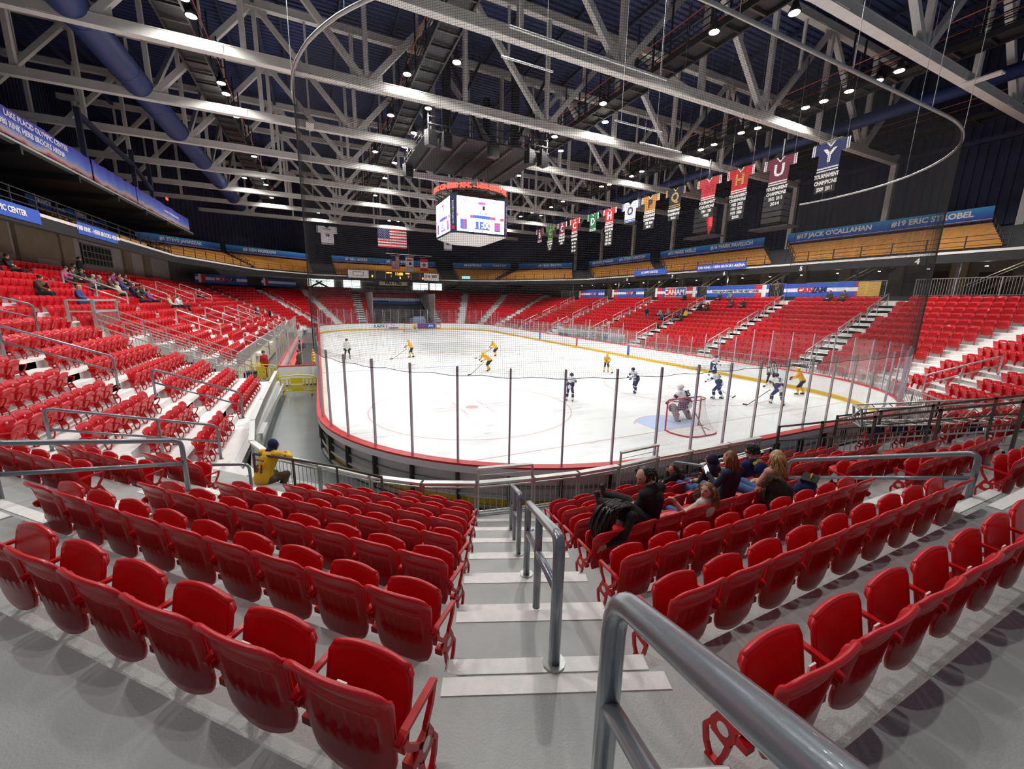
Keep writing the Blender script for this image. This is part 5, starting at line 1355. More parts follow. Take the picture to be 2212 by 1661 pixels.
# ================================================================ BANNERS, FLAGS
def jersey(label, x, y0, y1, zt, hb, body, trim, logo, logocol, lines, tail=None, plane='x', tailcol='txt_black', txtcol='txt_white', name=None, group='hanging jersey banners', tk=.02):
    """T-shaped jersey banner; plane 'x' hangs across x=const and reads from -x; plane 'y' reads from -y"""
    L = y1-y0; c = (y0+y1)/2
    if plane == 'x': O = V(x, c, zt); X = V(0, -1, 0); N = V(-1, 0, 0)
    else: O = V(c, x, zt); X = V(1, 0, 0); N = V(0, -1, 0)
    t = thing('jersey_banner', label, 'banner', O, group)
    w_ = L/2; bw = w_*.60; sl = hb*.38
    def P(u, v, d=0): return O+X*(u*w_)+V(0, 0, v)+N*d
    def poly(uv, d, m, nm):
        bb = MB(); bb.extr([P(u, v, d) for u, v in uv], (0, 0, 0), N*.012); bb.build(nm, m, t)
    r = bw/w_
    bb = MB(); bb.extr([P(-.98, -.02), P(-.22, 0), P(0, -.22), P(.22, 0), P(.98, -.02), P(1.0, -sl), P(r, -sl), P(r*.96, -hb), P(-r*.96, -hb), P(-r, -sl), P(-1.0, -sl)], (0, 0, 0), N*-tk); bb.build('jersey_cloth', body, t)
    poly([(-.26, -.0), (-.20, 0.0), (0, -.20), (.20, 0), (.26, 0), (0, -.30)], .002, trim, 'collar')
    for s in (-1, 1):
        for a, b_ in ((.93, .99), (.82, .88)): poly([(s*a, -.02), (s*b_, -.02), (s*(b_+.01), -sl), (s*(a+.01), -sl)], .002, trim, 'sleeve_stripe')
    for v in (hb-.10, hb-.24): poly([(-r*.96, -v), (r*.96, -v), (r*.96, -v-.07), (-r*.96, -v-.07)], .002, trim, 'hem_stripe')
    if logo: text(logo, .95 if len(logo) == 1 else (.62 if len(logo) < 4 else .4), P(0, -hb*.48, .02), X, (0, 0, 1), logocol, t, 'crest', bold=.03)
    if name: text(name, .24, P(0, -.42, .02), X, (0, 0, 1), logocol, t, 'name', bold=.008)
    if tail:
        bb = MB(); bb.extr([P(-r*.96, -hb), P(r*.96, -hb), P(r*.94, -hb-tail), P(-r*.94, -hb-tail)], (0, 0, 0), N*-tk); bb.build('tail_cloth', tailcol, t)
        n = len(lines)
        for i, s in enumerate(lines):
            s_ = min(.30, tail/(n+.6)); text(s, s_, P(0, -hb-tail*(i+.6)/n*.96, .02), X, (0, 0, 1), txtcol, t, 'tail_lettering', bold=.012, xs=min(1, 2.0*bw/(len(s)*s_*.62)))
    MB().tube([P(-1, .03), P(1, .03)], .015, 5).build('hang_rod', 'black_steel', t)
    for s in (-.8, .8): MB().tube([P(s, .03), P(s, 26.0-zt)], .006, 4).build('cable', 'galv', t)
    return t
TC = ['TOURNAMENT', 'CHAMPIONS']
jersey('navy jersey banner with outlined Y, largest at upper right', 13.5, 2.7, 4.56, 13.9, 1.55, 'txt_navy', 'white_cloth', 'Y', 'txt_white', TC+['2009  2011'], 1.1)
jersey('maroon jersey banner with white U and lightning', 13.5, 5.39, 7.38, 13.88, 1.60, 'maroon', 'white_cloth', 'U', 'txt_white', TC+['2012  2013', '2014'], 1.25)
jersey('red jersey banner with shield crest and long list of years', 13.5, 8.03, 10.01, 13.98, 1.6, 'banner_red', 'white_cloth', 'H', 'gold', TC+['1983  2002', '1994  2004', '1999  2006', '2002'], 1.7)
jersey('orange-red jersey banner with three outlined letters', 13.5, 10.46, 12.5, 13.96, 1.5, 'cap_red', 'white_cloth', 'RPI', 'txt_red', TC+['1984  1985', '1995'], 1.25)
jersey('dark jersey banner with round gold bobcat crest', 13.5, 13.6, 15.57, 13.98, 1.5, 'navy_cloth', 'gold', 'Q', 'gold', TC+['2016'], .9)
jersey('bright orange jersey banner with a P', 13.5, 16.27, 18.37, 14.0, 1.45, 'bench_orange', 'white_cloth', 'P', 'txt_black', TC+['1998  2008', '2018'], 1.25)
jersey('white jersey banner with blue sleeves and round crest', 13.5, 18.6, 20.99, 14.0, 1.75, 'white_cloth', 'banner_royal', 'O', 'txt_navy', [], None)
jersey('red jersey banner with white H and very long white list', 13.5, 21.7, 23.74, 14.0, 1.5, 'banner_red', 'white_cloth', 'H', 'txt_white', TC+['1963  1971', '1983  1987', '1994  2002', '2004  2006'], 2.0, tailcol='txt_black')
jersey('green jersey banner with white D', 13.5, 24.47, 26.38, 14.0, 1.75, 'seat_green', 'white_cloth', 'D', 'txt_white', [], None)
jersey('red jersey banner with white C and long list', 13.5, 27.81, 29.71, 14.05, 1.6, 'banner_red', 'white_cloth', 'C', 'txt_white', TC+['1967  1968', '1969  1970', '1973  1980'], 2.05)
jersey('maroon jersey banner with round C crest, far', 13.5, 30.38, 32.37, 14.05, 1.5, 'maroon', 'white_cloth', 'C', 'txt_white', TC+['1990'], 1.0)
jersey('dark green jersey banner with yellow emblem, far', 13.5, 33.12, 35.0, 14.1, 1.7, 'seat_green', 'gold', 'C', 'gold', TC+['1966  1991', '2007'], 1.2)
jersey('brown jersey banner with letter B, farthest in the row', 13.5, 35.81, 37.62, 14.1, 1.65, 'maroon', 'white_cloth', 'B', 'txt_white', [], None)
jersey('white number 16 jersey banner on the far wall', 60.3, -12.4, -9.35, 15.75, 2.7, 'white_cloth', 'txt_navy', '16', 'txt_navy', [], None, plane='y', name='PAVELICH')
jersey('white number 20 jersey banner under the scoreboard', 60.3, 7.1, 9.5, 15.7, 2.2, 'white_cloth', 'txt_navy', '20', 'txt_navy', [], None, plane='y', name='BROTEN')
def usflag(label, x0, x1, y, z0, z1, vert=False, grp=None):
    t = thing('us_flag', label, 'flag', ((x0+x1)/2, y, z1), grp)
    L = x1-x0; H = z1-z0
    if not vert:
        for i in range(13): MB().box(((x0+x1)/2, y+.02*math.sin(i), z1-(i+.5)*H/13), (L, .03, H/13)).build('stripe', 'banner_red' if i % 2 == 0 else 'white_cloth', t)
        MB().box((x0+L*.2, y-.03, z1-H*7/26), (L*.4, .03, H*7/13)).build('canton', 'txt_navy', t)
        bb = MB()
        for r in range(9):
            for c in range(6 if r % 2 == 0 else 5):
                px = x0+L*.4*((c+.5+(.5 if r % 2 else 0))/6.2); pz = z1-H*7/13*(r+.6)/9.3; s = H*.022
                bb.extr([(px+s*(1 if k % 2 == 0 else .42)*math.sin(k*math.pi/5), y-.05, pz+s*(1 if k % 2 == 0 else .42)*math.cos(k*math.pi/5)) for k in range(10)], (0, 0, 0), (0, -.01, 0))
        bb.build('stars', 'white_cloth', t)
    else:
        for i in range(13): MB().box((x0+(i+.5)*L/13, y, (z0+z1)/2), (L/13, .03, H)).build('stripe', 'banner_red' if i % 2 == 0 else 'white_cloth', t)
        MB().box((x0+L*.27, y-.03, z1-H*.2), (L*.54, .03, H*.4)).build('canton', 'txt_navy', t)
    for x in (x0+.1, x1-.1): MB().tube([(x, y, z1), (x, y, 26 if not vert else 12.7)], .01, 4).build('cable', 'galv', t)
    return t
usflag('large american flag hanging left of the scoreboard', -4.5, -.4, 52, 12.3, 14.85)
usflag('small vertical american flag over the far scoreboard', -.5, .95, 66, 10.3, 12.6, True)
t = thing('event_banner', 'white vertical banner between two small flags', 'banner', (2.7, 66, 12.4)); MB().box((2.72, 66, 11.05), (1.45, .03, 2.85)).build('cloth', 'white_cloth', t)
MB().box((2.72, 65.97, 12.0), (1.0, .02, .3)).build('print_red', 'led_red' if False else 'banner_red', t); MB().box((2.85, 65.97, 11.4), (.5, .02, .45)).build('print_blue', 'txt_navy', t); text('CAN AM', .28, (2.72, 65.95, 10.7), (1, 0, 0), (0, 0, 1), 'cap_red', t, bold=.01)
t = thing('canadian_flag', 'vertical canadian flag with red maple leaf', 'flag', (5.4, 66, 12.4))
MB().box((5.4, 66, 12.12), (1.4, .03, .55)).build('red_band', 'banner_red', t); MB().box((5.4, 66, 10.5), (1.4, .03, .55)).build('red_band', 'banner_red', t); MB().box((5.4, 66, 11.31), (1.4, .03, 1.08)).build('white_band', 'white_cloth', t)
leaf = [(0, .5), (.1, .28), (.22, .34), (.2, .02), (.34, .18), (.42, .06), (.36, -.08), (.1, -.28), (.12, -.34), (.02, -.32), (.02, -.5), (-.02, -.5), (-.02, -.32), (-.12, -.34), (-.1, -.28), (-.36, -.08), (-.42, .06), (-.34, .18), (-.2, .02), (-.22, .34), (-.1, .28)]
bb = MB(); bb.extr([(5.4-v*.9, 65.97, 11.31+u*.9) for u, v in leaf], (0, 0, 0), (0, -.02, 0)); bb.build('maple_leaf', 'banner_red', t)
t = thing('flag_pole_bar', 'white horizontal pipe holding the three vertical flags', 'pipe', (2.6, 66, 12.9))
MB().tube([(-1.4, 66, 12.95), (6.8, 66, 12.95)], .05, 8).build('pipe', 'alu', t)
for x in (.2, 2.7, 5.4): MB().tube([(x-.9, 66, 12.68), (x+.9, 66, 12.68)], .03, 6).build('flag_bar', 'alu', t)
for x in (-1, 2.6, 6.4): MB().tube([(x, 66, 12.95), (x, 66, 17.8)], .01, 4).build('cable', 'galv', t)
t = thing('limp_flag', 'folded flag hanging behind the red jersey banners', 'flag', (19.4, 16.0, 13.0)); MB().tube([(19.4, 16, 13.4), (19.45, 16.1, 12.6), (19.35, 15.9, 11.8), (19.4, 16, 11.2)], .2, 8, rad=[.12, .26, .2, .05]).build('cloth', 'banner_red', t)
for x, y, wd in ((20.5, 17.5, 'left'), (21.5, 11.5, 'right')):
    t = thing('speaker_cluster', 'black speaker array hanging behind the jersey banners, %s one' % wd, 'loudspeaker', (x, y, 11.5), 'hanging speaker arrays')
    for j in range(5): MB().box((x, y, 13.6-j*.45), (1.0, 1.6, .38)).build('speaker_box', 'black_plastic', t)
    MB().box((x, y, 11.2), (1.6, 3.2, .12)).build('frame', 'black_steel', t); MB().box((x, y, 15.8), (.1, .1, 4.3)).build('hanger', 'black_steel', t)
# ================================================================ PEOPLE
class Body:
    def __init__(s): s.p = []
    def cap(s, a, b, ra, rb, tg): s.p.append(('c', np.array(a, float), np.array(b, float), ra, rb, tg)); return s
    def ell(s, c, r, tg): s.p.append(('e', np.array(c, float), np.array(r, float), 0, 0, tg)); return s
    def raw(s, n=12):
        mb = MB()
        for k, a, b, ra, rb, tg in s.p:
            if k == 'c':
                d = b-a; L = np.linalg.norm(d); d = Vector(d/L) if L > 1e-6 else V(0, 0, 1); A = Vector(a); B = Vector(b)
                pts = []; rad = []
                for i in range(4): t = math.pi/2*i/4; pts.append(A-d*ra*math.cos(t)); rad.append(max(.001, ra*math.sin(t)))
                pts.append(A); rad.append(ra); pts.append(B+d*1e-5); rad.append(rb)
                for i in range(1, 5): t = math.pi/2*i/4; pts.append(B+d*rb*math.sin(t)); rad.append(max(.001, rb*math.cos(t)))
                mb.tube(pts, 0, n, rad=rad)
            else:
                pts = []; o = len(mb.v); R = 8
                vs = []; fs = []
                for i in range(R+1):
                    t = math.pi*i/R; rr = max(.02, math.sin(t))
                    for j in range(n): q = 2*math.pi*j/n; vs.append((a[0]+b[0]*rr*math.cos(q), a[1]+b[1]*rr*math.sin(q), a[2]-b[2]*math.cos(t)))
                for i in range(R):
                    for j in range(n): w0 = i*n+j; w1 = i*n+(j+1) % n; fs.append((w0, w1, w1+n, w0+n))
                fs.append(tuple(range(n-1, -1, -1))); fs.append(tuple(range(R*n, R*n+n))); mb.add(vs, fs)
        return mb
    def remesh(s, vox, mats, smooth=2):
        me = s.raw().mesh('skin'); ob = bpy.data.objects.new('tmp', me); COL.objects.link(ob)
        m = ob.modifiers.new('r', 'REMESH'); m.mode = 'VOXEL'; m.voxel_size = vox
        sm = ob.modifiers.new('s', 'SMOOTH'); sm.factor = .5; sm.iterations = smooth
        dg = bpy.context.evaluated_depsgraph_get(); out = bpy.data.meshes.new_from_object(ob.evaluated_get(dg)); bpy.data.objects.remove(ob)
        n = len(out.polygons); c = np.empty(n*3); out.polygons.foreach_get('center', c); c = c.reshape(-1, 3)
        best = np.full(n, 1e9); idx = np.zeros(n, int); tags = list(mats.keys())
        for k, a, b, ra, rb, tg in s.p:
            if k == 'c':
                d = b-a; L2 = max(1e-9, d@d); t = np.clip(((c-a)@d)/L2, 0, 1); q = np.linalg.norm(c-(a+t[:, None]*d), axis=1)-(ra+(rb-ra)*t)
            else: q = (np.linalg.norm((c-a)/b, axis=1)-1)*b.min()
            u = q < best; best[u] = q[u]; idx[u] = tags.index(tg)
        out.materials.clear()
        for tg in tags: out.materials.append(M[mats[tg]])
        out.polygons.foreach_set('material_index', idx.astype('i4').tolist()); out.polygons.foreach_set('use_smooth', [True]*n); out.update(); return out
def v3(a): return np.array(a, float)
def human(J, near=False, helmet=None, hood=False, bulk=1.0, skates=False, bands=None, gloves=False, hairtag='hair', bare_face=True, mitre=False):
    B = Body(); h, nk, ch, ab, pe = [v3(J[k]) for k in ('head', 'neck', 'chest', 'abdomen', 'pelvis')]
    look = v3(J.get('look', (0, 1, 0))); look = look/np.linalg.norm(look); side = np.cross(look, (0, 0, 1)); side /= np.linalg.norm(side); up = np.cross(side, look)
    ft = 'hood' if hood else 'skin'
    # head: skull, jaw, face features turned towards look
    B.ell(h+up*.02, (.078, .092, .10) if abs(look[1]) > .7 else (.092, .078, .10), 'skin'); B.cap(h-up*.03+look*.03, h-up*.065+look*.045, .058, .040, 'skin')
    B.cap(h+look*.085+up*.012, h+look*.103-up*.014, .011, .014, 'skin')
    for s_ in (-1, 1):
        B.ell(h+side*s_*.080-look*.005, (.016, .018, .028), 'skin'); 
        if near: B.ell(h+side*s_*.034+look*.080+up*.018, (.0085, .008, .006), 'eye'); B.cap(h+side*s_*.018+look*.088+up*.036, h+side*s_*.05+look*.078+up*.036, .006, .005, hairtag)
    if near: B.cap(h-side*.018+look*.086-up*.045, h+side*.018+look*.086-up*.045, .009, .009, 'lip')
    B.cap(nk, h-up*.05-look*.01, .052, .048, 'hood' if hood else 'skin')
    if hood: B.ell(h+up*.022-look*.022, (.104, .104, .122), 'hood'); B.cap(h-up*.08-look*.03, nk, .085, .10, 'hood')
    elif helmet: B.ell(h+up*.045-look*.012, (.112, .122, .098), helmet); B.cap(h+side*.09, h-side*.09+up*.0-look*.02, .045, .045, helmet); 
    if mitre: B.ell(h+look*.07-up*.03, (.075, .05, .09), helmet)
    k = bulk
    shl, shr = v3(J['shL']), v3(J['shR'])
    B.cap(shl, shr, .075*k, .075*k, 'top'); B.cap(ch, ab, .135*k, .125*k, 'top'); B.cap(ab, pe, .125*k, .135*k, 'top'); B.cap(nk-(0, 0, .03), ch, .075*k, .13*k, 'top')
    w = (shr-shl)/np.linalg.norm(shr-shl)
    for s_ in (-1, 1): B.cap(ch+w*s_*.065, ab+w*s_*.05, .105*k, .10*k, 'top'); B.cap(ab+w*s_*.05, pe+w*s_*.07, .10*k, .11*k, 'top')
    B.cap(v3(J['hipL']), v3(J['hipR']), .105*k, .105*k, 'pants')
    for S in 'LR':
        sh, el, ha, hp, kn, an = [v3(J[n_+S]) for n_ in ('sh', 'el', 'ha', 'hip', 'kn', 'an')]
        B.cap(sh, el, .062*k, .050*k, 'top'); B.cap(el, el*.12+ha*.88, .049*k, .036*k, 'top' if not J.get('bare') else 'skin')
        hd = (ha-el)/np.linalg.norm(ha-el)
        if gloves: B.cap(ha, ha+hd*.09, .052, .050, 'glove')
        else:
            B.cap(ha-hd*.02, ha+hd*.05, .030, .034, 'skin')
            if near:
                cr = np.cross(hd, (0, 0, 1)); cr /= max(1e-6, np.linalg.norm(cr)); dn = np.cross(cr, hd); g = 1 if dn[2] < 0 else -1
                for q, ln in zip((-.027, -.009, .009, .027), (.050, .058, .054, .042)):
                    p0 = ha+hd*.065+cr*q; p1 = p0+hd*ln*.6+dn*g*.008; B.cap(p0, p1, .0105, .0098, 'skin'); B.cap(p1, p1+hd*ln*.4+dn*g*.024, .0098, .0085, 'skin')
                t0 = ha+hd*.015+cr*(.03 if S == 'L' else -.03); B.cap(t0, t0+hd*.045+cr*(.022 if S == 'L' else -.022), .013, .010, 'skin')
            else: B.cap(ha+hd*.05, ha+hd*.10, .026, .018, 'skin')
        B.cap(hp, kn, .088*k, .062*k, 'pants'); B.cap(kn, kn*.55+an*.45, .060*k, .062*k, 'sock'); B.cap(kn*.55+an*.45, an, .062*k, .042*k, 'sock')
        tv = v3(J.get('toe', (0, 1, 0))); tv = v3(J['toe'+S]) if 'toe'+S in J else tv; tv = tv/np.linalg.norm(tv)
        B.cap(an-(0, 0, .01), an+tv*.15-(0, 0, .045), .045, .038, 'shoe'); B.cap(an-(0, 0, .035)-tv*.03, an+tv*.05-(0, 0, .045), .04, .04, 'shoe')
        if skates: B.cap(an-(0, 0, .105)-tv*.08, an-(0, 0, .105)+tv*.19, .012, .012, 'blade'); B.cap(an-(0, 0, .05), an-(0, 0, .105), .018, .012, 'shoe'); B.cap(an+tv*.13-(0, 0, .05), an-(0, 0, .105)+tv*.13, .018, .012, 'shoe')
        if bands:
            for f in (.25, .45): q = kn*(1-f)+an*f; dd = (an-kn)/np.linalg.norm(an-kn); B.cap(q, q+dd*.03, .068*k, .068*k, bands)
            q = el*.55+sh*.45; dd = (el-sh)/np.linalg.norm(el-sh); B.cap(q, q+dd*.03, .062*k, .062*k, bands)
    if bands:
        for f in (.30, .62): q = ab*(1-f)+pe*f; dd = (pe-ab)/np.linalg.norm(pe-ab); B.cap(q-w*.08, q+w*.08, .132*k, .132*k, bands)
    return B
def seated(lean=.0, twist=0, arms='lap', legs='down', head=(0, 0, 0), look=(0, 1, -.05), hz=.43):
    sx = lean
    J = dict(pelvis=(0, .32, hz), hipL=(-.09, .36, hz-.01), hipR=(.09, .36, hz-.01), abdomen=(0, .26+sx*.2, hz+.18), chest=(0, .20+sx*.55, hz+.37), neck=(0, .17+sx*.8, hz+.53),
             head=(0+head[0], .20+sx*1.0+head[1], hz+.66+head[2]), shL=(-.165, .18+sx*.7, hz+.47), shR=(.165, .18+sx*.7, hz+.47), look=look)
    y0 = .18+sx*.7
    if arms == 'lap': J.update(elL=(-.23, y0+.08, hz+.22), elR=(.23, y0+.08, hz+.22), haL=(-.08, y0+.30, hz+.14), haR=(.08, y0+.30, hz+.14))
    if arms == 'chin': J.update(elL=(-.20, y0+.20, hz+.25), elR=(.20, y0+.12, hz+.22), haL=(-.04, y0+.24, hz+.48), haR=(.05, y0+.30, hz+.16))
    if arms == 'cross': J.update(elL=(-.22, y0+.10, hz+.24), elR=(.22, y0+.10, hz+.24), haL=(.06, y0+.22, hz+.26), haR=(-.06, y0+.22, hz+.22))
    if arms == 'phone': J.update(elL=(-.24, y0+.10, hz+.25), elR=(.20, y0+.10, hz+.22), haL=(-.14, y0+.33, hz+.36), haR=(.08, y0+.28, hz+.20))
    if legs == 'down': J.update(knL=(-.12, .76, hz+.02), knR=(.12, .76, hz+.02), anL=(-.12, .74, .08), anR=(.12, .78, .08))
    if legs == 'up': J.update(knL=(-.10, .70, hz+.12), knR=(.10, .70, hz+.14), anL=(-.10, 1.0, hz+.06), anR=(.04, 1.02, hz+.12), toe=(0, .35, 1))
    return J
def standing(lean=.0, arms='down', look=(0, 1, 0), st=.12, crouch=0.0, stride=0.0, hands=None):
    z = .92-crouch; f = lean
    J = dict(pelvis=(0, -f*.12, z), hipL=(-.09, -f*.12, z-.02), hipR=(.09, -f*.12, z-.02), abdomen=(0, f*.16, z+.17), chest=(0, f*.36, z+.36-f*.08), neck=(0, f*.52, z+.52-f*.16), head=(0, f*.64+.02, z+.67-f*.20),
             shL=(-.18, f*.48, z+.47-f*.13), shR=(.18, f*.48, z+.47-f*.13), look=look)
    y0 = f*.48; zs = z+.47-f*.13
    if arms == 'down': J.update(elL=(-.25, y0-.02, zs-.27), elR=(.25, y0-.02, zs-.27), haL=(-.24, y0+.08, zs-.50), haR=(.24, y0+.08, zs-.50))
    if arms == 'stick': J.update(elL=(-.27, y0+.12, zs-.22), elR=(.27, y0+.10, zs-.22), haL=(-.16, y0+.34, zs-.34), haR=(.14, y0+.30, zs-.28))
    if arms == 'rail': J.update(elL=(-.26, y0+.22, zs-.18), elR=(.26, y0+.22, zs-.18), haL=(-.10, y0+.42, zs-.16), haR=(.10, y0+.42, zs-.16))
    if arms == 'reach': J.update(elL=(-.30, y0+.12, zs-.20), elR=(.30, y0+.22, zs-.12), haL=(-.36, y0+.30, zs-.38), haR=(.40, y0+.42, zs-.16))
    kz = .50-crouch*.45
    J.update(knL=(-st-.02, .04+crouch*.7+stride*.5, kz), knR=(st+.02, .04+crouch*.7-stride*.5, kz), anL=(-st*1.3, -.04+stride, .11), anR=(st*1.3, -.04-stride, .11))
    return J
def place(me, name, label, loc, yaw, scale=1.0, group=None, cat='person'):
    o = obj(name, me); o.matrix_world = Matrix.Translation(Vector(loc)) @ Matrix.Rotation(yaw, 4, 'Z') @ Matrix.Scale(scale, 4); return tag(o, label, cat, group)
def locks(o, head, look, length, m, wav=.02, spread=.09, n=70, r=.012, back=1.0, cap_=True, seed=1):
    """a hair part: skull cap plus falling locks; returns the child object"""
    rnd = random.Random(seed); h = Vector(head); lk = Vector(look).normalized(); sd = lk.cross(V(0, 0, 1)).normalized(); up = sd.cross(lk); b = MB()
    if cap_:
        vs = []; fs = []; n1, n2 = 10, 18
        for i in range(n1+1):
            t = math.pi*.80*i/n1
            for j in range(n2):
                q = 2*math.pi*j/n2; d = up*math.cos(t)+(sd*math.cos(q)+lk*math.sin(q))*math.sin(t)
                fr = max(0, d.dot(lk)); k = 1.0
                if d.dot(up) < .30 and fr > .45: k = .80
                p = h+up*.022-lk*.012+Vector((d.x*.090, d.y*.100, d.z*.112))*k*(1+.03*math.sin(q*9+i)); vs.append(p)
        for i in range(n1):
            for j in range(n2): a = i*n2+j; c = i*n2+(j+1) % n2; fs.append((a, c, c+n2, a+n2))
        fs.append(tuple(range(n2))); fs.append(tuple(range(n1*n2, n1*n2+n2))); b.add(vs, fs)
    for i in range(n):
        a = rnd.uniform(-2.2, 2.2)+math.pi; a = math.pi+rnd.uniform(-1.9, 1.9); e = rnd.uniform(.1, 1.2)
        d = (lk*math.cos(a)+sd*math.sin(a)); p = h+up*(.03+.085*math.sin(e))+d*.088*math.cos(e)-lk*.01
        ph = rnd.uniform(0, 6); pts = [p]; rad = [r*.9]; L = length*rnd.uniform(.75, 1.05)
        for j in range(1, 8):
            f = j/7; out = d*(.03*math.sin(min(1, f*2)*math.pi/2)+spread*f*.35)
            q = p+out-V(0, 0, 1)*L*f+sd*wav*math.sin(ph+f*9)-lk*(.02*back)*f+d*wav*.6*math.cos(ph+f*8); pts.append(q); rad.append(r*(1.15-f*.75))
        b.tube(pts, r, 5, rad=rad)
    return b.build('hair', m, o, True, local=True)
def cols(name, top, pants, **k):
    d = dict(skin='skin', top=top, pants=pants, sock=k.get('sock', pants), shoe=k.get('shoe', 'black_plastic'), hood=k.get('hood', top), hair=k.get('hair', 'hair_dark'), glove=k.get('glove', 'black_plastic'), blade='alu', eye='black_plastic', lip='lips', helmet=k.get('helmet', 'black_plastic'), band=k.get('band', 'txt_navy')); return d
mat('hair_dark', (.012, .009, .008), .45, var=.3, vscale=30); mat('hair_blond', (.50, .34, .15), .45, var=.35, vscale=18); mat('hair_red', (.20, .075, .02), .45, var=.3, vscale=20); mat('hair_brown', (.075, .035, .018), .5, var=.3, vscale=20); mat('hair_grey', (.35, .33, .31), .6, var=.2)
mat('hair_light_brown', (.20, .11, .045), .45, var=.35, vscale=18); mat('lips', (.42, .10, .09), .5, var=0); mat('sweater_cream', (.70, .64, .55), .9, var=.12, vscale=30, bump=.5, bscale=200); mat('sweater_pink', (.66, .36, .29), .9, var=.1, vscale=25, bump=.5, bscale=200)
mat('hoodie_navy', (.012, .022, .11), .9, var=.2); mat('jeans', (.06, .12, .28), .9, var=.2, vscale=20); mat('jersey_gold', (.78, .43, .015), .7, var=.08); mat('jersey_white', (.80, .81, .82), .7, var=.04)
mat('coat_green', (.022, .026, .016), .85, var=.3, vscale=12, bump=.6, bscale=40); mat('fur', (.16, .11, .06), .95, var=.5, vscale=60); mat('khaki', (.13, .09, .055), .9, var=.15); mat('purple_cloth', (.22, .04, .22), .85, var=.2); mat('pink_cloth', (.50, .06, .20), .85, var=.2)
mat('grey_cloth', (.22, .22, .23), .9, var=.2); mat('brown_cloth', (.07, .045, .03), .9, var=.3, vscale=15); mat('red_cloth', (.40, .01, .015), .8, var=.2); mat('beige_cloth', (.52, .46, .36), .9, var=.15); mat('blue_cloth', (.03, .06, .22), .85, var=.2); mat('ref_stripe', (.45, .45, .45), .8, var=0)
def stripe_mat():
    m = bpy.data.materials.new('referee_stripes'); m.use_nodes = True; nt = m.node_tree; n = nt.nodes; b = n['Principled BSDF']; tc = n.new('ShaderNodeTexCoord'); w_ = n.new('ShaderNodeTexWave'); w_.bands_direction = 'X'; w_.inputs['Scale'].default_value = 3.6
    cr = n.new('ShaderNodeValToRGB'); cr.color_ramp.interpolation = 'CONSTANT'; cr.color_ramp.elements[0].color = (.02, .02, .02, 1); cr.color_ramp.elements[1].position = .5; cr.color_ramp.elements[1].color = (.8, .8, .8, 1)
    nt.links.new(tc.outputs['Object'], w_.inputs['Vector']); nt.links.new(w_.outputs['Fac'], cr.inputs[0]); nt.links.new(cr.outputs[0], b.inputs['Base Color']); b.inputs['Roughness'].default_value = .8; M['referee_stripes'] = m
stripe_mat()

# --- spectators near the camera (row three right of the stairs and around it)
def row_floor(k): return .52+.362*k
def near_person(label, J, C, loc, yaw, scale=.97, vox=.0105, **k):
    B = human(J, near=True, **k); me = B.remesh(vox, C, 2); return place(me, 'person', label, loc, yaw, scale)
yr = lambda k: -(5.29+.84*k)
z3 = row_floor(3); y3 = yr(3)
# woman bent far forward to the left over the armrest, long black hair hanging
J = dict(pelvis=(.42, .30, .50), hipL=(.36, .30, .46), hipR=(.50, .32, .46), abdomen=(.24, .27, .64), chest=(.04, .25, .77), neck=(-.10, .22, .82), head=(-.24, .22, .80), look=(-.75, .15, -.6), shL=(-.03, .36, .80), shR=(-.02, .08, .81),
         elL=(-.16, .40, .58), haL=(-.36, .34, .52), elR=(-.17, .04, .58), haR=(-.37, .10, .50), knL=(.42, .68, .46), knR=(.60, .70, .46), anL=(.42, .80, .10), anR=(.62, .80, .10))
o = near_person('woman in black top bent over sideways with long black hair hanging', J, cols('a', 'black_cloth', 'white_cloth', sock='grey_cloth', shoe='grey_cloth'), (-9.72, y3-.02, z3), 0)
rh = MB(); rnd = random.Random(3)
for i in range(190):
    a = V(-.25+rnd.uniform(-.085, .07), .22+rnd.uniform(-.10, .10), .87+rnd.uniform(-.04, .05)); pts = [a]
    for j in range(1, 8): f = j/7; pts.append(a+V(-.10*math.sin(f*2)-.02*f+rnd.uniform(-.008, .008), rnd.uniform(-.008, .008)+(a.y-.22)*.25*f, .03*math.sin(f*3)-.34*f))
    rh.tube(pts, .011, 5, rad=[.014, .014, .013, .012, .011, .009, .007, .004])
for i in range(50):
    a = V(-.22+rnd.uniform(-.05, .05), .22+rnd.uniform(-.09, .09), .91); pts = [a]
    for j in range(1, 7): f = j/6; pts.append(a+V(.26*f, (a.y-.22)*.3*f, .035*math.sin(f*3)-.04*f+rnd.uniform(-.006, .006)))
    rh.tube(pts, .011, 5, rad=[.014]*5+[.008, .004])
rh.build('hair', 'hair_dark', o, True, local=True)
t = thing('drink_cup', 'pale drink cup held by the bent over woman', 'cup', (-10.12, y3+.28, z3+.36)); MB().tube([(-10.12, y3+.28, z3+.34), (-10.12, y3+.28, z3+.50)], .03, 12, rad=[.028, .036]).build('cup_body', 'white_cloth', t, True); MB().tube([(-10.12, y3+.28, z3+.50), (-10.12, y3+.28, z3+.51)], .038, 12).build('lid', 'crease_blue', t)
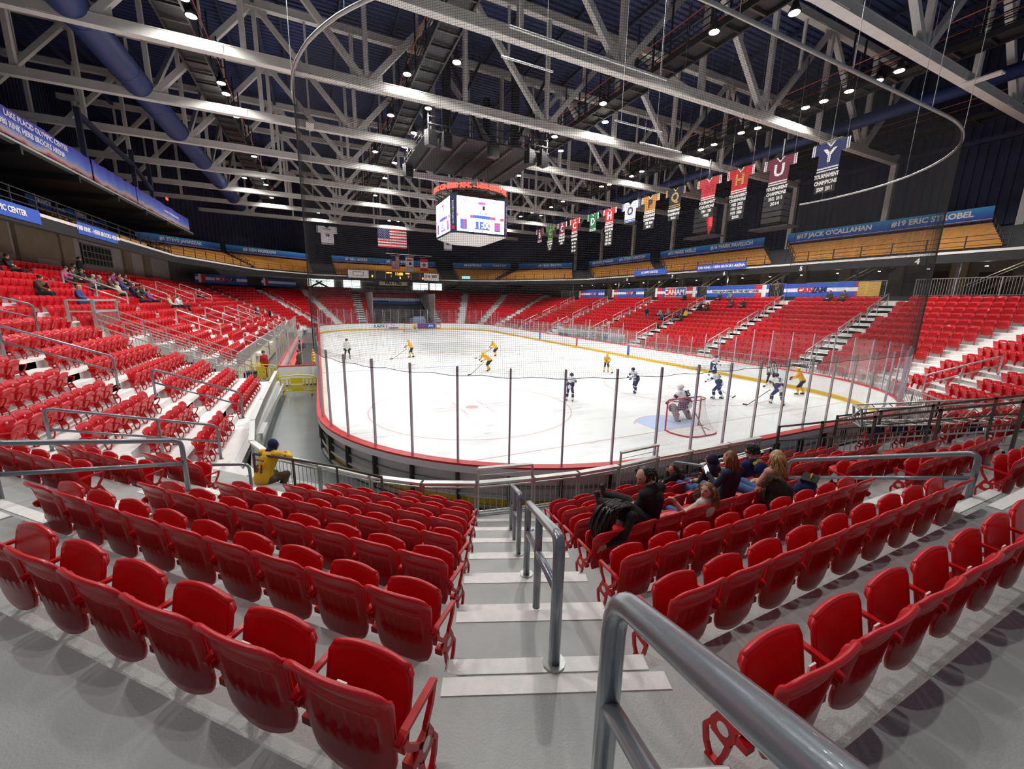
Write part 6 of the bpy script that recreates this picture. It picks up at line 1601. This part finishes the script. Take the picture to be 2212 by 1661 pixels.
# woman in black coat, ponytail, boots up on the row in front
J = seated(lean=.12, arms='lap', legs='up', head=(-.05, .06, -.02), look=(-.85, .25, -.45))
o = near_person('woman in black coat with dark ponytail and boots up on a seat', J, cols('b', 'black_cloth', 'black_cloth'), (-9.12, y3+.05, z3-.02), .25, 1.0, bulk=1.12)
hc = J['head']; locks(o, hc, (-.85, .25, 0), .05, 'hair_dark', n=30, r=.012)
pb = MB()
for i in range(26):
    a = V(hc[0]+.09, hc[1]-.04, hc[2]+.04); q = rnd.uniform(0, 6.28); pb.tube([a, a+V(.06, -.03, .01+.012*math.sin(q)), a+V(.09, -.045, -.05+.01*math.cos(q)), a+V(.085+.02*math.cos(q), -.05, -.13+.02*math.sin(q))], .012, 5, rad=[.010, .014, .013, .005])
pb.build('ponytail', 'hair_dark', o, True, local=True)
# reclining woman in cream sweater, face turned left, wavy hair
J = seated(lean=-.05, arms='chin', legs='down', head=(-.06, .0, -.04), look=(-.95, .10, .10), hz=.36); J['haL'] = (-.38, .42, .80); J['elL'] = (-.24, .34, .60); J['haR'] = (-.30, .36, .52); J['elR'] = (.10, .36, .42)
o = near_person('woman in cream knit sweater reclining with wavy brown blonde hair', J, cols('c', 'sweater_cream', 'jeans', hair='hair_brown'), (-8.30, y3+.02, z3-.14), .2, .95)
locks(o, J['head'], (-.95, .10, .1), .24, 'hair_light_brown', wav=.03, spread=.12, n=90, r=.012, seed=5)
# red haired woman with phone, navy jacket
J = seated(lean=.10, arms='phone', head=(-.0, .02, 0), look=(-.35, .9, -.3))
o = near_person('woman with straight red hair in navy jacket holding a phone', J, cols('d', 'navy_cloth', 'jeans', hair='hair_red'), (-7.40, y3+.24, z3-.08), .1, .95)
locks(o, J['head'], (-.3, .9, 0), .36, 'hair_red', wav=.008, spread=.05, n=110, r=.011, seed=8)
t = thing('smartphone', 'bright phone held up by the red haired woman', 'phone', (-7.58, y3+.80, z3+.66))
MB().box((-7.60, y3+.78, z3+.70), (.085, .012, .16), (V(.95, .1, .28), V(-.1, .95, -.3), V(-.28, .3, .95))).build('body', 'black_plastic', t); MB().box((-7.60, y3+.773, z3+.70), (.078, .006, .15), (V(.95, .1, .28), V(-.1, .95, -.3), V(-.28, .3, .95))).build('screen', 'screen_phone', t)
# blonde woman in pink sweater
J = seated(lean=.0, arms='cross', look=(-.1, 1, -.15), head=(0, .0, .02))
o = near_person('woman with long wavy blonde hair in dusty pink sweater', J, cols('e', 'sweater_pink', 'jeans', hair='hair_blond'), (-6.72, y3+.10, z3-.10), 0, .95)
locks(o, J['head'], (0, 1, 0), .46, 'hair_blond', wav=.03, spread=.14, n=130, r=.013, seed=11)
# curly haired man, navy hoodie with yellow lining
k2 = 2; J = seated(lean=.04, arms='lap', look=(-.15, 1, 0))
B = human(J, near=True); B.cap((-.07, .10, .93), (.09, .12, .95), .035, .04, 'yellow'); C = cols('f', 'hoodie_navy', 'jeans', hair='hair_dark'); C['yellow'] = 'jersey_gold'; B.ell((0, .04, .86), (.15, .08, .12), 'top')
o = place(B.remesh(.0105, C), 'person', 'man with dark curly hair in navy hoodie with yellow hood lining', (-6.08, yr(k2)+.0, row_floor(k2)-.06), 0, 1.0)
cb = MB()
for i in range(260):
    u = rnd.uniform(0, 6.28); e = rnd.uniform(-.25, 1.5); d = V(math.cos(e)*math.cos(u), math.cos(e)*math.sin(u), math.sin(e))
    if d.y > .35 and d.z < .45: continue
    hc = Vector(J['head'])+V(0, -.008, .03); c = hc+V(d.x*.098, d.y*.108, d.z*.112); x = d.orthogonal().normalized(); y = d.cross(x)
    cb.tube([c+(x*math.cos(q)+y*math.sin(q))*.014+d*.004*q for q in (0, 1.3, 2.6, 3.9, 5.2)], .010, 5)
cb.build('hair', 'hair_dark', o, True, local=True)
# person in dark hood and person in front with brown hair
J = seated(lean=.05, arms='lap', look=(-.4, .9, 0)); near_person('person in black hooded jacket and blue jeans, seen from behind', J, cols('g', 'black_cloth', 'jeans', hood='navy_cloth'), (-6.72, yr(2)+.28, row_floor(2)-.16), .1, .95, hood=True)
J = seated(lean=.30, arms='chin', look=(-.9, .3, -.2), head=(-.1, .0, -.1)); o = near_person('brown haired child in black jacket leaning on the front rail', J, cols('h', 'black_cloth', 'grey_cloth', hair='hair_brown'), (-6.55, yr(1)+.1, row_floor(1)-.1), .3, .85)
locks(o, J['head'], (-.9, .3, 0), .07, 'hair_brown', n=60, r=.012)
# fur hooded coat over a seat, backpack
B = Body(); B.ell((0, .05, .62), (.22, .14, .20), 'coat').ell((.02, .0, .44), (.26, .14, .22), 'coat').ell((-.12, .05, .72), (.14, .10, .11), 'coat').cap((.18, .0, .6), (.22, -.03, .30), .10, .07, 'coat').cap((-.20, .0, .55), (-.22, -.05, .3), .09, .06, 'coat')
o = place(B.remesh(.012, {'coat': 'coat_green'}), 'draped_coat', 'dark green parka with fur hood trim draped over a seat', (-7.10, y3-.02, z3), 0, 1.0, cat='coat')
fb = MB()
for i in range(420):
    q = rnd.uniform(-.4, 3.9); c = V(-.14+.17*math.cos(q), .03+rnd.uniform(-.03, .03), .66+.17*math.sin(q)); d = V(math.cos(q)+rnd.uniform(-.5, .5), rnd.uniform(-.9, .5), math.sin(q)+rnd.uniform(-.5, .5)).normalized()
    fb.tube([c, c+d*.045], .006, 4, rad=[.010, .002])
fb.build('fur_trim', 'fur', o, local=True)
B = Body(); B.ell((0, .12, .44), (.17, .14, .17), 'bag').ell((0, .22, .36), (.13, .09, .12), 'bag').cap((-.1, .05, .58), (.1, .05, .58), .03, .03, 'bag')
o = place(B.remesh(.012, {'bag': 'hoodie_navy'}), 'backpack', 'navy and black backpack lying on a seat right of the blonde woman', (-6.12, y3-.02, z3), .3, 1.0, cat='bag')
MB().box((0, .10, .60), (.26, .20, .05), (V(1, 0, .15).normalized(), V(0, 1, 0), V(-.15, 0, 1).normalized())).build('top_flap', 'black_cloth', o, local=True); MB().tube(bend([(-.05, .08, .60), (-.03, .08, .68), (.04, .08, .68), (.06, .08, .60)], .03), .012, 6).build('carry_loop', 'jersey_gold', o, True, local=True)

# yellow jersey fan leaning on the front railing
J = dict(pelvis=(0, -.12, .42), hipL=(-.11, -.08, .40), hipR=(.11, -.08, .40), abdomen=(0, -.06, .60), chest=(0, .06, .80), neck=(0, .12, .94), head=(.02, .20, 1.05), look=(.45, .9, -.05), shL=(-.19, .10, .88), shR=(.19, .10, .88), elL=(-.25, .34, .74), elR=(.24, .36, .74), haL=(-.06, .48, .76), haR=(.06, .50, .78), knL=(-.16, .32, .34), knR=(.16, .32, .36), anL=(-.14, .10, .08), anR=(.16, .12, .08))
o = near_person('fan in yellow hockey jersey and navy hood leaning on the railing', J, cols('y', 'jersey_gold', 'khaki', hood='hoodie_navy'), (-14.10, -1.30, .52), -.7, 1.04, bulk=1.25, hood=True)
text('61', .22, (0, -.205, .66), (1, 0, 0), (0, .25, 1), 'maroon', o, 'jersey_number', bold=.008); text('FAN' if False else 'JORDAN', .06, (0, -.175, .84), (1, 0, 0), (0, .3, 1), 'maroon', o, 'jersey_name'); text('6', .10, (.285, .20, .83), (-.3, .95, 0), (0, 0, 1), 'maroon', o, 'sleeve_number', bold=.004)

# --- players and officials on the ice
def skater(label, x, y, yaw, C, scale=.80, lean=.55, crouch=.16, stride=.16, number=None, arms='stick', helmet='helmet', bands=None, group=None, vox=.022, look=(0, 1, -.1), ncol='txt_navy', mitre=False, bulk=1.2):
    J = standing(lean, arms, look, .14, crouch, stride); B = human(J, helmet=helmet, skates=True, gloves=True, bands=bands, bulk=bulk, mitre=mitre)
    me = B.remesh(vox, C, 2); o = place(me, 'hockey_player' if 'referee' not in label and 'linesman' not in label else 'referee', label, (x, y, .005), yaw, scale, group)
    if number: c, n_ = Vector(J['chest']), Vector(J['neck']); d = (n_-c).normalized(); back = V(0, -d.z, d.y).normalized()*1; text(number, .27, c+back*.178*bulk/1.15+d*(-.02), (1, 0, 0), (0, d.y, d.z), ncol, o, 'jersey_number', bold=.014, depth=.003)
    return o, J
def stick(label, a, b_, group='hockey sticks', blade=1, m='black_plastic', bladedir=(1, 0, 0)):
    a = V(*a); b_ = V(*b_); t = thing('hockey_stick', label, 'hockey stick', b_, group); MB().beam(a, b_, .030, .022).build('shaft', m, t); d = V(*bladedir).normalized()
    MB().beam(b_+V(0, 0, .01), b_+d*.28+V(0, 0, .01), .014, .075).build('blade', m, t); return t
Y_ = dict(band='txt_black', glove='black_plastic', helmet='jersey_gold', sock='jersey_gold')
W_ = dict(band='txt_navy', glove='txt_navy', helmet='txt_navy', sock='jersey_white')
cy2 = lambda: cols('p', 'jersey_gold', 'navy_cloth', **Y_); cw = lambda: cols('p', 'jersey_white', 'txt_navy', **W_)
skater('player in yellow with stick reaching left near the far linesman', -5.9, 23.7, 1.35, cy2(), .96, lean=.35, crouch=.06)
stick('hockey stick held out left by the leftmost yellow player', (-6.3, 23.7, .75), (-7.6, 22.9, .05), bladedir=(-1, -.2, 0))
skater('farther yellow player of the pair in the middle of the ice', 1.4, 22.4, 1.9, cy2(), .98, lean=.6)
stick('hockey stick of the farther middle yellow player', (.9, 22.3, .7), (-.8, 21.3, .05), bladedir=(-1, -.4, 0))
skater('nearer yellow player of the pair, bent low in the middle', -2.2, 15.2, 1.9, cy2(), 1.0, lean=.85, stride=.22)
stick('long hockey stick of the nearer middle yellow player', (-2.6, 15.1, .65), (-4.0, 13.9, .05), bladedir=(-1, -.4, 0))
skater('yellow player standing upright facing the camera', 5.6, 11.9, 2.7, cy2(), .80, lean=.12, crouch=.02, stride=0)
stick('hockey stick held upright by the upright yellow player', (5.45, 11.6, .8), (5.75, 11.3, .05), bladedir=(-.6, -.2, 0))
skater('white and navy player standing left of the near goal', -1.8, 5.4, -.9, cw(), .86, lean=.25, crouch=.02, stride=0, bands='band', look=(0, 1, 0))
skater('white and navy player partly behind a glass post', 2.7, 5.7, 1.6, cw(), .92, lean=.45, crouch=.05, bands='band')
skater('farther white and navy player in front of the right boards', 11.9, 8.1, 2.9, cw(), .92, lean=.35, crouch=.05, bands='band')
skater('white and navy player with number 16 beside the goal', 5.9, 3.0, .35, cw(), 1.0, lean=.5, crouch=.10, number='16', bands='band')
stick('hockey stick of player sixteen reaching right', (6.1, 3.1, .5), (6.75, 2.75, .05), bladedir=(1, .1, .25))
skater('white and navy player with number 7 at the right boards', 7.7, 1.0, -.5, cw(), 1.04, lean=.55, crouch=.12, stride=.2, number='7', bands='band', arms='reach')
stick('long hockey stick of player seven reaching left', (7.4, 1.25, .75), (6.0, 1.4, .05), bladedir=(-1, .2, .2))
skater('yellow player at the right boards behind player seven', 11.4, 2.0, .6, cy2(), .96, lean=.4, crouch=.08)
# goalie
J = standing(.42, 'reach', (0, 1, -.1), .28, .30, 0); B = human(J, helmet='helmet', skates=True, gloves=True, bands='band', bulk=1.4, mitre=True)
for s_ in (-1, 1): k_ = v3(J['kn'+('L' if s_ < 0 else 'R')]); a_ = v3(J['an'+('L' if s_ < 0 else 'R')]); B.cap(k_+(0, .07, .14), a_+(0, .07, -.03), .125, .115, 'pad'); B.cap(k_+(0, .10, .10), k_+(0, .10, .06), .145, .145, 'band')
C = cw(); C['pad'] = 'grey_cloth'; C['helmet'] = 'jersey_white'; o = place(B.remesh(.02, C), 'hockey_player', 'goalie in white with number 25 standing inside the near goal', (.95, .75, .005), .15, 1.12)
c, n_ = Vector(J['chest']), Vector(J['neck']); d = (n_-c).normalized(); text('25', .30, c+V(0, -d.z, d.y)*.215, (1, 0, 0), (0, d.y, d.z), 'txt_black', o, 'jersey_number', bold=.014)
J = standing(.25, 'reach', (0, 1, 0), .26, .25, 0); B = human(J, helmet='helmet', skates=True, gloves=True, bulk=1.35)
for s_ in 'LR': k_ = v3(J['kn'+s_]); a_ = v3(J['an'+s_]); B.cap(k_+(0, .07, .14), a_+(0, .07, -.03), .125, .115, 'pad')
C = cy2(); C['pad'] = 'white_cloth'; C['helmet'] = 'white_cloth'; place(B.remesh(.035, C), 'hockey_player', 'distant goalie in yellow with white pads in the far goal', (.5, 52.7, .005), math.pi, .92)
# officials
C = cols('r', 'referee_stripes', 'black_cloth'); skater('referee in black and white stripes at the right boards', 12.35, 4.3, 2.2, C, .98, lean=.25, crouch=.04, arms='down', bulk=1.05, stride=.1)
C = cols('r', 'jersey_white', 'black_cloth', sock='grey_cloth'); C['top'] = 'grey_cloth' if False else 'wall_white'; skater('linesman in pale sweater and black trousers standing at left', -11.0, 23.9, math.pi, C, .98, lean=.0, crouch=.0, arms='down', bulk=1.1, stride=0)

# --- crowd: seated and standing spectators far away, five shared bodies each recoloured
vx = .04; CP = []
for J in (seated(.05, arms='lap'), seated(.25, arms='chin', look=(.2, 1, -.1)), seated(.0, arms='cross', look=(-.3, 1, 0)), seated(.15, arms='lap', look=(.3, 1, 0)), standing(.0, 'down'), standing(.08, 'rail')):
    B = human(J, bulk=1.15); h = v3(J['head']); B.ell(h+(0, -.02, .05), (.10, .11, .10), 'hair'); CP.append(B)
tops = dict(black='black_cloth', navy='navy_cloth', pink='pink_cloth', purple='purple_cloth', grey='grey_cloth', brown='brown_cloth', beige='beige_cloth', red='red_cloth', blue='blue_cloth', white='white_cloth', green='coat_green', gold='jersey_gold')
cache = {}
def crowd(label, pose, top, hair, loc, yaw, pants='black_cloth', scale=.98, group=None):
    key = (pose, top, hair, pants)
    if key not in cache: cache[key] = CP[pose].remesh(vx, cols('c', tops[top], pants, hair=hair), 1)
    return place(cache[key], 'person', label, loc, yaw, scale, group)
def Ls(k, y): F = FC['L']; return (-(F.c0+D*k), y, F.fl(k))
HR = {'d': 'hair_dark', 'b': 'hair_brown', 'l': 'hair_blond', 'g': 'hair_grey'}
LC = [  # (row, y, pose, coat, hair, words)
 (13, 14.6, 0, 'black', 'g', 'topmost at the left edge'), (13, 16.4, 0, 'black', 'b', 'second from the left edge, top row'), (13, 18.2, 2, 'black', 'b', 'third from the left edge, top row'),
 (10, 14.2, 1, 'brown', 'd', 'slumped above the blue jeans'), (9, 15.4, 3, 'blue', 'l', 'with legs stretched over a seat'),
 (12, 20.6, 1, 'pink', 'd', 'in a bright pink jacket'), (12, 21.8, 0, 'green', 'b', 'right of the pink jacket'), (12, 22.9, 2, 'black', 'b', 'two right of the pink jacket'), (13, 24.2, 0, 'green', 'b', 'above the middle of the crowd'),
 (11, 21.3, 1, 'grey', 'g', 'below the pink jacket'), (11, 22.6, 0, 'brown', 'g', 'grey haired in the second crowd row'), (11, 24.0, 2, 'brown', 'b', 'brown jacket in the second crowd row'),
 (12, 26.5, 1, 'purple', 'b', 'in purple right of the crowd centre'), (11, 25.4, 3, 'blue', 'l', 'in blue in the crowd centre'), (12, 28.0, 0, 'red', 'd', 'dark hair and red at crowd right'), (12, 29.2, 2, 'black', 'd', 'rightmost of the upper crowd row'),
 (10, 22.4, 0, 'beige', 'l', 'blond in the lower crowd row'), (10, 24.2, 1, 'navy', 'g', 'bald in navy in lower crowd row'), (10, 25.8, 3, 'green', 'b', 'green jacket in lower crowd row'), (9, 24.4, 0, 'purple', 'b', 'in purple on lowest crowd row'), (9, 22.8, 2, 'black', 'd', 'stretched legs on lowest crowd row'),
 (8, 25.3, 0, 'beige', 'l', 'in cream jacket above the stair gate'), (8, 26.6, 1, 'white', 'b', 'in white above the stair gate'), (8, 27.7, 2, 'navy', 'b', 'leaning back above the stair gate'),
 (10, 40.5, 1, 'red', 'd', 'dark, alone beyond the crowd'), (10, 41.8, 0, 'grey', 'g', 'in grey, alone beyond the crowd'), (5, 46.6, 3, 'green', 'b', 'by the far stairwell'), ]
for k, y, ps, c, h, wd in LC: crowd('spectator %s, left stands' % wd, ps, c, HR[h], Ls(k, y), -math.pi/2, 'jeans' if ps == 3 else 'black_cloth', group=None)
crowd('spectator in dark cap standing behind the left crowd', 4, 'black', 'hair_dark', Ls(13, 25.6), -math.pi/2)
def Rs(k, y): F = FC['R']; return (F.c0+D*k, y, F.fl(k))
RC_ = [(12, 18.9, 0, 'black', 'd', 'in black under the game banner, left'), (12, 17.6, 1, 'grey', 'l', 'in grey under the game banner, right'), (10, 16.2, 2, 'black', 'b', 'dark jacket, left of the pair on the right'), (10, 14.9, 3, 'black', 'd', 'black coat, right of the pair on the right'),
 (9, 20.6, 0, 'red', 'd', 'in dark red left of the handrail'), (9, 19.0, 1, 'black', 'b', 'black and white jacket, left one'), (9, 18.3, 2, 'black', 'd', 'black and white jacket, right one'),
 (7, 22.9, 0, 'grey', 'd', 'in grey at the left of the cluster'), (7, 21.6, 1, 'grey', 'l', 'in pale grey in the cluster'), (7, 20.4, 2, 'brown', 'b', 'in brown in the cluster'), (7, 19.3, 3, 'gold', 'b', 'in orange at the right of the cluster'),
 (6, 21.6, 1, 'blue', 'd', 'in blue at the bottom of the cluster'), (6, 19.2, 0, 'black', 'd', 'in black at the bottom of the cluster'),
 (12, 8.6, 0, 'green', 'b', 'left of the pair under the yellow foliage'), (12, 7.6, 2, 'brown', 'b', 'right of the pair under the yellow foliage'), (12, 23.4, 1, 'black', 'd', 'below the big logo banner at right')]
for k, y, ps, c, h, wd in RC_: crowd('spectator %s, right stands' % wd, ps, c, HR[h], Rs(k, y), math.pi/2)
crowd('spectator in black standing on the right stand steps', 4, 'black', 'hair_dark', Rs(6, 24.3), math.pi/2, 'jeans')
crowd('person in white coat standing on the right concourse', 5, 'beige', 'hair_dark', (27.2, 14.0, 5.75), math.pi/2, 'khaki'); crowd('person in red standing far along the concourse', 5, 'red', 'hair_dark', (27.4, 38.9, 5.75), math.pi/2)
for i, (y, c, wd) in enumerate(((25.2, 'grey', 'leftmost'), (24.0, 'black', 'second'), (22.8, 'grey', 'third'), (21.0, 'black', 'rightmost, under a pillar'))):
    crowd('person behind the big logo banner on the concourse, %s' % wd, 4, c, 'hair_dark', (28.4, y, 5.75), math.pi/2)
# bench people on the left
for i, (x, y) in enumerate(((-13.35, 15.9), (-13.35, 16.8), (-13.4, 17.8), (-13.4, 18.9))):
    crowd('yellow bench player behind the boards, %s from the camera' % oth(i+1), 5, 'gold', 'jersey_gold', (x, y, .1), -math.pi/2, 'navy_cloth', .72+.03*i)
crowd('coach in brown coat standing in the team box', 4, 'brown', 'hair_brown', (-14.1, 15.6, .1), -math.pi/2, 'black_cloth', 1.02); crowd('person in dark jacket standing behind the team box glass', 5, 'navy', 'hair_dark', (-14.3, 22.4, .1), -math.pi/2, 'black_cloth', 1.0)
crowd('person in red jacket standing by the yellow barricade', 4, 'red', 'hair_dark', (-16.0, 16.7, 0), -2.2, 'red_cloth', 1.0)
crowd('dark figure standing far in the left corner walkway', 4, 'black', 'hair_dark', Ls(3, 47.0), -math.pi/2)
# ================================================================ LOOSE OBJECTS
def barricade(label, a, c, text_=True):
    a = V(*a, 0); c = V(*c, 0); d = (c-a).normalized(); nn = V(-d.y, d.x, 0); L = (c-a).length; ax = (d, nn, V(0, 0, 1)); t = thing('plastic_barricade', label, 'barricade', (a+c)/2, 'yellow plastic barricades')
    def P(u, z): return a+d*(u*L)+V(0, 0, z)
    top = [P(0, .70), P(.02, .86), P(.12, .95), P(.5, 1.0), P(.88, .95), P(.98, .86), P(1, .70)]
    MB().tube([P(0, .18)]+top+[P(1, .18)], .03, 8).build('outer_frame', 'yellow_plastic', t, True)
    MB().beam(P(0, .20), P(1, .20), .05, .06).build('bottom_bar', 'yellow_plastic', t); MB().beam(P(.02, .80), P(.98, .80), .04, .04).build('upper_bar', 'yellow_plastic', t)
    for j in range(1, 10):
        if 3 < j < 7: continue
        MB().box(P(j/10, .5), (.07, .035, .62), ax).build('slat', 'yellow_plastic', t)
    MB().box(P(.5, .72), (.55, .05, .30), ax).build('sign_plate', 'yellow_plastic', t); MB().box(P(.5, .36), (.55, .05, .30), ax).build('sign_plate', 'yellow_plastic', t)
    for u in (.15, .85): MB().box(P(u, .06), (.08, .5, .06), ax).build('foot', 'yellow_plastic', t); MB().box(P(u, .13), (.07, .05, .14), ax).build('leg', 'yellow_plastic', t)
barricade('yellow plastic barricade closing the walkway at left', (-15.0, 11.7), (-13.2, 11.6)); barricade('second yellow barricade behind the trash can', (-17.1, 16.6), (-15.2, 15.6)); barricade('yellow barricade turned sideways beside the first', (-15.1, 13.9), (-15.05, 12.0)); barricade('distant yellow barricade down the left walkway', (-17.2, 37.4), (-16.2, 37.0))
t = thing('trash_can', 'black trash can with liner in the left walkway', 'trash can', (-16.4, 14.2, 0)); MB().tube([(-16.4, 14.2, 0), (-16.4, 14.2, .85)], .3, 18, rad=[.25, .31]).build('body', 'black_plastic', t, True); MB().tube([(-16.4, 14.2, .80), (-16.4, 14.2, .90)], .33, 18, rad=[.325, .33]).build('liner', 'black_cloth', t)
# team and penalty boxes on the left: end wall, rear wall, bench, tall glass
bx = thing('team_box', 'team bench enclosure with grey end wall red ledge and tall glass', 'enclosure', (-14.1, 14.4, 0))
MB().box((-14.1, 14.4, .53), (2.0, .08, 1.05)).build('end_wall', 'wall_grey' if False else 'board_white', bx); MB().box((-14.1, 14.4, 1.08), (2.1, .12, .05)).build('red_ledge', 'cap_red', bx)
MB().box((-15.1, 26, .53), (.08, 23.2, 1.05)).build('rear_wall', 'board_white', bx); MB().box((-15.1, 26, 1.08), (.12, 23.2, .05)).build('red_ledge', 'cap_red', bx); MB().box((-14.7, 26, .5), (.35, 22.5, .06)).build('bench', 'cap_red', bx)
MB().box((-14.1, 26, .05), (1.9, 23.0, .1)).build('floor_mat', 'black_plastic', bx)
for i in range(3): MB().box((-14.85+i*.62, 14.4, 2.2), (.58, .02, 2.2)).build('glass_pane', 'glass', bx); MB().box((-15.12+i*.62, 14.4, 2.2), (.05, .05, 2.25)).build('glass_post', 'alu', bx)
MB().box((-13.2, 14.4, 2.2), (.06, .06, 2.3)).build('glass_post', 'alu', bx)
for i in range(16): MB().box((-15.1, 15.2+i*1.46, 2.05), (.02, 1.4, 1.9)).build('glass_pane', 'glass', bx); MB().box((-15.1, 14.5+i*1.46, 2.05), (.05, .05, 1.95)).build('glass_post', 'alu', bx)
MB().box((-13.05, 19.6, 1.9), (.12, .12, 1.9)).build('red_post', 'cap_red', bx)
# penalty area on the far side
bx = thing('penalty_box', 'far side penalty box with pale glass and a folded sponsor banner', 'enclosure', (14.2, 26, 0))
MB().box((14.9, 26, 1.7), (.02, 9.5, 1.6)).build('glass_pane', 'glass', bx); MB().box((14.9, 26, .5), (.1, 9.5, 1.0)).build('rear_wall', 'galv', bx)
for y in (21.2, 24.4, 27.6, 30.8): MB().box((14.0, y, 1.7), (1.8, .03, 1.6)).build('side_glass', 'glass', bx); MB().box((13.1, y, 2.0), (.08, .08, 2.4)).build('glass_post', 'alu', bx); MB().box((14.9, y, 2.0), (.06, .06, 2.0)).build('glass_post', 'alu', bx)
t = thing('folded_banner', 'sponsor banner fixed low on the railing beyond the penalty box', 'banner', (15.2, 24.3, 1.2)); MB().box((15.3, 24.4, 1.35), (.04, 6.2, .9)).build('cloth', 'white_cloth', t)
text('CAN', .8, (15.25, 26.0, 1.35), (0, -1, 0), (0, 0, 1), 'cap_red', t, bold=.03); text('AM', .8, (15.25, 24.4, 1.35), (0, -1, 0), (0, 0, 1), 'banner_royal', t, bold=.03)
# fallen lighting truss with black moving heads lying across the seats at right
t = thing('lighting_truss', 'silver box lighting truss lying across the lower right seats', 'truss', (1.6, -5.2, 1.9))
A0, A1 = V(1.2, -5.1, 1.75), V(4.6, -8.6, 2.55); d = (A1-A0).normalized(); sd = d.cross(V(0, 0, 1)).normalized(); up = sd.cross(d); cs = [sd*.26+up*.26, sd*-.26+up*.26, sd*-.26-up*.26, sd*.26-up*.26]
for i, c in enumerate(cs): MB().tube([A0+c, A1+c], .028, 8).build('main_tube', 'alu', t, True)
n = 12; L = (A1-A0).length
for j in range(n):
    p, q = A0+d*(L*j/n), A0+d*(L*(j+1)/n)
    for k in range(4): MB().tube([p+cs[k], q+cs[(k+1) % 4]], .013, 6).build('lacing', 'alu', t)
for k in range(4): MB().beam(A0+cs[k], A0+cs[(k+1) % 4], .06, .05).build('end_frame', 'galv', t); MB().beam(A0+cs[k], A0-d*.1, .05, .03).build('end_frame', 'galv', t)
for j in range(9):
    p = A0+d*(L*(j+.8)/9.5)-up*.42
    h = thing('moving_head_light', 'black moving head stage light under the lying truss, %s from its near end' % oth(j+1), 'stage light', p, 'black stage lights on the lying truss')
    MB().box(p+up*.1, (.30, .26, .10), (d, sd, up)).build('base', 'black_plastic', h); MB().tube([p-up*.05+sd*.16, p-up*.05-sd*.16], .13, 12).build('head', 'black_plastic', h, True)
    for s in (-1, 1): MB().box(p+d*s*.16, (.04, .12, .28), (d, sd, up)).build('yoke', 'black_plastic', h)
    MB().tube([p-up*.05+sd*.16, p-up*.05+sd*.19], .10, 12).build('lens', 'duct_blue', h)
# small things
t = thing('litter_scrap', 'tiny blue scrap lying on the central stairs', 'litter', (-9.95, -5.9, 1.2)); MB().box((-10.02, -5.92, 1.255), (.05, .03, .012), (V(.8, .6, 0), V(-.6, .8, 0), V(0, 0, 1))).build('scrap', 'banner_royal', t)
t = thing('dark_coat', 'dark coat dropped over a seat in the right stand', 'coat', Rs(4, 20.6)); 
B = Body(); B.ell((0, .2, .6), (.3, .14, .12), 'c').ell((.1, .3, .45), (.16, .2, .14), 'c'); o = obj('cloth', B.remesh(.04, {'c': 'black_cloth'}), t, local=True)
for i, (x, y) in enumerate(((-12.6, 22.6), (-12.75, 18.8))):
    pass
print('objects', len(bpy.data.objects))
